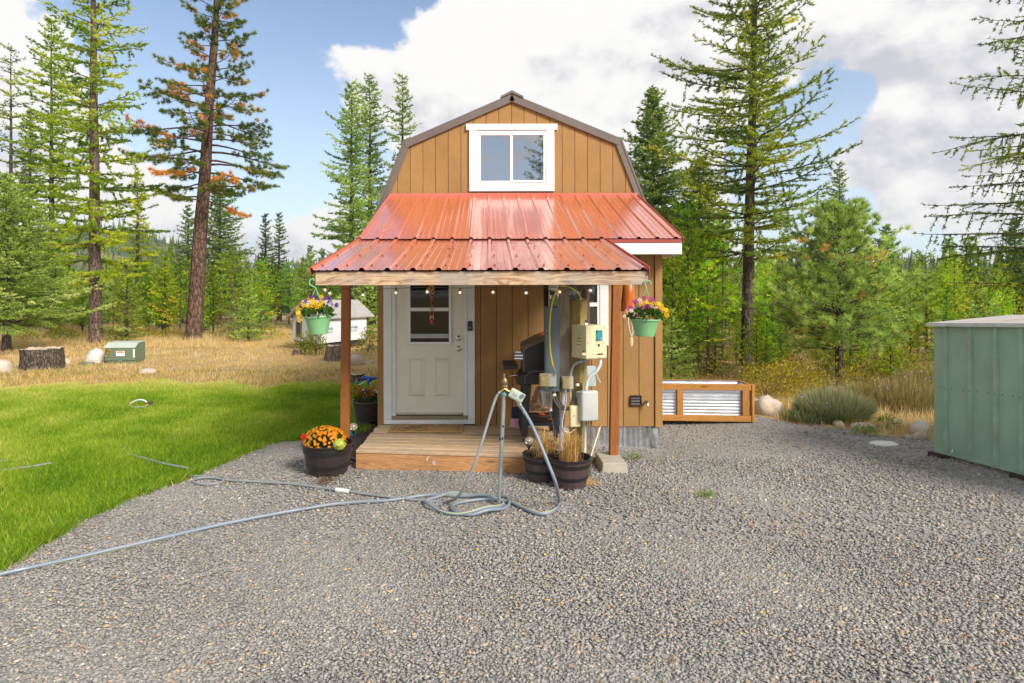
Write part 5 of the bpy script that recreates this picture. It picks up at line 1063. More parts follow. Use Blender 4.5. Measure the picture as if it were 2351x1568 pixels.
# ================================================================== BARRELS AND PLANTS
STAVE = M("barrel_stave_resin", (0.032, 0.024, 0.023), 0.42, var=0.2, scale=10, stretch=(1, 1, 0.2), bump=0.2, bscale=30)
STAVE2 = M("barrel_stave_resin_plum", (0.075, 0.047, 0.047), 0.45, var=0.2, scale=10, stretch=(1, 1, 0.2), bump=0.2, bscale=30, dirt=((0.13, 0.10, 0.09), 0.3))
BAND = M("barrel_band", (0.016, 0.015, 0.015), 0.4, var=0.2)
def barrel(label, c, rt, rb, h, stavem, bands):
    t = thing("barrel_planter", label, "planter", c); c = Vector(c); n = 64
    def R_(z): q = z / h; return rb + (rt - rb) * (q ** 0.85)
    m = MB(); vs = []; zs = np.linspace(0, h, 10)
    for z in zs:
        for j in range(n): a = 6.283 * j / n; rr_ = R_(z) - (0.004 if j % 4 == 0 else 0); vs.append(c + Vector((rr_ * math.cos(a), rr_ * math.sin(a), z)))
    m.add(vs, [(i * n + j, i * n + (j + 1) % n, (i + 1) * n + (j + 1) % n, (i + 1) * n + j) for i in range(9) for j in range(n)]); m.build("staves", stavem, t, smooth=True)
    for z0, z1 in bands: MB().lathe([(R_(z0) - 0.004, z0), (R_(z0) + 0.006, z0 + 0.003), (R_(z1) + 0.006, z1 - 0.003), (R_(z1) - 0.004, z1)], n, c).build("band", BAND, t, smooth=True)
    MB().lathe([(rt - 0.004, h - 0.02), (rt + 0.008, h - 0.016), (rt + 0.010, h), (rt - 0.002, h + 0.004), (rt - 0.014, h), (rt - 0.016, h - 0.02), (R_(h - 0.07) - 0.02, h - 0.07)], n, c).build("rim", BAND, t, smooth=True)
    MB().lathe([(0.001, h - 0.045), (R_(h - 0.06) - 0.012, h - 0.055)], 32, c).build("soil", SOIL, t); return t, c
bt, bc = barrel("black half-barrel planter of orange mums at the left front of the deck", (-1.69, 6.40, 0.005), 0.262, 0.196, 0.315, STAVE, ((0.215, 0.268), (0.07, 0.115)))
z3 = lambda x, y: ((860 + x / 6.535) / 1.276, (1180 + y / 6.535) / 1.276)
mum = thing("orange_mum_plant", "dome of orange mums in the black half-barrel", "flowers", bc + Vector((-0.03, 0, 0.28)))
mc = bc + Vector((-0.035, 0.0, 0.30)); V, F, T = leafball(mc, 0.215, 0.2, 0.165, 900, 0.035, 12, lo=-0.15, inner=0.3, ratio=0.4, tint=(0.35, 0.2)); finish("leaves", mesh_np("leaves", V, F, {'tint': T}), L_POT, mum)
r = np.random.default_rng(6); d = unit(r.normal(0, 1, (900, 3))); d = d[(d[:, 2] > -0.1) & (d[:, 1] < 0.55)]; d = d[(fbm2(d[:, 0], d[:, 2], 0.7, 4) > -0.22) | (d[:, 2] > 0.55)][:250]
P = np.array(mc) + d * np.array([0.225, 0.215, 0.178]) * r.uniform(0.93, 1.06, (len(d), 1))
finish("blossoms", flower_mesh(P, d + np.array([0, -0.35, 0.2]), 0.0165, 7, r.uniform(0, 0.45, len(d)), 2), PET_O, mum)
pk = thing("pumpkin", "small green and yellow pumpkin resting in the black half-barrel", "pumpkin", W(778, 1026, 6.2)); c = W(778, 1020, 6.2); m = MB(); n = 40; vs = []
for i in range(13):
    a = math.pi * i / 12
    for j in range(n): b = 6.283 * j / n; rr_ = 0.068 * math.sin(a) * (1 - 0.07 * abs(math.cos(b * 5))); vs.append(c + Vector((rr_ * math.cos(b), -0.052 * math.cos(a) * (1 + 0.0), rr_ * math.sin(b) * 0.92)))
m.add(vs, [(i * n + j, (i + 1) * n + j, (i + 1) * n + (j + 1) % n, i * n + (j + 1) % n) for i in range(12) for j in range(n)]); m.build("rind", M("pumpkin_rind", (0.30, 0.36, 0.04), 0.45, var=0.5, scale=14, dirt=((0.62, 0.55, 0.08), 0.6)), pk, smooth=True)
MB().tube([c + Vector((0.004, -0.04, 0)), c + Vector((0.006, -0.062, 0.004)), c + Vector((0.01, -0.075, 0.012))], [0.02, 0.012, 0.008], 8).build("stem", M("pumpkin_stem", (0.62, 0.48, 0.08), 0.7), pk)
pr = thing("red_petunia", "single red petunia leaning out over the left of the black half-barrel", "flower", z3 and W(*z3(195, 645), 6.3)); c = W(*z3(195, 645), 6.3)
finish("blossoms", flower_mesh([c], [(-0.2, -1, 0.15)], 0.036, 5, [0.2], 1), PET_R, pr); MB().tube(spline([c + Vector((0, 0.005, 0)), c + Vector((0.03, 0.02, -0.03)), c + Vector((0.10, 0.05, -0.07))], 4), 0.003, 5).build("stem", leaf("petunia_stem", [(0, (0.05, 0.12, 0.02)), (1, (0.05, 0.12, 0.02))]), pr)
GLOBE = clear_glass("crackle_glass", (0.80, 0.78, 0.70), 0.12)
def globe_light(label, c, r_, zb):
    t = thing("globe_light", label, "garden light", (c.x, c.y, zb)); MB().ball(c, r_, 18, 12).build("globe", GLOBE, t, smooth=True); MB().ball(c, r_ * 0.35, 8, 6).build("lamp", CHROME, t, smooth=True)
    MB().lathe([(r_ * 0.75, -r_ * 0.72), (r_ * 0.8, -r_ * 0.95), (r_ * 0.35, -r_ * 1.7), (r_ * 0.28, -r_ * 1.9)], 14, c, closed=True).build("collar", BLACKP, t, smooth=True)
    MB().tube([c + Vector((0, 0, -r_ * 1.8)), Vector((c.x, c.y, zb))], r_ * 0.24, 8).build("stake", BLACKP, t, smooth=True)
globe_light("glass globe solar light on a black stake in the black half-barrel", W(811, 979, 6.42), 0.040, 0.26)
tc_ = thing("teal_can", "small teal can with a yellow handle behind the left porch post", "can", G(808, 1003)); c = G(808, 1003)
MB().lathe([(0.001, 0), (0.05, 0), (0.055, 0.12), (0.05, 0.12), (0.046, 0.01)], 20, c).build("can_body", M("teal_paint", (0.02, 0.36, 0.42), 0.4), tc_, smooth=True); MB().tube([c + Vector((0.055 * math.cos(a), 0, 0.115 + 0.055 * math.sin(a))) for a in np.linspace(0, 3.14, 9)], 0.005, 6).build("handle", YELLOWP, tc_)
# planting bed along the left wall
bed = [(-1.44, 6.75), (-1.44, 9.6), (-1.62, 9.7), (-2.05, 9.2), (-2.12, 8.4), (-1.98, 7.6), (-1.78, 7.1)]
tag(MB().prism([(x, y, 0.0) for x, y in bed], (0, 0, 0.032)).build("planting_bed", M("bark_mulch", (0.045, 0.028, 0.018), 0.95, var=0.5, scale=25, bump=0.9, bscale=40, bdist=0.02)), kind="structure")
MB_e = MB().tube([Vector((x, y, 0.035)) for x, y in bed[2:] + bed[:1]], 0.014, 6); tag(MB_e.build("bed_edging", BLACKP), "black plastic edging round the mulch bed by the left wall", "edging")
# wicker planter with red flowers
wc = Vector((-1.74, 8.75, 0.0)); wz = W(0, 971, 8.55).z; wt = thing("wicker_planter", "dark brown wicker planter beside the cabin's left corner", "planter", wc)
WICK = M("brown_wicker", (0.075, 0.052, 0.042), 0.6, var=0.25, scale=30)
m = MB(); hN = 24; n = 56; wh = W(0, 925, 8.6).z - wz; vs = []
for i in range(hN * 2 + 1):
    z = wh * i / (hN * 2); rr_ = 0.155 + 0.05 * i / (hN * 2)
    for j in range(n): a = 6.283 * j / n; vs.append(wc + Vector(((rr_ + 0.006 * math.sin(math.pi * i + math.pi * (j // 2))) * math.cos(a), (rr_ + 0.006 * math.sin(math.pi * i + math.pi * (j // 2))) * math.sin(a), wz + z)))
m.add(vs, [(i * n + j, i * n + (j + 1) % n, (i + 1) * n + (j + 1) % n, (i + 1) * n + j) for i in range(hN * 2) for j in range(n)])
m.build("woven_body", WICK, wt)
for k in range(12): MB().lathe([(0.158 + 0.05 * (k + .5) / 12, -0.006), (0.169 + 0.05 * (k + .5) / 12, 0.0), (0.158 + 0.05 * (k + .5) / 12, 0.006)], 40, wc + Vector((0, 0, wz + wh * (k + 0.5) / 12))).build("wicker_strand", WICK, wt, smooth=True)
MB().tube([wc + Vector((0.212 * math.cos(a), 0.212 * math.sin(a), wz + wh)) for a in np.linspace(0, 6.283, 33)], 0.014, 8).build("rim", WICK, wt, smooth=True)
MB().lathe([(0.001, wh - 0.05), (0.2, wh - 0.05)], 24, wc + Vector((0, 0, wz))).build("soil", SOIL, wt); MB().lathe([(0.17, 0), (0.15, wz)], 20, wc, closed=True).build("stand", BLACKP, wt)
rf = thing("red_flower_plant", "scraggly red-orange flowers growing in the wicker planter", "flowers", wc + Vector((0, 0, wz + wh))); m = MB(); r = np.random.default_rng(15); tips = []
for k in range(46):
    a, s_ = r.uniform(0, 6.28), r.uniform(0.05, 0.24); b = wc + Vector((0.08 * math.cos(a), 0.08 * math.sin(a), wz + wh - 0.05)); e = wc + Vector((s_ * math.cos(a), s_ * math.sin(a), wz + wh + r.uniform(0.06, 0.22))); m.tube([b, (b + e) / 2 + Vector((0, 0, 0.03)), e], [0.004, 0.003, 0.002], 4, cap=False); tips.append(e)
m.build("stems", M("brown_stem", (0.10, 0.06, 0.025), 0.8), rf); finish("blossoms", flower_mesh(tips, [(r.uniform(-1, 1), -0.8, 0.6) for _ in tips], 0.018, 6, r.uniform(0, 0.3, len(tips)), 3), petals("scarlet_petal", [(0, (0.62, 0.09, 0.02)), (0.5, (0.60, 0.05, 0.02)), (1, (0.3, 0.03, 0.01))]), rf)
V, F, T = leafball(wc + Vector((0, 0, wz + wh)), 0.19, 0.19, 0.14, 260, 0.05, 19, lo=-0.05, tint=(0.3, 0.2)); finish("leaves", mesh_np("leaves", V, F, {'tint': T}), L_POT, rf)
globe_light("left glass globe light above the wicker planter", W(837, 897, 9.0), 0.040, wz + wh - 0.02); globe_light("right glass globe light beside the cabin's left corner", W(862, 897, 8.9), 0.040, wz + wh - 0.02)
hb = thing("hummingbird_ornament", "blue metal hummingbird ornament above the wicker planter", "garden ornament", W(848, 925, 9.3)); BLUE = M("blue_enamel", (0.01, 0.07, 0.40), 0.35, var=0.3); TEAL = M("teal_enamel", (0.03, 0.28, 0.26), 0.4)
c = W(845, 868, 9.3); m = MB(); m.tube([c + Vector((-0.11, 0, 0.005)), c + Vector((-0.07, 0, 0.012)), c + Vector((-0.02, 0, 0.0)), c + Vector((0.05, 0, -0.01)), c + Vector((0.13, 0, 0.008)), c + Vector((0.17, 0, 0.02))], [0.014, 0.03, 0.036, 0.028, 0.016, 0.005], 10); m.build("bird_body", BLUE, hb, smooth=True)
MB().tube([c + Vector((-0.115, 0, 0.003)), c + Vector((-0.19, 0, -0.022))], [0.006, 0.002], 5).build("beak", SOCK, hb)
for s_ in (-1, 1): MB().prism([c + Vector((-0.02, 0.03 * s_, 0.01)), c + Vector((0.04, 0.05 * s_, 0.0)), c + Vector((0.03, 0.09 * s_, -0.10)), c + Vector((0.0, 0.08 * s_, -0.05))], (0, 0.004, 0)).build("wing", BLUE, hb)
for s_ in (-1, 0, 1): MB().prism([c + Vector((0.14, 0.004 * s_, 0.01)), c + Vector((0.21, 0.0, 0.01 + 0.045 * s_)), c + Vector((0.19, 0.0, -0.01 + 0.045 * s_))], (0, 0.004, 0)).build("tail_feather", TEAL, hb)
MB().tube(spline([c + Vector((0, 0, -0.03)), c + Vector((-0.05, 0, -0.04)), c + Vector((-0.11, 0, -0.085)), c + Vector((-0.15, 0, -0.10))], 5), 0.008, 7).build("curved_bar", WHITE, hb); MB().ball(c + Vector((-0.175, 0, -0.062)), 0.034, 8, 6, (1, 0.7, 0.75)).build("flower_cup", TEAL, hb)
MB().tube([c + Vector((0.03, 0, -0.02)), c + Vector((0.05, 0, -0.12)), c + Vector((0.04, 0, -0.42))], 0.006, 6).build("stake", WHITE, hb)

# right-hand barrels with dried grass
b1, c1 = barrel("plum-brown barrel planter of dried grass against the deck, half hidden", (0.535, 6.14, 0.0), 0.19, 0.138, 0.27, STAVE2, ((0.19, 0.228), (0.085, 0.12)))
b2, c2 = barrel("plum-brown barrel planter of dried grass in front, with a dowel in it", (0.785, 5.93, 0.0), 0.212, 0.145, 0.29, STAVE2, ((0.205, 0.245), (0.085, 0.122)))
L_DEADG = leaf("dead_grass", [(0, (0.45, 0.25, 0.07)), (0.5, (0.72, 0.45, 0.14)), (1, (0.82, 0.62, 0.28))], 0.4)
def grass_clump(label, c, n, h, spread, seed, off=(0, 0)):
    r = np.random.default_rng(seed); V, F, T = [], [], []
    for k in range(n):
        a = r.uniform(0, 6.283); rr_ = abs(r.normal(0, 0.045)); p = Vector((c[0] + off[0] + rr_ * math.cos(a), c[1] + off[1] + rr_ * math.sin(a), c[2])); le = r.uniform(0.05, 1.0) ** 1.3 * spread; hh = h * r.uniform(0.45, 1.1) * (1 - 0.35 * le / spread); a += r.normal(0, 0.5)
        d = Vector((math.cos(a), math.sin(a), 0)); s_ = Vector((-d.y, d.x, 0)) * 0.0028; q = [p, p + d * le * 0.25 + Vector((0, 0, hh * 0.6)), p + d * le * 0.65 + Vector((0, 0, hh * 0.95)), p + d * le * 1.1 + Vector((0, 0, hh * (1.0 - 0.35 * (le / spread))))]
        b = len(V)
        for j, z in enumerate(q[:3]): V += [z - s_ * (1 - j * 0.25), z + s_ * (1 - j * 0.25)]
        V.append(q[3]); F += [(b, b + 1, b + 3), (b, b + 3, b + 2), (b + 2, b + 3, b + 5), (b + 2, b + 5, b + 4), (b + 4, b + 5, b + 6)]; T += [min(1, max(0, r.normal(0.5, 0.25)))] * 7
    return finish_t("dried_grass_clump", label, [tuple(v) for v in V], F, T)
def finish_t(name, label, V, F, T, mat=None, cat="grass"):
    o = finish(name, mesh_np(name, V, F, {'tint': T}), mat or L_DEADG); return tag(o, label, cat)
grass_clump("tuft of dried golden grass in the half-hidden barrel planter", (c1.x + 0.03, c1.y - 0.02, 0.225), 230, 0.30, 0.30, 5); grass_clump("tuft of dried golden grass in the front barrel planter", (c2.x - 0.0, c2.y - 0.04, 0.235), 280, 0.36, 0.23, 8)
globe_light("glass globe solar light on a black stake in the half-hidden barrel planter", W(1213.5, 1012, 6.05), 0.040, 0.22)
dw = thing("wooden_dowel", "pale wooden dowel with a brass tip leaning from the front barrel planter", "stick", W(1350, 1066, 5.95)); a, b = W(1350, 1066, 5.92), W(1377, 981, 6.05)
MB().tube([a - (b - a) * 0.1, b], 0.008, 8).build("dowel", wood("pale_dowel", (0.76, 0.62, 0.44), (0.62, 0.47, 0.3), 'Z'), dw, smooth=True); MB().tube([b, b + (b - a) * 0.05], 0.011, 8).build("brass_tip", BRASS, dw, smooth=True)

# ================================================================== GRILL
gr = thing("gas_grill", "black gas grill with closed lid on the deck beside the meter pole", "grill", W(1240, 1010, 7.0)); GBLK = M("black_enamel", (0.010, 0.010, 0.011), 0.35, var=0.2, coat=0.2); GBRN = M("grill_lid_edge", (0.13, 0.095, 0.065), 0.45, var=0.2); CHAR = M("charcoal_frame", (0.028, 0.031, 0.036), 0.5, var=0.15); SHELF = M("dark_shelf", (0.06, 0.045, 0.035), 0.6, var=0.2)
GN, GF = 6.92, 7.52
q = lambda zx, zy, d=GN: W((1480 + zx / 4.6125) / 1.276, (960 + zy / 4.6125) / 1.276, d)
def gpoly(pts_, y0, y1, name, mat, par=gr, bev=0.004): return MB().prism([Vector((p.x, y0, p.z)) for p in [q(*z) for z in pts_]], (0, y1 - y0, 0)).build(name, mat, par, bevel=bev)
lid = gpoly([(258, 310), (330, 275), (530, 185), (640, 170), (700, 260), (705, 610), (262, 612)], GN, GF, "lid", GBLK)
gpoly([(238, 250), (450, 142), (600, 90), (700, 150), (745, 300), (715, 300), (650, 180), (530, 180), (330, 272), (262, 308), (262, 610), (244, 600)], GN - 0.012, GF + 0.012, "lid_shell", GBRN, lid)
for yy in (390, 432): p = q(245, yy); MB().tube([Vector((p.x, GN + 0.1, p.z)), Vector((p.x - 0.085, GN + 0.1, p.z)), Vector((p.x - 0.085, GF - 0.1, p.z)), Vector((p.x, GF - 0.1, p.z))], 0.013, 8).build("lid_handle", CHROME, lid, smooth=True)
gpoly([(262, 660), (370, 600), (640, 600), (705, 640), (705, 770), (268, 772)], GN + 0.002, GF, "cook_box", GBLK)
gpoly([(258, 642), (368, 576), (520, 582), (700, 630), (700, 642), (520, 600), (372, 596), (270, 660), (270, 770), (258, 770)], GN - 0.01, GF + 0.01, "cook_box_trim", GBRN)
gpoly([(255, 600), (262, 780), (235, 795), (150, 762), (180, 690)], GN + 0.03, GF - 0.03, "control_panel", GBLK)
MB().box(q(-20, 0).x, q(185, 0).x, GN + 0.25, GF + 0.25, q(0, 600).z, q(0, 545).z).build("side_shelf", SHELF, gr, bevel=0.006)
MB().tube([q(160, 650), q(140, 640), q(60, 655)], [0.008, 0.008, 0.006], 7).build("control_lever", CHROME, gr, smooth=True)
dzg = dz - 0.012
for xa, xb, xc, xd in ((250, 352, 208, 298), (640, 730, 640, 730)):
    for y0 in (GN, GF - 0.07):
        m = MB(); 
        for x0, x1, zz in ((q(xa, 0).x, q(xb, 0).x, q(0, 775).z), (q(xc, 0).x, q(xd, 0).x, q(0, 1440).z)): m.v += [(x0, y0, zz), (x1, y0, zz), (x1, y0 + 0.06, zz), (x0, y0 + 0.06, zz)]
        m.f = [(0, 1, 2, 3), (7, 6, 5, 4), (0, 4, 5, 1), (1, 5, 6, 2), (2, 6, 7, 3), (3, 7, 4, 0)]; lg = m.build("leg", CHAR, gr, bevel=0.004)
        cx_ = q((xc + xd) / 2 - 12, 0).x; MB().tube([Vector((cx_ - 0.012, y0 + 0.03, dzg + 0.036)), Vector((cx_ + 0.022, y0 + 0.03, dzg + 0.036))], 0.034, 14).build("caster", BLACKP, lg, smooth=True)
        MB().box(cx_ - 0.02, cx_ + 0.03, y0 + 0.012, y0 + 0.048, dzg + 0.05, q(0, 1438).z).build("caster_fork", CHAR, lg)
MB().box(q(300, 0).x, q(735, 0).x, GN + 0.005, GN + 0.03, q(0, 1330).z, q(0, 1280).z).build("bottom_rail", CHAR, gr, bevel=0.003)
MB().box(q(300, 0).x, q(735, 0).x, GF - 0.03, GF, q(0, 1330).z, q(0, 1280).z).build("bottom_rail", CHAR, gr, bevel=0.003)
zs_ = q(0, 1282).z
MB().box(q(300, 0).x, q(735, 0).x, GN + 0.031, GF - 0.031, zs_ - 0.02, zs_ - 0.008).build("bottom_shelf", SHELF, gr)
gt = thing("grill_grate", "iron cooking grates lying on the grill's bottom shelf", "grate", Vector((q(480, 0).x, 7.1, zs_))); m = MB()
for k in range(22): x = q(360, 0).x + k * 0.017; m.tube([Vector((x, GN + 0.06, zs_ + 0.006)), Vector((x + 0.02, GN + 0.33, zs_ + 0.006))], 0.004, 5)
for yy in (GN + 0.08, GN + 0.31): m.tube([Vector((q(355, 0).x, yy, zs_ + 0.008)), Vector((q(355, 0).x + 0.39, yy, zs_ + 0.008))], 0.005, 5)
m.build("bars", M("rusty_iron", (0.09, 0.06, 0.045), 0.7, 0.4), gt)
for lab, a, b in (("grill tongs with an orange grip lying across the grates, upper pair", (475, 1165), (735, 1225)), ("grill tongs with an orange grip lying across the grates, lower pair", (600, 1247), (738, 1228))):
    pa, pb = q(*a, 7.0), q(*b, 7.0); t = thing("grill_tongs", lab, "tongs", pa); d = (pb - pa).normalized(); MB().tube([pa - d * 0.02, pa + d * 0.045], [0.014, 0.012], 8).build("grip", ORANGE, t, smooth=True); MB().tube([pa + d * 0.04, pb], 0.004, 6).build("rod", CHROME, t)
bk_ = thing("tin_bucket", "small galvanised bucket hanging under the grill", "bucket", q(555, 1055)); c = q(555, 1055, 6.86); hh = q(0, 862).z - q(0, 1055).z
MB().lathe([(0.001, 0), (0.062, 0), (0.084, hh), (0.088, hh), (0.086, hh + 0.004), (0.08, hh), (0.058, 0.006)], 24, c).build("pail", GALV, bk_, smooth=True); MB().tube([c + Vector((0.084 * math.cos(a), 0, hh + 0.04 * math.sin(a))) for a in np.linspace(0, 3.14, 9)], 0.003, 5).build("bail", GALV, bk_)
bg = thing("paper_bag", "crumpled brown paper bag wrapped in clear plastic under the grill", "bag", q(490, 1110)); m = MB(); n = 18; c = q(490, 1112, 7.3); r = np.random.default_rng(3); vs = []
for i in range(9):
    for j in range(n): a = 6.283 * j / n; rr_ = (0.15 - 0.012 * i) * (1 + 0.16 * r.normal()); vs.append(c + Vector((rr_ * math.cos(a), 0.7 * rr_ * math.sin(a), 0.035 * i)))
m.add(vs, [(i * n + j, i * n + (j + 1) % n, (i + 1) * n + (j + 1) % n, (i + 1) * n + j) for i in range(8) for j in range(n)] + [tuple(range(8 * n, 9 * n))]); m.build("bag_body", M("brown_paper", (0.32, 0.18, 0.10), 0.35, var=0.25, scale=10, spec=0.8), bg)
oc = thing("orange_cord_coil", "coil of orange cord on top of the grill lid", "cord", q(500, 160)); m = MB(); c = q(510, 120, 7.15)
for k in range(5): m.tube([c + Vector((0.055 * math.cos(a) * (1 - 0.08 * k), 0.06 * math.sin(a), 0.028 * math.sin(a + k) + 0.012 * k - 0.03)) for a in np.linspace(0, 6.283, 19)], 0.008, 6)
m.build("coil", ORANGE, oc, smooth=True)
gl = thing("leather_gloves", "crumpled yellow leather gloves on the grill's side", "gloves", q(485, 600)); m = MB(); c = q(485, 570, 6.95)
for k in range(7): m.ball(c + Vector((random.Random(k).uniform(-0.03, 0.03), random.Random(k + 5).uniform(-0.02, 0.03), random.Random(k + 9).uniform(-0.03, 0.03))), 0.02, 8, 6, (1, 1, 0.8))
m.build("glove", M("yellow_leather", (0.50, 0.34, 0.08), 0.7, var=0.4, scale=20, bump=0.5), gl, smooth=True)
cb = thing("cloth_bag", "dark blue cloth bag with a pink frill hanging beside the grill", "bag", q(135, 1340, 7.6)); c = q(135, 1340, 7.6); MB().lathe([(0.001, 0.105), (0.05, 0.105), (0.052, 0.15), (0.048, 0.23), (0.03, 0.25), (0.001, 0.25)], 14, c, 1, 0.5).build("bag_body", M("blue_cloth", (0.03, 0.03, 0.07), 0.9, var=0.3, scale=20), cb, smooth=True); MB().lathe([(0.072, 0.0), (0.066, 0.03), (0.058, 0.06), (0.05, 0.11)], 11, c, 1, 0.5).build("frill", M("pink_cloth", (0.62, 0.34, 0.42), 0.9, var=0.15), cb)

# ================================================================== METER POLE
TREAT = wood("treated_post", (0.40, 0.30, 0.10), (0.25, 0.185, 0.065), 'Z', 0.8, 0.8, knots=True); WEATH = wood("weathered_board", (0.40, 0.31, 0.225), (0.22, 0.165, 0.12), 'Z', 1.0, 0.9, grey=((0.36, 0.31, 0.26), 0.5))
up = thing("meter_pole", "thick treated timber pole with a weathered board beside it", "pole", G(1328, 1078)); u = lambda px, py, d=6.5: W(px, py, d)
pc = u(1327, 0, 6.55); rot = rotz(R(-38)); zt = u(0, 690).z
MB().obox((pc.x, 6.55, zt / 2 - 0.03), (0.142, 0.142, zt + 0.06), rot).build("timber_post", TREAT, up, bevel=0.006)
MB().box(u(1282.5, 0).x, u(1306, 0).x, 6.46, 6.50, u(0, 899).z, 2.3).build("weathered_board", WEATH, up, bevel=0.003)
capo = thing("metal_cap_dish", "small metal dish on top of the timber pole", "dish", (pc.x, 6.55, zt)); MB().lathe([(0.001, 0.0), (0.075, 0.002), (0.082, 0.012), (0.06, 0.016), (0.02, 0.014), (0.001, 0.02)], 20, (pc.x - 0.01, 6.52, zt)).build("dish", M("tarnished_tin", (0.35, 0.33, 0.28), 0.4, 0.8), capo, smooth=True)
ep = thing("electrical_panel", "tall narrow grey electrical panel left of the timber pole", "electrical panel", u(1266, 895)); xa, xb, za, zb = u(1248.5, 0).x, u(1281, 0).x, u(0, 895).z, u(0, 703).z
MB().box(xa, xb, 6.36, 6.459, za, zb).build("cabinet", GREYPAINT, ep, bevel=0.005); MB().box(xa + 0.006, xb - 0.006, 6.352, 6.3595, za + 0.05, zb - 0.012).build("cover", GREYPAINT, ep, bevel=0.003)
for zz in (u(0, 757).z, u(0, 770).z): MB().tube([Vector((xa + 0.008, 6.349, zz)), Vector((xa + 0.02, 6.349, zz))], 0.006, 6).build("hinge", GALV, ep)
MB().box(xa + 0.004, xa + 0.02, 6.344, 6.3515, za + 0.04, za + 0.075).build("hasp", GALV, ep)
jar = thing("green_jar", "clear jar with green contents on top of the electrical panel", "jar", u(1270, 703, 6.42)); c = Vector((u(1270, 0).x, 6.42, zb)); MB().lathe([(0.001, 0), (0.045, 0.0), (0.05, 0.02), (0.048, 0.10), (0.04, 0.115), (0.04, 0.125)], 20, c).build("jar_glass", clear_glass("jar_glass", (0.75, 0.85, 0.68), 0.1), jar, smooth=True); MB().lathe([(0.001, 0.004), (0.04, 0.004), (0.042, 0.075), (0.001, 0.08)], 16, c).build("contents", M("green_moss", (0.10, 0.22, 0.03), 0.8, var=0.5, scale=30), jar, smooth=True)
br = thing("hand_brush", "small brown hand brush lying on the green jar", "brush", c + Vector((0, 0, 0.14))); MB().obox(c + Vector((0.0, 0, 0.152)), (0.11, 0.03, 0.018), Matrix.Rotation(R(12), 3, 'Y')).build("handle", M("brush_wood", (0.16, 0.08, 0.035), 0.6), br, bevel=0.005); MB().obox(c + Vector((-0.02, 0, 0.13)), (0.05, 0.024, 0.03), Matrix.Rotation(R(12), 3, 'Y')).build("bristles", M("bristle", (0.05, 0.035, 0.025), 0.9), br)
# outlet boxes with bubble covers
AMBER = M("smoky_cover", (0.36, 0.29, 0.14), 0.25, var=0.1, scale=8, spec=0.6)
def outlet(label, x0, x1, y0, y1, xr_, dd):
    t = thing("outdoor_outlet", label, "outlet", u((x0 + x1) / 2, y1, dd)); a, b = u(x0, y1, dd), u(x1, y0, dd)
    m = MB(); y_f, y_b = dd - 0.075, dd; w4 = (b.x - a.x) * 0.22; h4 = (b.z - a.z) * 0.14
    m.add([(a.x, y_b, a.z), (b.x, y_b, a.z), (b.x, y_b, b.z), (a.x, y_b, b.z), (a.x + w4 * .4, y_f, a.z + h4), (b.x - w4, y_f, a.z + h4 * .6), (b.x - w4, y_f, b.z - h4), (a.x + w4 * .4, y_f, b.z - h4 * 1.6)], [(0, 3, 2, 1), (4, 5, 6, 7), (0, 1, 5, 4), (1, 2, 6, 5), (2, 3, 7, 6), (3, 0, 4, 7)]); m.build("bubble_cover", AMBER, t, bevel=0.008)
    MB().box(a.x + 0.01, u(xr_, 0, dd).x, dd + 0.001, dd + 0.045, a.z + 0.004, b.z - 0.002).build("outlet_box", LGREY, t, bevel=0.003)
outlet("smoky bubble-covered outlet on the electrical panel", 1237, 1262, 858, 889, 1277, 6.30); outlet("smoky bubble-covered outlet at the foot of the weathered board", 1287.5, 1308.5, 864, 895, 1316, 6.40)
# inverter
ROTI = rotz(R(27)); iv = thing("inverter_box", "cream control box with a blue label on the timber pole", "control box", u(1360, 823, 6.3)); zc = (u(0, 747, 6.3).z + u(0, 823, 6.3).z) / 2; ih = u(0, 747, 6.3).z - u(0, 823, 6.3).z
iw, idp = 0.262, 0.26; fc = Vector((u(1369.5, 0, 6.25).x, 6.25, zc)); nf = ROTI @ Vector((0, -1, 0)); rx = ROTI @ Vector((1, 0, 0)); ic = fc - nf * idp / 2
MB().obox(ic, (iw, idp, ih), ROTI).build("housing", CREAM, iv, bevel=0.008, seg=2)
def onf(a, b, off=0.002): return fc + rx * (a * iw) + Vector((0, 0, b * ih)) + nf * off
def plate(name, a, b, w, h, mat, par, off=0.001, th=0.002): return MB().obox(onf(a, b, off), (w, th, h), ROTI).build(name, mat, par)
MB().obox(onf(0.06, 0.0, 0.001), (0.20, 0.004, ih * 0.94), ROTI).build("front_cover", CREAM, iv, bevel=0.002)
BLUEL = M("blue_label", (0.01, 0.16, 0.30), 0.4); BLKL = M("black_label", (0.02, 0.02, 0.02), 0.4)
lb_ = plate("blue_label", 0.13, 0.19, 0.070, 0.112, BLUEL, iv, 0.0045); plate("label_strip", -0.015, 0.19, 0.016, 0.112, BLKL, lb_, 0.0046); CY_ = M("cyan_print", (0.05, 0.45, 0.50), 0.5)
for b, w in ((0.30, 0.035), (0.27, 0.038), (0.235, 0.042), (0.18, 0.04), (0.12, 0.045), (0.06, 0.03)): plate("print_line", 0.12, b, w, 0.004, CY_, lb_, 0.0060, 0.001)
gl_ = M("green_print", (0.06, 0.35, 0.18), 0.5); plate("print_line", -0.015, 0.17, 0.007, 0.07, gl_, lb_, 0.0060, 0.001)
for a, b in ((0.20, 0.12), (0.20, 0.06), (0.05, 0.18)): plate("print_dot", a, b, 0.008, 0.008, WPAINT, lb_, 0.0062, 0.001)
plate("display", 0.10, -0.10, 0.024, 0.026, BLKL, iv, 0.0045); plate("red_digit", 0.10, -0.10, 0.008, 0.010, RED, iv, 0.0058, 0.001)
plate("name_strip", 0.15, -0.36, 0.075, 0.010, BLKL, iv, 0.0045); plate("name_underline", 0.15, -0.385, 0.075, 0.004, RED, iv, 0.0046)
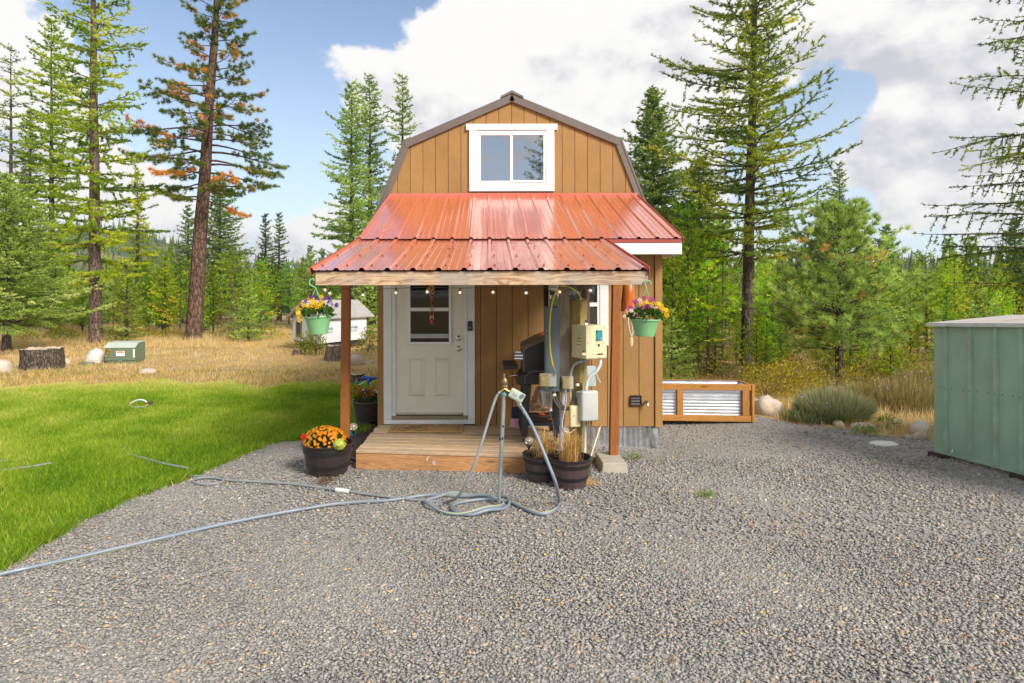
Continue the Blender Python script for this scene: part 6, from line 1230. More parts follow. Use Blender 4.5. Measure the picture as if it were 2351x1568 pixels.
lf = ic - rx * (iw / 2)
def onl(a, b, w, h, mat, name, off=0.001): return MB().obox(lf - rx * off - nf * (a * idp) + Vector((0, 0, b * ih)), (0.002, w, h), ROTI).build(name, mat, iv)
onl(-0.05, 0.0, 0.08, 0.12, M("warning_label", (0.68, 0.62, 0.33), 0.5), "warning_label")
for b in (0.10, 0.02, -0.09): onl(-0.05, b, 0.08, 0.006, M("label_red", (0.30, 0.04, 0.03), 0.5), "warning_line", 0.0025)
tr = lf - rx * 0.003 + nf * (0.05 * idp) + Vector((0, 0, 0.16 * ih)); MB().prism([tr + nf * -0.02 + Vector((0, 0, -0.016)), tr + nf * 0.02 + Vector((0, 0, -0.016)), tr + Vector((0, 0, 0.02))], rx * -0.002).build("warning_triangle", M("warning_yellow", (0.70, 0.50, 0.02), 0.5), iv)
scm = MB()
for a, b in ((0.06, 0.44), (0.32, 0.44), (0.0, -0.02), (0.3, -0.02), (0.0, -0.07), (0.3, -0.07), (-0.42, 0.0), (-0.36, -0.46), (0.1, -0.46), (-0.22, -0.36)): scm.ball(onf(a, b, 0.005), 0.004, 6, 4)
scm.build("screws", M("screw_head", (0.2, 0.16, 0.1), 0.5, 0.5), iv)["kind"] = "stuff"
# conduits and cables
cd = thing("white_conduit", "white plastic conduit curving down from the cream control box to the ground", "conduit", G(1342, 1070)); MB().tube(spline([u(1378, 822, 6.33), u(1377, 838, 6.33), u(1368, 854, 6.34), u(1352, 868, 6.36), u(1346, 884, 6.38), u(1344, 930, 6.42), u(1342, 990, 6.42), u(1340, 1072, 6.42)], 6), 0.0175, 10).build("pipe", PVC, cd, smooth=True)
cg = thing("grey_conduit", "thin grey conduit bending from the cream control box along the pole", "conduit", u(1309, 915, 6.4)); MB().tube(spline([u(1352, 824, 6.38), u(1340, 829, 6.40), u(1322, 835, 6.42), u(1312, 850, 6.42), u(1309, 880, 6.42), u(1309, 925, 6.42)], 6), 0.013, 8).build("pipe", PVCG, cg, smooth=True)
cl = thing("lilac_conduit", "pale grey upright conduit below the electrical panel", "conduit", G(1287, 1065)); MB().tube([u(1293, 890, 6.48), u(1291, 950, 6.45), u(1286, 1075, 6.40)], 0.024, 12).build("pipe", M("pale_conduit", (0.46, 0.46, 0.52), 0.5), cl, smooth=True)
bp_ = thing("brown_vent_pipe", "brown elbow pipe behind the top of the timber pole", "pipe", u(1345, 700, 6.8)); MB().tube(spline([u(1327, 664, 6.8), u(1336, 660, 6.8), u(1345, 668, 6.8), u(1346.5, 695, 6.8), u(1346.5, 850, 6.8)], 6), 0.036, 12).build("pipe", M("brown_pipe", (0.13, 0.07, 0.05), 0.5), bp_, smooth=True)
yc = thing("yellow_cable", "yellow power cable looping down over the electrical panel", "cable", u(1270, 862, 6.3)); pts_ = spline([u(1335, 687, 6.38), u(1326, 672, 6.36), u(1312, 662, 6.33), u(1296, 656.5, 6.3), u(1284, 660, 6.29), u(1274, 676, 6.29), u(1266, 705, 6.29), u(1262.5, 740, 6.29), u(1262, 780, 6.29), u(1264.5, 815, 6.29), u(1270, 842, 6.29)], 6)
MB().tube(pts_, 0.0075, 8).build("lead", YELLOWP, yc, smooth=True); MB().tube([u(1270, 842, 6.29), u(1274, 852, 6.28), u(1277, 860, 6.28)], [0.011, 0.013, 0.01], 8).build("plug", M("plug_grey", (0.25, 0.22, 0.15), 0.5), yc, smooth=True)
cc = thing("cable_loop", "thick dark cables looping below the outlet boxes", "cable", u(1310, 940, 6.35)); KH = M("khaki_cable", (0.10, 0.085, 0.06), 0.6)
for k in range(3): MB().tube(spline([u(1268 + 6 * k, 893, 6.45), u(1272 + 6 * k, 918, 6.40), u(1286 + 4 * k, 938 - 2 * k, 6.37), u(1304 + 2 * k, 940 - 3 * k, 6.36), u(1322 - 2 * k, 928 - 4 * k, 6.37), u(1334 - k, 900, 6.42), u(1334 - k, 880, 6.44)], 6), 0.0105, 8).build("cable", KH, cc, smooth=True)
c3 = thing("extension_cord", "thin white cord looping from the outlet to the small cream box", "cord", u(1310, 975, 6.35)); MB().tube(spline([u(1298.5, 892, 6.34), u(1299, 925, 6.33), u(1293, 955, 6.33), u(1290, 975, 6.33), u(1296, 989, 6.33), u(1308, 994, 6.33), u(1318, 986, 6.33)], 6), 0.0042, 6).build("lead", PVC, c3)
c4 = thing("extension_cord", "thin brown cord hanging from the panel outlet into the half-hidden barrel", "cord", u(1262, 1040, 6.2)); MB().tube(spline([u(1254, 888, 6.26), u(1255, 915, 6.25), u(1262, 945, 6.25), u(1269, 975, 6.25), u(1271, 1010, 6.22), u(1272, 1044, 6.2)], 6), 0.004, 6).build("lead", KH, c4)
tb = thing("telecom_box", "large rounded grey-white telecom box on the pole", "utility box", u(1352, 968, 6.33)); ROTB = rotz(R(16)); a, b = u(1352, 933, 6.30), None; MB().obox((a.x, 6.33, a.z), (0.19, 0.085, 0.315), ROTB).build("cover", LGREY, tb, bevel=0.022, seg=3, smooth=True); MB().obox((a.x - 0.035, 6.40, a.z - 0.005), (0.17, 0.06, 0.29), ROTB).build("back_box", M("shade_grey_plastic", (0.36, 0.36, 0.33), 0.5), tb, bevel=0.01)
sb_ = thing("junction_box", "small cream junction box left of the telecom box", "utility box", u(1319, 981, 6.35)); a = u(1319, 956, 6.34); MB().obox((a.x, 6.35, a.z), (0.115, 0.055, 0.225), rotz(R(14))).build("box_cover", CREAM, sb_, bevel=0.014, seg=3, smooth=True); MB().ball(a + Vector((-0.01, -0.026, 0.01)), 0.006, 8, 5).build("screw", KH, sb_)
ds_ = thing("disconnect_switch", "pale blue-grey switch box with a lever behind the white conduit", "switch box", u(1358, 887, 6.62)); MB().box(u(1347, 0, 6.6).x, u(1368, 0, 6.6).x, 6.6, 6.68, u(0, 888, 6.6).z, u(0, 842, 6.6).z).build("switch_case", M("pale_blue_grey", (0.42, 0.50, 0.52), 0.5), ds_, bevel=0.004); MB().tube([u(1368, 858, 6.6), u(1372, 868, 6.59), u(1378, 879, 6.58)], 0.007, 6).build("lever", LGREY, ds_)
st = thing("metal_stakes", "bundle of thin rusty metal stakes leaning on the pole", "stakes", G(1352, 1090)); 
for k in range(3): MB().tube([u(1346 + 5 * k, 966, 6.38), u(1350 + 3 * k, 1050, 6.28), u(1350 + 3 * k, 1092 - 3 * k, 6.22)], 0.006, 5).build("stake", M("weathered_stake", (0.16, 0.13, 0.10), 0.7, 0.3), st)

# ================================================================== HYDRANT AND HOSES
HOSE = M("grey_hose", (0.20, 0.235, 0.275), 0.42, var=0.06, scale=3, dirt=((0.36, 0.34, 0.30), 0.35)); HOSE2 = M("pale_grey_hose", (0.23, 0.24, 0.245), 0.6, var=0.08); STRIPE = M("lime_stripe", (0.62, 0.66, 0.16), 0.5)
hy = thing("yard_hydrant", "galvanised standpipe hydrant with bronze head in front of the deck", "hydrant", G(1143, 1163)); hb_ = G(1143, 1163); YD = hb_.y; h = lambda px, py, dy=0: W(px, py, YD + dy)
MB().tube([hb_ + Vector((0, 0, -0.05)), h(1157, 903)], 0.0185, 14).build("pipe", M("galvanised_pipe", (0.42, 0.47, 0.47), 0.4, 0.75, var=0.15, scale=12, dirt=((0.30, 0.28, 0.22), 0.4)), hy, smooth=True)
PATINA = M("patina_green", (0.13, 0.30, 0.25), 0.6, 0.3, var=0.25, scale=25); BRZ = M("old_bronze", (0.30, 0.20, 0.10), 0.5, 0.7, var=0.35, scale=25, dirt=((0.13, 0.28, 0.22), 0.6))
mk = MB()
for py, px in ((978, 1153), (1006, 1152), (1008, 1146)): p = h(px, py) + Vector((0.004, -0.016, 0)); mk.obox(p, (0.012, 0.006, 0.022))
mk.build("tape_mark", BLACKP, hy)
MB().lathe([(0.019, -0.012), (0.030, -0.010), (0.031, 0.006), (0.024, 0.014), (0.02, 0.03)], 8, h(1157, 906), closed=True).build("collar", PATINA, hy)
hd = MB(); hd.lathe([(0.018, 0), (0.024, 0.01), (0.024, 0.03), (0.019, 0.04), (0.021, 0.05), (0.027, 0.058), (0.027, 0.088), (0.021, 0.098), (0.018, 0.105)], 8, h(1158, 896), closed=True); hd.build("hydrant_head", BRZ, hy, smooth=True)
MB().tube([h(1158, 874), h(1157, 866), h(1157.5, 858)], [0.013, 0.010, 0.010], 6).build("lift_rod", BRZ, hy, smooth=True); MB().obox(h(1163, 884, 0.02), (0.012, 0.05, 0.05)).build("lever_yoke", PATINA, hy, bevel=0.003)
MB().tube([h(1158, 893, -0.03), h(1158, 893, 0.0)], 0.02, 12).build("splitter_nut", BLACKP, hy, smooth=True); sp_ = MB(); sp_.tube([h(1147, 901, -0.03), h(1153, 896, -0.03), h(1158, 893, -0.03)], 0.011, 8); sp_.tube([h(1158, 893, -0.03), h(1164, 896, -0.03), h(1170, 900, -0.03)], 0.011, 8); sp_.build("splitter", BRASS, hy, smooth=True)
MB().tube([h(1149, 899, -0.03), h(1144, 903, -0.03)], 0.015, 10).build("hose_coupling", CHROME, hy, smooth=True)
tm = thing("hose_timer", "pale green water timer with grey display on the hydrant's right outlet", "water timer", h(1186, 920)); TG = M("timer_green", (0.42, 0.47, 0.36), 0.45); rt = Matrix.Rotation(R(28), 3, 'Y') @ Matrix.Rotation(R(-12), 3, 'Z'); tcn = h(1186, 908, -0.04)
tbx = MB().obox(tcn, (0.135, 0.055, 0.085), rt).build("timer_case", TG, tm, bevel=0.013, seg=2); MB().obox(tcn + rt @ Vector((-0.01, 0.03, -0.012)), (0.115, 0.05, 0.075), rt).build("timer_body", M("timer_dark_green", (0.16, 0.20, 0.16), 0.5), tm, bevel=0.012)
scn = MB().obox(tcn + rt @ Vector((-0.008, -0.028, 0.0)), (0.07, 0.004, 0.05), rt).build("display", M("lcd_grey", (0.46, 0.49, 0.47), 0.25), tm)
for k in range(4): MB().obox(tcn + rt @ Vector((-0.03 + 0.011 * k, -0.031, -0.004)), (0.003, 0.001, 0.026), rt).build("display_mark", INK, scn)
MB().tube([tcn + rt @ Vector((0.048, -0.026, 0.024)), tcn + rt @ Vector((0.048, -0.042, 0.024))], 0.016, 12).build("dial", M("blue_grey_knob", (0.13, 0.18, 0.24), 0.4), tm, smooth=True)
MB().tube([h(1168, 899, -0.03), h(1176, 905, -0.03)], 0.017, 10).build("inlet_nut", BLACKP, tm, smooth=True); MB().tube([h(1189, 920, -0.04), h(1194, 931, -0.04)], 0.018, 10).build("outlet_nut", CHROME, tm, smooth=True)
HR = 0.0145
def gh(px, py, k=1.0): return G(px, py, HR * k + 0.012)
coil = [(1283, 1160), (1272, 1178), (1250, 1187), (1222, 1183), (1190, 1168), (1165, 1158), (1120, 1153), (1080, 1156), (1046, 1163), (1036, 1172), (1046, 1182), (1080, 1189), (1120, 1184), (1152, 1175), (1168, 1164), (1160, 1153), (1120, 1146), (1070, 1142), (1035, 1143), (1000, 1148), (974, 1157), (984, 1170), (1016, 1182), (1060, 1187), (1110, 1180), (1150, 1168), (1150, 1158), (1110, 1150), (1060, 1146), (1020, 1143), (980, 1143), (930, 1150), (880, 1156), (830, 1158), (770, 1163), (700, 1174), (610, 1190), (500, 1212), (400, 1235), (300, 1258), (200, 1281), (100, 1303), (0, 1325), (-120, 1352)]
h1 = thing("garden_hose", "thick grey hose with lime stripe, coiled at the hydrant and running to left edge", "hose", G(1100, 1165)); air = [h(1194, 931, -0.04), h(1203, 945, -0.06), h(1220, 975, -0.12), h(1240, 1020, -0.2), h(1258, 1065, -0.25), h(1275, 1110, -0.25)]
p1 = spline(air + [gh(x, y, 1 + 1.6 * (10 < i < 28 and i % 3 == 0)) for i, (x, y) in enumerate(coil)], 6); MB().tube(p1, HR, 9).build("tube", HOSE, h1, smooth=True)
MB().tube([p + Vector((0, -HR * 0.96 * math.cos(1.1 + 0.045 * i), HR * 0.96 * math.sin(1.1 + 0.045 * i))) for i, p in enumerate(p1[40:])], 0.0024, 5).build("stripe", STRIPE, h1)
sp2 = MB(); 
for k in range(7): a = p1[1 + k]; d = (p1[2 + k] - a).normalized(); o1 = d.orthogonal().normalized(); o2 = d.cross(o1); sp2.tube([a + (o1 * math.cos(t) + o2 * math.sin(t)) * (HR + 0.002) for t in np.linspace(0, 6.283, 10)], 0.002, 4)
sp2.build("kink_spring", CHROME, h1)
h2 = thing("garden_hose", "thinner grey hose with white coupling, from the lawn edge to the hydrant's left outlet", "hose", G(700, 1122)); low2 = [(415, 1095), (450, 1097), (485, 1100), (512, 1106), (498, 1114), (465, 1116), (442, 1110), (455, 1102), (490, 1101), (520, 1106), (560, 1109), (620, 1112), (680, 1117), (730, 1124), (785, 1131), (830, 1138), (880, 1145), (930, 1151), (975, 1155), (1020, 1158)]
lift = [h(1052, 1138, -0.1), h(1080, 1085, -0.15), h(1104, 1020, -0.12), h(1124, 955, -0.06), h(1136, 918, -0.03), h(1143, 904, -0.03)]
p2 = spline([G(x, y, 0.024) for x, y in low2] + lift, 6); MB().tube(p2, 0.0125, 9).build("tube", HOSE2, h2, smooth=True); MB().tube([G(771, 1130, 0.026), G(800, 1134, 0.026)], 0.021, 12).build("coupling", PVC, h2, smooth=True)
for lab, pts_ in (("upper piece of grey hose half sunk in the lawn at the left edge", [(-60, 1078), (0, 1066), (30, 1058), (52, 1054)]), ("lower piece of grey hose half sunk in the lawn at the left edge", [(-80, 1092), (0, 1086), (60, 1082), (117, 1073)]), ("grey hose piece crossing the lawn towards the gravel edge", [(300, 1027), (285, 1033), (292, 1045), (330, 1062), (375, 1074), (430, 1086)]), ("short grey hose arc in the lawn below the sprinkler", [(398, 986), (402, 993), (400, 1004), (392, 1013)])):
    tag(MB().tube(spline([G(x, y, 0.04 + 0.016 * math.sin(x * 0.12)) for x, y in pts_], 6), 0.012, 7).build("lawn_hose", HOSE2, loc=G(*pts_[0]), smooth=True), lab, "hose", "hose pieces in the lawn")
# sprinkler
sk_ = thing("lawn_sprinkler", "oscillating sprinkler with white arched bar on the lawn", "sprinkler", G(322, 936)); MB().tube(spline([G(297, 934, 0.06), G(306, 934, 0.10), G(318, 934, 0.13), G(330, 934, 0.12), G(338, 934, 0.08)], 5), 0.011, 8).build("spray_bar", PVC, sk_, smooth=True); MB().tube(spline([G(295, 935, 0.05), G(306, 939, 0.045), G(325, 939, 0.045), G(339, 935, 0.05)], 5), 0.012, 6).build("base", LGREY, sk_); MB().obox(G(339, 934, 0.075), (0.035, 0.03, 0.05)).build("end_cap", RED, sk_, bevel=0.006); MB().obox(G(346, 934, 0.07), (0.06, 0.05, 0.06)).build("motor", M("dark_slate", (0.04, 0.045, 0.055), 0.5), sk_, bevel=0.008); MB().obox(G(296, 934, 0.07), (0.025, 0.025, 0.03)).build("end_cap", RED, sk_, bevel=0.005)

# ================================================================== RAISED BED
rb_ = thing("raised_bed", "raised garden bed of corrugated metal in an orange timber frame right of the cabin", "raised bed", (3.4, 9.2, 0)); RBW = wood("orange_timber", (0.55, 0.255, 0.06), (0.38, 0.155, 0.035), 'X', 1.0, 0.7, knots=True); RBZ = wood("orange_timber_upright", (0.55, 0.255, 0.06), (0.38, 0.155, 0.035), 'Z', 1.0, 0.7)
A, B = Vector((3.83, 8.90, 0)), Vector((1.9, 9.06, 0)); dirb = (B - A).normalized(); nb_ = Vector((dirb.y, -dirb.x, 0)); nb_ = nb_ if nb_.y < 0 else -nb_; Lb_ = (B - A).length; zt0, zt1 = 0.005, 0.55; dep = 0.5
def bar(s0, s1, z0, z1, o0, o1, name, mat): a, b = A + dirb * s0, A + dirb * s1; return MB().prism([a + nb_ * o1 + Vector((0, 0, z0)), b + nb_ * o1 + Vector((0, 0, z0)), b + nb_ * o1 + Vector((0, 0, z1)), a + nb_ * o1 + Vector((0, 0, z1))], nb_ * (o0 - o1)).build(name, mat, rb_, bevel=0.003)
bar(0, Lb_, zt1 - 0.088, zt1, -0.037, 0.0, "top_rail", RBW); bar(0.0, Lb_, zt0, zt0 + 0.088, -0.037, 0.0, "bottom_rail", RBW)
for s0 in (0.035, 0.97, 1.85): bar(s0, s0 + 0.088, zt0 + 0.0885, zt1 - 0.0885, -0.037, 0.0, "upright", RBZ)
def corr(p0, p1, z0, z1, name, mat=GALV):
    m = MB(); k = 64; e = (p1 - p0).normalized(); nn = Vector((e.y, -e.x, 0)); vs = []
    for i in range(k + 1): z = z0 + (z1 - z0) * i / k; o = 0.009 * math.sin(6.283 * z / 0.0468); vs += [p0 + nn * o + Vector((0, 0, z)), p1 + nn * o + Vector((0, 0, z))]
    m.add(vs, [(2 * i, 2 * i + 1, 2 * i + 3, 2 * i + 2) for i in range(k)]); return m.build(name, mat, rb_, smooth=True)
SHINY = M("shiny_galvanised", (0.80, 0.82, 0.85), 0.33, 0.9, var=0.03, scale=6)
corr(A - nb_ * 0.05 + dirb * 0.02, B - nb_ * 0.05, 0.03, zt1 - 0.02, "metal_panel", SHINY); corr(A - nb_ * (dep - 0.05) + dirb * 0.02, B - nb_ * (dep - 0.05), 0.03, zt1 + 0.0, "metal_panel", SHINY); corr(A + dirb * 0.045 - nb_ * 0.06, A + dirb * 0.045 - nb_ * (dep - 0.06), 0.03, zt1 - 0.02, "metal_panel", SHINY)
for z0, z1 in ((zt0, zt0 + 0.088), (zt1 - 0.088, zt1)): MB().prism([A + Vector((0, 0, z0)) - nb_ * 0.038, A + Vector((0, 0, z1)) - nb_ * 0.038, A - nb_ * dep + Vector((0, 0, z1)), A - nb_ * dep + Vector((0, 0, z0))], dirb * 0.037).build("end_rail", RBW, rb_, bevel=0.003)
MB().prism([A + Vector((0.012, -0.004, 0.0)), A + Vector((0.012, -0.004, zt1)), A + Vector((0.012, 0.09, zt1)), A + Vector((0.012, 0.09, 0.0))], (0.036, 0, 0)).build("corner_post", RBZ, rb_, bevel=0.003)
bar(0, Lb_, zt1 - 0.088, zt1, -dep, -dep + 0.037, "back_rail", RBW); MB().prism([A - nb_ * 0.07 + Vector((0, 0, 0.33)) + dirb * 0.06, B - nb_ * 0.07 + Vector((0, 0, 0.33)), B - nb_ * (dep - 0.07) + Vector((0, 0, 0.33)), A - nb_ * (dep - 0.07) + dirb * 0.06 + Vector((0, 0, 0.33))], (0, 0, 0.01)).build("soil", SOIL, rb_)

# ================================================================== METAL SHED
sh = thing("metal_shed", "weathered green sheet-metal shed at the right edge", "shed", (5.3, 6.4, 0)); SHG = M("faded_green_enamel", (0.28, 0.43, 0.31), 0.5, var=0.12, scale=2.2, spec=0.4, bump=0.08, bscale=3, bdist=0.02, dirt=((0.34, 0.47, 0.35), 0.5)); SHG2 = M("green_flange", (0.30, 0.44, 0.32), 0.5, var=0.15, scale=5, dirt=((0.24, 0.20, 0.14), 0.4)); RROOF = M("rusty_white_roof", (0.46, 0.43, 0.40), 0.6, var=0.1, scale=3, dirt=((0.42, 0.20, 0.11), 0.75))  # ribs use a slightly lighter green, a highlight put into their colour
S0, S1 = Vector((5.12, 7.0, 0)), Vector((5.72, 4.55, 0)); sd_ = (S1 - S0).normalized(); sn = Vector((sd_.y, -sd_.x, 0)); sn = sn if sn.x < 0 else -sn; LS = (S1 - S0).length; sz0, sz1 = 0.075, 1.50; back = -sn
def smooth_s(px):   # distance along the wall at which it crosses that sight line
    k = (px - CX) / FPX; return (k * S0.y - S0.x) / (sd_.x - k * sd_.y)
ribs = [smooth_s(x) for x in (2173, 2229.5, 2288, 2347)]; ribs += [ribs[-1] + 0.30 * k for k in range(1, 5)]
lims = [0.0] + ribs + [LS]; lims = [l for l in lims if l <= LS]
if lims[-1] < LS: lims.append(LS)
for a, b in zip(lims, lims[1:]):
    m = MB(); nx, nz = 8, 18; vs = []; rr_ = random.Random(int(a * 100))
    for i in range(nz + 1):
        for j in range(nx + 1):
            s_, z = a + (b - a) * j / nx, sz0 + (sz1 - sz0) * i / nz; o = 0.011 * noise.noise(Vector((s_ * 3.3, z * 2.4, 1.7))) * math.sin(math.pi * j / nx); vs.append(S0 + sd_ * s_ + sn * o + Vector((0, 0, z + 0.04 * s_ * (z - sz0) / (sz1 - sz0))))
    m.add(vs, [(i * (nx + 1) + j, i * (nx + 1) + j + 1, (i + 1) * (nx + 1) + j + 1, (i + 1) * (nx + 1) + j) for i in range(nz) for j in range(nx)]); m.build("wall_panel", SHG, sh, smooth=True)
for k, s_ in enumerate(ribs):
    if s_ > LS: continue
    zb_ = sz0 + 0.01; m = MB(); w2 = 0.024
    pr_ = [(-w2, 0.001), (-w2 * 0.6, 0.03), (w2 * 0.6, 0.03), (w2, 0.001)]
    vs = [S0 + sd_ * (s_ + a) + sn * o + Vector((0, 0, z)) for z in (zb_, sz1 - 0.01 + 0.04 * s_) for a, o in pr_]
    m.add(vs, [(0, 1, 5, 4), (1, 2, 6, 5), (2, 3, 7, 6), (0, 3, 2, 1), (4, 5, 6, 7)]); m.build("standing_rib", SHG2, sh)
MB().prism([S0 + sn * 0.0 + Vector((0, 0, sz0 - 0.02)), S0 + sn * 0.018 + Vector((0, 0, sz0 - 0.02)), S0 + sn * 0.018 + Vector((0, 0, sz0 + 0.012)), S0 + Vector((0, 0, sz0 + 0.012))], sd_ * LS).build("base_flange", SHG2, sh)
ss = MB()
for s_ in [q + o for q in ribs for o in (-0.09, 0.0, 0.06)] + [0.05]:
    if 0 < s_ < LS: ss.ball(S0 + sd_ * s_ + sn * (0.031 if any(abs(s_ - q) < 0.01 for q in ribs) else 0.004) + Vector((0, 0, 0.80 + 0.03 * s_)), 0.006, 6, 4)
ss.build("panel_screws", M("rusty_screw", (0.10, 0.09, 0.07), 0.7), sh)["kind"] = "stuff"
fl = MB(); p = S0 + sd_ * 0.22 + sn * 0.02 + Vector((0, 0, sz0 + 0.03)); fl.add([p + Vector((0, 0, 0.04)), p + sd_ * 0.035 + sn * 0.03 + Vector((0, 0, 0.02)), p + sd_ * 0.02 + sn * 0.045, p + Vector((0, 0, -0.015))], [(0, 1, 2, 3)]); tag(fl.build("bent_corner", GALV, sh), "bent up scrap of flange")
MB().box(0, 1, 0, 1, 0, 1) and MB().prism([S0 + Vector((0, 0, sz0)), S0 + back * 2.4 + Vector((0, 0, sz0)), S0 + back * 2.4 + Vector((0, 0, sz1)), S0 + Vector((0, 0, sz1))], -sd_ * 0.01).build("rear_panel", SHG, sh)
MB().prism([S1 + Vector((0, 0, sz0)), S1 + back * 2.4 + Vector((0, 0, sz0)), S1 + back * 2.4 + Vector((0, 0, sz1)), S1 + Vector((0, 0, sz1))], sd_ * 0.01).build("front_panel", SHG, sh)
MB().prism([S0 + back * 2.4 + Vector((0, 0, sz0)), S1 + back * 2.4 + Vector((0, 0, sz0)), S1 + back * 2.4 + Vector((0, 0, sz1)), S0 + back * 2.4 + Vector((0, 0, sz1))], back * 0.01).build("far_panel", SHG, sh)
e0, e1 = S0 - sd_ * 0.06 + sn * 0.05, S1 + sd_ * 0.06 + sn * 0.05 + Vector((0, 0, 0.04 * LS)); zr_, ze_ = sz1 + 0.10, sz1 + 0.02
for k in range(5):
    a, b = e0 + (e1 - e0) * (k / 5 + 0.002), e0 + (e1 - e0) * ((k + 1) / 5)
    for s0, s1, z0, z1 in ((0, 1.25, ze_, zr_), (2.5, 1.25, ze_, zr_)): MB().prism([a + back * s0 + Vector((0, 0, z0)), b + back * s0 + Vector((0, 0, z0)), b + back * s1 + Vector((0, 0, z1)), a + back * s1 + Vector((0, 0, z1))], (0, 0, 0.012)).build("roof_panel", RROOF, sh, bevel=0.002)
MB().prism([e0 + Vector((0, 0, ze_ - 0.028)), e1 + Vector((0, 0, ze_ - 0.028)), e1 + Vector((0, 0, ze_ + 0.005)), e0 + Vector((0, 0, ze_ + 0.005))], sn * 0.012).build("eave_trim", M("pale_eave_trim", (0.52, 0.58, 0.52), 0.5), sh)
for s_ in (0.02, 0.9, 1.9): MB().prism([S0 - sd_ * 0.06 + back * 0.03 + sd_ * s_ + sn * 0.09 + Vector((0, 0, -0.04)), S0 + back * 0.03 + sd_ * (s_ + 0.12) + sn * 0.09 + Vector((0, 0, -0.04)), S0 + sd_ * (s_ + 0.12) + back * 0.03 + sn * 0.09 + Vector((0, 0, 0.055)), S0 - sd_ * 0.06 + back * 0.03 + sd_ * s_ + sn * 0.09 + Vector((0, 0, 0.055))], back * 1.2).build("skid", M("dark_skid", (0.045, 0.035, 0.025), 0.9, var=0.3), sh)

# ================================================================== ROCKS, STUMPS, SHRUBS
def rock_mat(name, c, d): return M(name, c, 0.9, var=0.18, scale=5, bump=0.7, bscale=14, bdist=0.02, dirt=(d, 0.6))
RK1 = rock_mat("tan_granite", (0.52, 0.43, 0.34), (0.34, 0.25, 0.17)); RK2 = rock_mat("white_granite", (0.62, 0.58, 0.53), (0.42, 0.36, 0.30))
def rock(label, c, sx, sy, sz, seed, mat, sharp=0.35, yaw=0.0):
    bm = bmesh.new(); bmesh.ops.create_icosphere(bm, subdivisions=3, radius=1.0); o = Vector((seed * 7.3, seed * 3.1, 0))
    for v in bm.verts:
        d = v.co.normalized(); k = 1 + 0.6 * sharp * noise.noise(d * 1.0 + o) + 0.16 * noise.noise(d * 3.1 + o) + 0.05 * noise.noise(d * 8 + o); v.co = d * k; v.co.z = max(v.co.z, -0.45)
        v.co = Vector((v.co.x * sx, v.co.y * sy, (v.co.z + 0.3) * sz / 1.3)); v.co = rotz(yaw) @ v.co + Vector(c)
    for f in bm.faces: f.smooth = True
    me = bpy.data.meshes.new("boulder"); bm.to_mesh(me); bm.free(); return tag(finish("boulder", me, mat, None, c), label, "rock", "rocks")
def rk(label, x0, x1, y0, y1, seed, mat=RK1, sharp=0.35, ybase=None):
    b = G((x0 + x1) / 2, ybase or y1); s_ = b.y / FPX; w_2 = (x1 - x0) * s_ / 2; rock(label, (b.x, b.y + w_2 * 0.5, b.z - 0.02), w_2 * 1.02, w_2 * 0.8, (y1 - y0) * s_ * 1.0, seed, mat, sharp, seed)
rk("large rounded tan boulder right of the raised bed", 1735, 1808, 911, 952, 1); rk("small pale rock behind the large rounded boulder", 1727, 1746, 902, 913, 2, RK2, 0.35, 925); rk("flat tan rock left of the grey-green clump", 1818, 1848, 940, 953, 3); rk("small tan rock at the gravel edge left of the grey-green clump", 1806, 1826, 947, 960, 4); rk("tan rock under the front of the grey-green clump", 1915, 1942, 965, 979, 5)
rk("long pale rock among bright weeds at the gravel edge", 1965, 2018, 971, 992, 6); rk("tan rock behind the bright weeds", 2050, 2074, 962, 976, 7); rk("angular white rock beside the metal shed", 2100, 2142, 965, 1000, 8, RK2, 0.5); rk("lower tan rock in front of the angular white rock", 2102, 2136, 993, 1011, 9); rk("small tan stone left of the angular white rock", 2076, 2096, 998, 1008, 10)
rk("pale boulder cut by the left edge", -22, 20, 822, 854, 11, RK1, 0.3); rk("white boulder behind the green utility box", 185, 236, 799, 830, 12, RK2, 0.3); rk("low tan rocks beside the dark stump, left piece", 120, 138, 822, 834, 13); rk("low tan rocks beside the dark stump, right piece", 136, 158, 820, 833, 14); rk("flat tan rock in the dry grass below the green utility box", 308, 355, 843, 855, 15, RK1, 0.2)
rk("pointed tan rock right of the left porch post", 798, 834, 813, 838, 16, RK1, 0.5); rk("small tan rock close to the cabin's left wall", 843, 860, 825, 835, 17)
fs_ = G(2028, 1022); o = MB(); o.lathe([(0.001, 0.03), (0.2, 0.026), (0.235, 0.012), (0.24, -0.02)], 26, fs_, 0.72, 0.5); tag(o.build("flat_stone", M("pale_flat_stone", (0.66, 0.68, 0.62), 0.8, var=0.08, bump=0.2), loc=fs_, smooth=True), "flat whitish stone slab sunk in the gravel", "stone")
BARKS = bark("charred_stump_bark", (0.24, 0.185, 0.14), (0.075, 0.062, 0.052), (0.015, 0.013, 0.012), 9); BARKB = bark("grey_stump_bark", (0.30, 0.23, 0.17), (0.18, 0.13, 0.10), (0.06, 0.045, 0.035), 9); CUT = M("sawn_wood", (0.50, 0.40, 0.28), 0.9, var=0.25, scale=14, dirt=((0.30, 0.26, 0.20), 0.5))
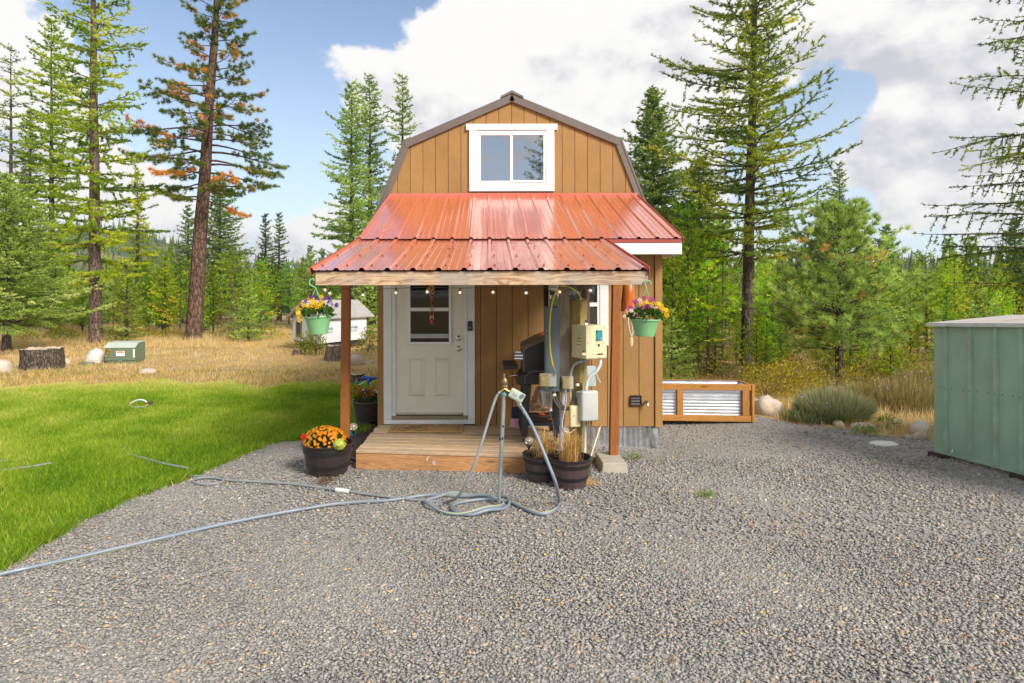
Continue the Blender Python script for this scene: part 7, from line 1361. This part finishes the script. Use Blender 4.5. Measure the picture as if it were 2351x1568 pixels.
def stump(label, x0, x1, y0, y1, seed, bm_, flare=1.12):
    b = G((x0 + x1) / 2, y1 - 3); s_ = b.y / FPX; r_ = (x1 - x0) * s_ / 2; hh = (y1 - y0) * s_; t = thing("tree_stump", label, "stump", b); rr = random.Random(seed); n = 40; m = MB(); vs = []; jag = [0.04 * rr.uniform(-1, 1) for _ in range(n)]
    for i in range(8):
        q_ = i / 7
        for j in range(n): a = 6.283 * j / n; k = (flare - (flare - 0.94) * q_ ** 0.5) * (1 + 0.06 * noise.noise(Vector((math.cos(a) * 1.5 + seed, math.sin(a) * 1.5, q_))) + 0.035 * math.sin(a * 13 + seed) * (1 - 0.3 * q_)); vs.append(b + Vector((r_ * k * math.cos(a), r_ * k * math.sin(a) + r_ * 0.6, -0.05 + (hh + 0.05) * q_ * (1 - (0.16 if (3.2 < a < 3.9) and i > 5 else 0) + jag[j] * (i == 7)))))
    m.add(vs, [(i * n + j, i * n + (j + 1) % n, (i + 1) * n + (j + 1) % n, (i + 1) * n + j) for i in range(7) for j in range(n)]); m.build("bark", bm_, t, smooth=True)
    MB().add([b + Vector((0, r_ * 0.6, hh - 0.008))] + [Vector(v) + Vector((0, 0, -0.006)) for v in vs[7 * n:]], [(0, 1 + j, 1 + (j + 1) % n) for j in range(n)]).build("sawn_top", CUT, t)
stump("wide dark charred stump in the dry grass at the left", 32, 121, 802, 849, 1, BARKS, 1.02); stump("brown stump in front of the white playhouse", 743, 782, 796, 831, 2, BARKB, 1.2); stump("small round stump below the white playhouse's left end", 669, 691, 804, 818, 3, BARKB, 1.0); stump("low stump just right of the left porch post", 796, 834, 862, 884, 4, BARKB, 1.0)
def shrub(name, label, c, rx, rz, n, size, stops, seed, tint=(0.5, 0.22), ratio=0.35, stems=14, cat="shrub", flat=0.5, fl=None):
    t = thing(name, label, cat, c); c = Vector(c); m = MB(); r = random.Random(seed)
    for k in range(stems): a = r.uniform(0, 6.28); q_ = r.uniform(0.3, 0.95); e = c + Vector((rx * q_ * math.cos(a), rx * q_ * math.sin(a), rz * r.uniform(0.6, 1.1))); m.tube([c + Vector((0, 0, -0.02)), (c + e) / 2 + Vector((0, 0, rz * 0.1)), e], [0.006, 0.004, 0.002], 4, cap=False)
    m.build("stems", M(name + "_stem", (0.20, 0.14, 0.07), 0.9), t); V, F, T = leafball(c + Vector((0, 0, rz * 0.3)), rx, rx, rz * 0.75, n, size, seed, lo=-0.45, tint=tint, inner=0.2, ratio=ratio, flat=flat); finish("foliage", mesh_np("foliage", V, F, {'tint': T}), leaf(name + "_leaf", stops, 0.4), t)
    if fl:
        pm_, nfl, rad = fl; rr = np.random.default_rng(seed); d = unit(rr.normal(0, 1, (nfl, 3))); d[:, 2] = abs(d[:, 2]); P = np.array(c) + np.array([0, 0, rz * 0.3]) + d * np.array([rx, rx, rz * 0.85]); finish("blossoms", flower_mesh(P, d + np.array([0, -1, 0.2]), rad, 5, rr.uniform(0, 0.4, nfl), seed), pm_, t)
    return t
def spiky(name, label, c, rx, h, n, stops, seed, w=0.008, cat="shrub", tint=(0.5, 0.2), fl=None, base=0.35):
    """upright clump of thin stalks fanning from the ground"""
    r = np.random.default_rng(seed); t = thing(name, label, cat, c); a = r.uniform(0, 6.283, n); q_ = np.sqrt(r.random(n)); P = np.stack([c[0] + base * rx * q_ * np.cos(a), c[1] + base * rx * q_ * np.sin(a), np.full(n, c[2])], 1); D = np.stack([rx * (1 - base) * q_ * np.cos(a), rx * (1 - base) * q_ * np.sin(a), h * r.uniform(0.45, 1.0, n) * (1 - 0.45 * q_ ** 2)], 1) + r.normal(0, 0.03, (n, 3)); u0 = r.uniform(0, 0.7, n)[:, None]; A_ = P + D * u0; B_ = P + D * np.minimum(1, u0 + r.uniform(0.25, 0.5, (n, 1))); s_ = unit(np.cross(D, r.normal(0, 1, (n, 3)))) * w / 2
    V = np.stack([A_ - s_, A_ + s_, B_], 1).reshape(-1, 3); finish("stalks", mesh_np("stalks", V, np.arange(3 * n).reshape(-1, 3), {'tint': np.repeat(np.clip(r.normal(tint[0], tint[1], n) + 0.25 * (u0[:, 0] - 0.3), 0, 1), 3)}), leaf(name + "_stalk", stops, 0.35), t)
    if fl: pm_, nfl, rad = fl; k = r.integers(0, n, nfl); finish("blossoms", flower_mesh((P + D)[k], r.normal(0, 0.4, (nfl, 3)) + np.array([0, -1, 0.3]), rad, 5, r.uniform(0, 0.4, nfl), seed), pm_, t)
    return t
PET_L = petals("lavender_petal", [(0, (0.30, 0.22, 0.48)), (0.5, (0.42, 0.32, 0.60)), (1, (0.5, 0.4, 0.5))])
GG = [(0, (0.05, 0.075, 0.025)), (0.4, (0.14, 0.20, 0.07)), (0.75, (0.27, 0.33, 0.15)), (1, (0.46, 0.40, 0.22))]; DRYS = [(0, (0.13, 0.10, 0.03)), (0.5, (0.30, 0.25, 0.08)), (1, (0.50, 0.40, 0.18))]; YLW = [(0, (0.16, 0.17, 0.012)), (0.5, (0.38, 0.33, 0.015)), (0.85, (0.56, 0.42, 0.02)), (1, (0.50, 0.22, 0.02))]; LIME = [(0, (0.10, 0.20, 0.015)), (0.5, (0.22, 0.36, 0.03)), (1, (0.36, 0.46, 0.08))]
g1 = G(1925, 968); spiky("grey_green_clump", "rounded grey-green lavender-like clump at the gravel edge", (g1.x, g1.y + 0.15, g1.z), 0.62, 0.60, 12000, GG, 1, 0.0075, tint=(0.74, 0.2), base=0.62, fl=(PET_L, 26, 0.012)); g2 = G(1865, 972); spiky("grey_green_clump", "low dark part of the clump spreading left at the gravel edge", (g2.x, g2.y + 0.1, g2.z), 0.34, 0.26, 2600, GG, 2, 0.008, tint=(0.4, 0.18), base=0.7)
for k, (x, y, s_, n) in enumerate([(1760, 905, 0.55, 900), (1800, 915, 0.6, 1000), (1835, 905, 0.5, 800)]): p = at_depth(x, 10.9 + 0.3 * k); shrub("yellow_shrub", ["yellowing shrub behind the large boulder, left one", "yellowing shrub behind the large boulder, middle one", "yellowing shrub behind the large boulder, right one"][k], (p.x, p.y, 0), s_, 0.62, n, 0.05, YLW, 10 + k, (0.5, 0.25), 0.55)
p = at_depth(2085, 9.9); spiky("dry_weed_clump", "tall dry weeds left of the metal shed", (p.x, p.y, 0), 0.62, 0.72, 4200, DRYS, 5, 0.007, base=0.75, fl=(PET_L, 34, 0.013)); p = at_depth(2010, 10.6); spiky("dry_weed_clump", "brown dry weeds behind the grey-green clump", (p.x, p.y, 0), 0.6, 0.55, 3000, DRYS, 6, 0.007, base=0.75, tint=(0.4, 0.2)); p = at_depth(2140, 11.5); spiky("dry_weed_clump", "dry weeds against the shed's far corner", (p.x, p.y, 0), 0.7, 0.75, 3000, DRYS, 7, 0.008, base=0.75, tint=(0.5, 0.2))
for k, (x, y, w, hh, lab) in enumerate([(1932, 976, 16, 0.13, "bright weed in front of the grey-green clump"), (1985, 1000, 26, 0.12, "bright weed patch before the long pale rock"), (2035, 985, 26, 0.17, "bright leafy weed right of the long pale rock"), (1621, 1144, 22, 0.05, "small green weed patch alone on the open gravel"), (1455, 1050, 20, 0.06, "low weed beside the concrete pier block"), (1372, 1062, 12, 0.05, "low weed behind the dowel"), (1812, 962, 16, 0.08, "tuft of weed by the tan rocks at the gravel edge")]):
    p = G(x, y); shrub("weed", lab, (p.x, p.y, p.z + 0.01), w * p.y / FPX, hh, 200, 0.05 if k not in (3, 4, 5) else 0.025, LIME, 30 + k, (0.5, 0.2), 0.3, stems=4, cat="weed")
for k, (x, d, hh, n, lab) in enumerate([(700, 19.6, 0.7, 420, "leafy yellow-green shoots before the white playhouse, left clump"), (725, 19.2, 0.95, 520, "leafy yellow-green shoots before the white playhouse, right clump"), (845, 20.0, 0.8, 420, "leafy shoots at the right end of the white playhouse")]): p = at_depth(x, d); shrub("leafy_shoots", lab, (p.x, p.y, 0), 0.35, hh, n, 0.085, [(0, (0.10, 0.15, 0.012)), (0.6, (0.26, 0.30, 0.02)), (1, (0.42, 0.40, 0.05))], 50 + k, (0.55, 0.2), 0.5)
r = random.Random(8); BR = []
for k in range(44):      # brush at the foot of the thickets
    lft = int(k % 3 == 0); px, d = (r.uniform(0, 640), r.uniform(25.5, 29)) if lft else (r.uniform(1530, 2200), r.uniform(11.2, 17.5)); p = at_depth(px, d); s_ = r.uniform(0.4, 0.8)
    shrub("low_brush", "brush", (p.x, p.y, 0), s_, s_ * r.uniform(0.7, 1.1), 330, 0.09 if lft else 0.065, YLW if r.random() < 0.45 else [(0, (0.08, 0.12, 0.01)), (0.6, (0.22, 0.28, 0.02)), (1, (0.42, 0.40, 0.04))], 60 + k, (0.45, 0.25), 0.5, stems=8).__setitem__("group", "brush under the left thicket" if lft else "brush under the right thicket")
    BR.append((lft, px, [o for o in COL.objects if o.name.startswith("low_brush")][-1]))
for side in (0, 1):
    for q_, (_, px, o) in enumerate(sorted([b for b in BR if b[0] == side], key=lambda b: b[1])): o["label"] = "%s low yellow-green bush from left at the foot of the %s thicket" % (ORD[q_], "left" if side else "right")

# ================================================================== UTILITY BOX
ub = thing("utility_box", "green pad-mounted utility box with yellow numbers in the dry grass", "utility box", G(275, 832)); UBG = M("olive_green_enamel", (0.135, 0.185, 0.115), 0.5, var=0.08, scale=3); UBT = M("pale_green_enamel", (0.42, 0.47, 0.39), 0.5, var=0.08); D0 = 17.0; ub_ = lambda x, y, d=D0: W(x, y, d); yaw = rotz(R(5)); pv = ub_(275, 832)  # the lid's green is much paler than the hood's
def ubx(mb, name, mat, par=ub, bev=0.01): mb.rotate(yaw, pv); return mb.build(name, mat, par, bevel=bev)
xa, xb = ub_(242, 0).x, ub_(308, 0).x; z0, z1, z2 = ub_(0, 826.5).z, ub_(0, 797).z, ub_(0, 789).z; dpt = 0.62
ubx(MB().prism([(xa, D0, z0), (xa, D0, z1), (xa, D0 + 0.18, z2 + 0.02), (xa, D0 + dpt, z2 + 0.04), (xa, D0 + dpt, z0)], (xb - xa, 0, 0)), "hood", UBG)
ubx(MB().prism([(xa - 0.012, D0 - 0.012, z1 - 0.004), (xa - 0.012, D0 + 0.18, z2 + 0.024), (xa - 0.012, D0 + dpt + 0.01, z2 + 0.048), (xa - 0.012, D0 + dpt + 0.01, z2 + 0.06), (xa - 0.012, D0 + 0.18, z2 + 0.042), (xa - 0.012, D0 - 0.014, z1 + 0.012)], (xb - xa + 0.024, 0, 0)), "lid", UBT, bev=0.003)
ubx(MB().box(xa + 0.04, xb - 0.005, D0 + 0.02, D0 + dpt - 0.02, -0.05, z0 - 0.002), "base", UBG); ubx(MB().box((xa + xb) / 2 - 0.05, (xa + xb) / 2 + 0.06, D0 - 0.03, D0 - 0.002, z0 - 0.03, z0 + 0.02), "hasp", UBG)
lb2 = ubx(MB().box(ub_(266.5, 0).x, ub_(285.5, 0).x, D0 - 0.006, D0 - 0.002, ub_(0, 815.5).z, ub_(0, 804).z), "warning_label", WPAINT, bev=0); ubx(MB().box(ub_(268, 0).x, ub_(284, 0).x, D0 - 0.009, D0 - 0.0065, ub_(0, 808).z, ub_(0, 805).z), "label_band", ORANGE, lb2, 0)
ubx(MB().box(ub_(304, 0).x, ub_(307.6, 0).x, D0 - 0.006, D0 - 0.002, ub_(0, 819).z, ub_(0, 800).z), "side_label", WPAINT, bev=0)
YPR = M("yellow_print", (0.85, 0.60, 0.02), 0.5)
for body, y in (("130", 802), ("16", 808.5), ("01", 815)):
    pl = ubx(MB().box(ub_(242.8, 0).x, ub_(254 if len(body) == 3 else 250.5, 0).x, D0 - 0.005, D0 - 0.002, ub_(0, y + 3.2).z, ub_(0, y - 3.2).z), "number_plate", BLKL, bev=0)
    me = text_mesh(body, 0.095); cpx = 248.4 if len(body) == 3 else 246.6; me.transform(Matrix.Translation(ub_(cpx, y, D0 - 0.008)) @ FACE_CAM.to_4x4()); me.transform(Matrix.Translation(pv) @ yaw.to_4x4() @ Matrix.Translation(-pv)); finish("number", me, YPR, pl)
tag(MB().lathe([(0.001, 0.05), (0.2, 0.045), (0.22, 0.02), (0.22, -0.02)], 20, G(198, 834), 1, 0.7).build("valve_lid", UBG, loc=G(198, 834), smooth=True), "flat green valve lid in the grass left of the utility box", "lid")

# ================================================================== PLAYHOUSE
ph = thing("playhouse", "small white house-wrapped playhouse with a weathered roof behind the left porch post", "playhouse", at_depth(745, 21)); WRAP = M("house_wrap", (0.74, 0.74, 0.76), 0.6, var=0.05, scale=3, bump=0.35, bscale=3, bdist=0.05, dirt=((0.50, 0.46, 0.40), 0.25)); PROOF = M("weathered_roof_felt", (0.36, 0.33, 0.31), 0.9, var=0.2, scale=5, dirt=((0.22, 0.26, 0.22), 0.5)); GREYW = wood("grey_timber", (0.33, 0.26, 0.19), (0.17, 0.13, 0.10), 'X', 1.0, 0.9)
K = W(737, 0, 20.6); Lc = W(671.5, 0, 21.7); Rc = W(841, 0, 22.6); K.z = Lc.z = Rc.z = 0
zw = lambda y, d: EYE + (CY - y) * d / FPX; zb0, ze0 = 0.26, zw(728, 20.6); zpk = zw(692, 21.2); gl2 = (Lc - K); lg2 = (Rc - K); mid = K + gl2 * 0.5
wallG = MB().prism([K + Vector((0, 0, zb0 - 0.02)), Lc + Vector((0, 0, zb0 + 0.05)), Lc + Vector((0, 0, ze0)), mid + Vector((0, 0, zpk)), K + Vector((0, 0, ze0))], lg2.normalized() * 0.05).build("gable_wall", WRAP, ph)
wallL = MB().prism([K + Vector((0, 0, zb0)), Rc + Vector((0, 0, zb0 + 0.03)), Rc + Vector((0, 0, ze0)), K + Vector((0, 0, ze0))], gl2.normalized() * 0.05); wallL.v = [tuple(Vector(v) - gl2.normalized() * 0.004) for v in wallL.v]; wallL = wallL.build("long_wall", WRAP, ph)
MB().prism([Lc + Vector((0, 0, zb0)), Lc + lg2 + Vector((0, 0, zb0)), Lc + lg2 + Vector((0, 0, ze0)), Lc + Vector((0, 0, ze0))], -gl2.normalized() * 0.05).build("far_wall", WRAP, ph)
ov = -lg2.normalized() * 0.22; run = lg2 + lg2.normalized() * 0.35; g_n = gl2.normalized(); slope = (zpk - ze0) / (gl2.length / 2)
for sgn, name in ((-1, "roof_slope"), (1, "roof_slope")):
    eave = mid + g_n * sgn * (gl2.length / 2 + 0.13); zed = zpk - slope * (gl2.length / 2 + 0.13)
    MB().prism([mid + ov + Vector((0, 0, zpk + 0.02)), eave + ov + Vector((0, 0, zed + 0.02)), eave + run + Vector((0, 0, zed + 0.02)), mid + run + Vector((0, 0, zpk + 0.02))], (0, 0, 0.04)).build(name, PROOF, ph)
    MB().prism([mid + ov + Vector((0, 0, zpk + 0.018)), eave + ov + Vector((0, 0, zed + 0.018)), eave + ov + Vector((0, 0, zed - 0.07)), mid + ov + Vector((0, 0, zpk - 0.07))], lg2.normalized() * 0.03).build("barge_board", GREYW, ph)
gn_ = Vector((g_n.y, -g_n.x, 0)); gn_ = gn_ if gn_.y < 0 else -gn_
def on_g(t, z): return K + gl2 * t + Vector((0, 0, z)) - lg2.normalized() * 0.012
def opening(t0, t1, z0, z1, nm):
    o = MB().prism([on_g(t0, z0), on_g(t1, z0), on_g(t1, z1), on_g(t0, z1)], -lg2.normalized() * 0.02).build(nm, GREYW, ph); dt = 0.03
    MB().prism([on_g(t0 + dt, z0 + 0.05) - lg2.normalized() * 0.022, on_g(t1 - dt, z0 + 0.05) - lg2.normalized() * 0.022, on_g(t1 - dt, z1 - 0.05) - lg2.normalized() * 0.022, on_g(t0 + dt, z1 - 0.05) - lg2.normalized() * 0.022], -lg2.normalized() * 0.004).build("pane", glass("playhouse_pane", (0.06, 0.065, 0.045), 0.2, 0.4), o)
opening(0.66, 0.86, 0.42, 1.0, "window"); opening(0.27, 0.42, 0.42, 0.66, "window")
TYB = M("blue_print", (0.05, 0.22, 0.36), 0.6, var=0.2); ldir = lg2.normalized(); ang = math.atan2(ldir.y, ldir.x); TR = rotz(ang) @ FACE_CAM; nl = Vector((ldir.y, -ldir.x, 0)); nl = nl if nl.y < 0 else -nl
for px in (752, 811):
    t = (px - 737) / (841 - 737) * 0.97; p = K + lg2 * t + nl * 0.02
    text_part("wrap_lettering", "Tyvek", 0.20, TYB, wallL, p + Vector((0, 0, zw(752, 21.3))), TR); text_part("wrap_lettering", "HomeWrap", 0.085, TYB, wallL, p + Vector((0, 0, zw(760.5, 21.3))), TR)
for p in (K + gl2 * 0.08 + lg2 * 0.08, K + gl2 * 0.9 + lg2 * 0.06, K + lg2 * 0.9 + gl2 * 0.08, K + lg2 * 0.5 + gl2 * 0.08): MB().box(p.x - 0.09, p.x + 0.09, p.y - 0.09, p.y + 0.09, -0.05, zb0 + 0.02).build("pier", GREYW, ph)
MB().prism([K + gl2 * 0.02 + lg2 * 0.02 + Vector((0, 0, 0.12)), K + lg2 * 0.98 + gl2 * 0.02 + Vector((0, 0, 0.12)), K + lg2 * 0.98 + gl2 * 0.96 + Vector((0, 0, 0.12)), K + gl2 * 0.96 + lg2 * 0.02 + Vector((0, 0, 0.12))], (0, 0, 0.1)).build("floor_frame", M("dark_floor_frame", (0.05, 0.035, 0.025), 0.9), ph)
for k, (px0, px1, y, d) in enumerate([(845, 875, 795, 21.5), (838, 870, 801, 21.0)]): a, b = W(px0, y, d), W(px1, y + 2, d); tag(MB().tube([a, b], 0.05, 8).build("log", BARKB, loc=a, smooth=True), ["upper grey log lying right of the white playhouse", "lower grey log lying right of the white playhouse"][k], "log")

# spilled soil and straw on the gravel by the planters
def litter(name, label, px, py, sx, sy, n, mat, ln, wd, seed):
    r = random.Random(seed); m = MB(); c = G(px, py)
    for k in range(n):
        p = Vector((c.x + r.gauss(0, sx), c.y + r.gauss(0, sy), 0)); p.z = gz(p.x, p.y) + 0.016 + r.random() * 0.012; a = r.uniform(0, 6.28); d = Vector((math.cos(a), math.sin(a), r.uniform(-0.2, 0.3))) * ln * r.uniform(0.5, 1.2); s_ = Vector((-d.y, d.x, 0)).normalized() * wd
        m.add([p - d / 2 - s_, p - d / 2 + s_, p + d / 2 + s_, p + d / 2 - s_ * 0.4], [(0, 1, 2, 3)])
    tag(m.build(name, mat, loc=c), label, "litter", kind="stuff")
litter("spilled_soil", "brown soil spilled on the gravel below the black half-barrel", 750, 1104, 0.05, 0.09, 260, M("dry_peat", (0.16, 0.08, 0.04), 0.95, var=0.4), 0.02, 0.006, 1)
litter("straw_litter", "golden straw scattered on the gravel beside the front barrel planter", 1352, 1112, 0.07, 0.07, 120, M("straw", (0.62, 0.40, 0.14), 0.8, var=0.3), 0.09, 0.0015, 2)
litter("yellow_leaf_litter", "few small yellow leaves lying on the gravel", 1300, 1200, 1.6, 1.5, 26, M("yellow_leaf", (0.80, 0.50, 0.05), 0.7, var=0.2), 0.022, 0.008, 3)

# ================================================================== AIR
hzm = bpy.data.materials.new("thin_haze"); hzm.use_nodes = True; hzm.node_tree.nodes.clear()
_v = hzm.node_tree.nodes.new('ShaderNodeVolumePrincipled'); _o = hzm.node_tree.nodes.new('ShaderNodeOutputMaterial'); hzm.node_tree.links.new(_v.outputs[0], _o.inputs['Volume'])
_v.inputs['Color'].default_value = (0.82, 0.88, 0.95, 1); _v.inputs['Density'].default_value = 0.00028; _v.inputs['Anisotropy'].default_value = 0.2
tag(MB().box(-2600, 2600, -1600, 2600, -3.2, 95).build("haze", hzm), kind="stuff")
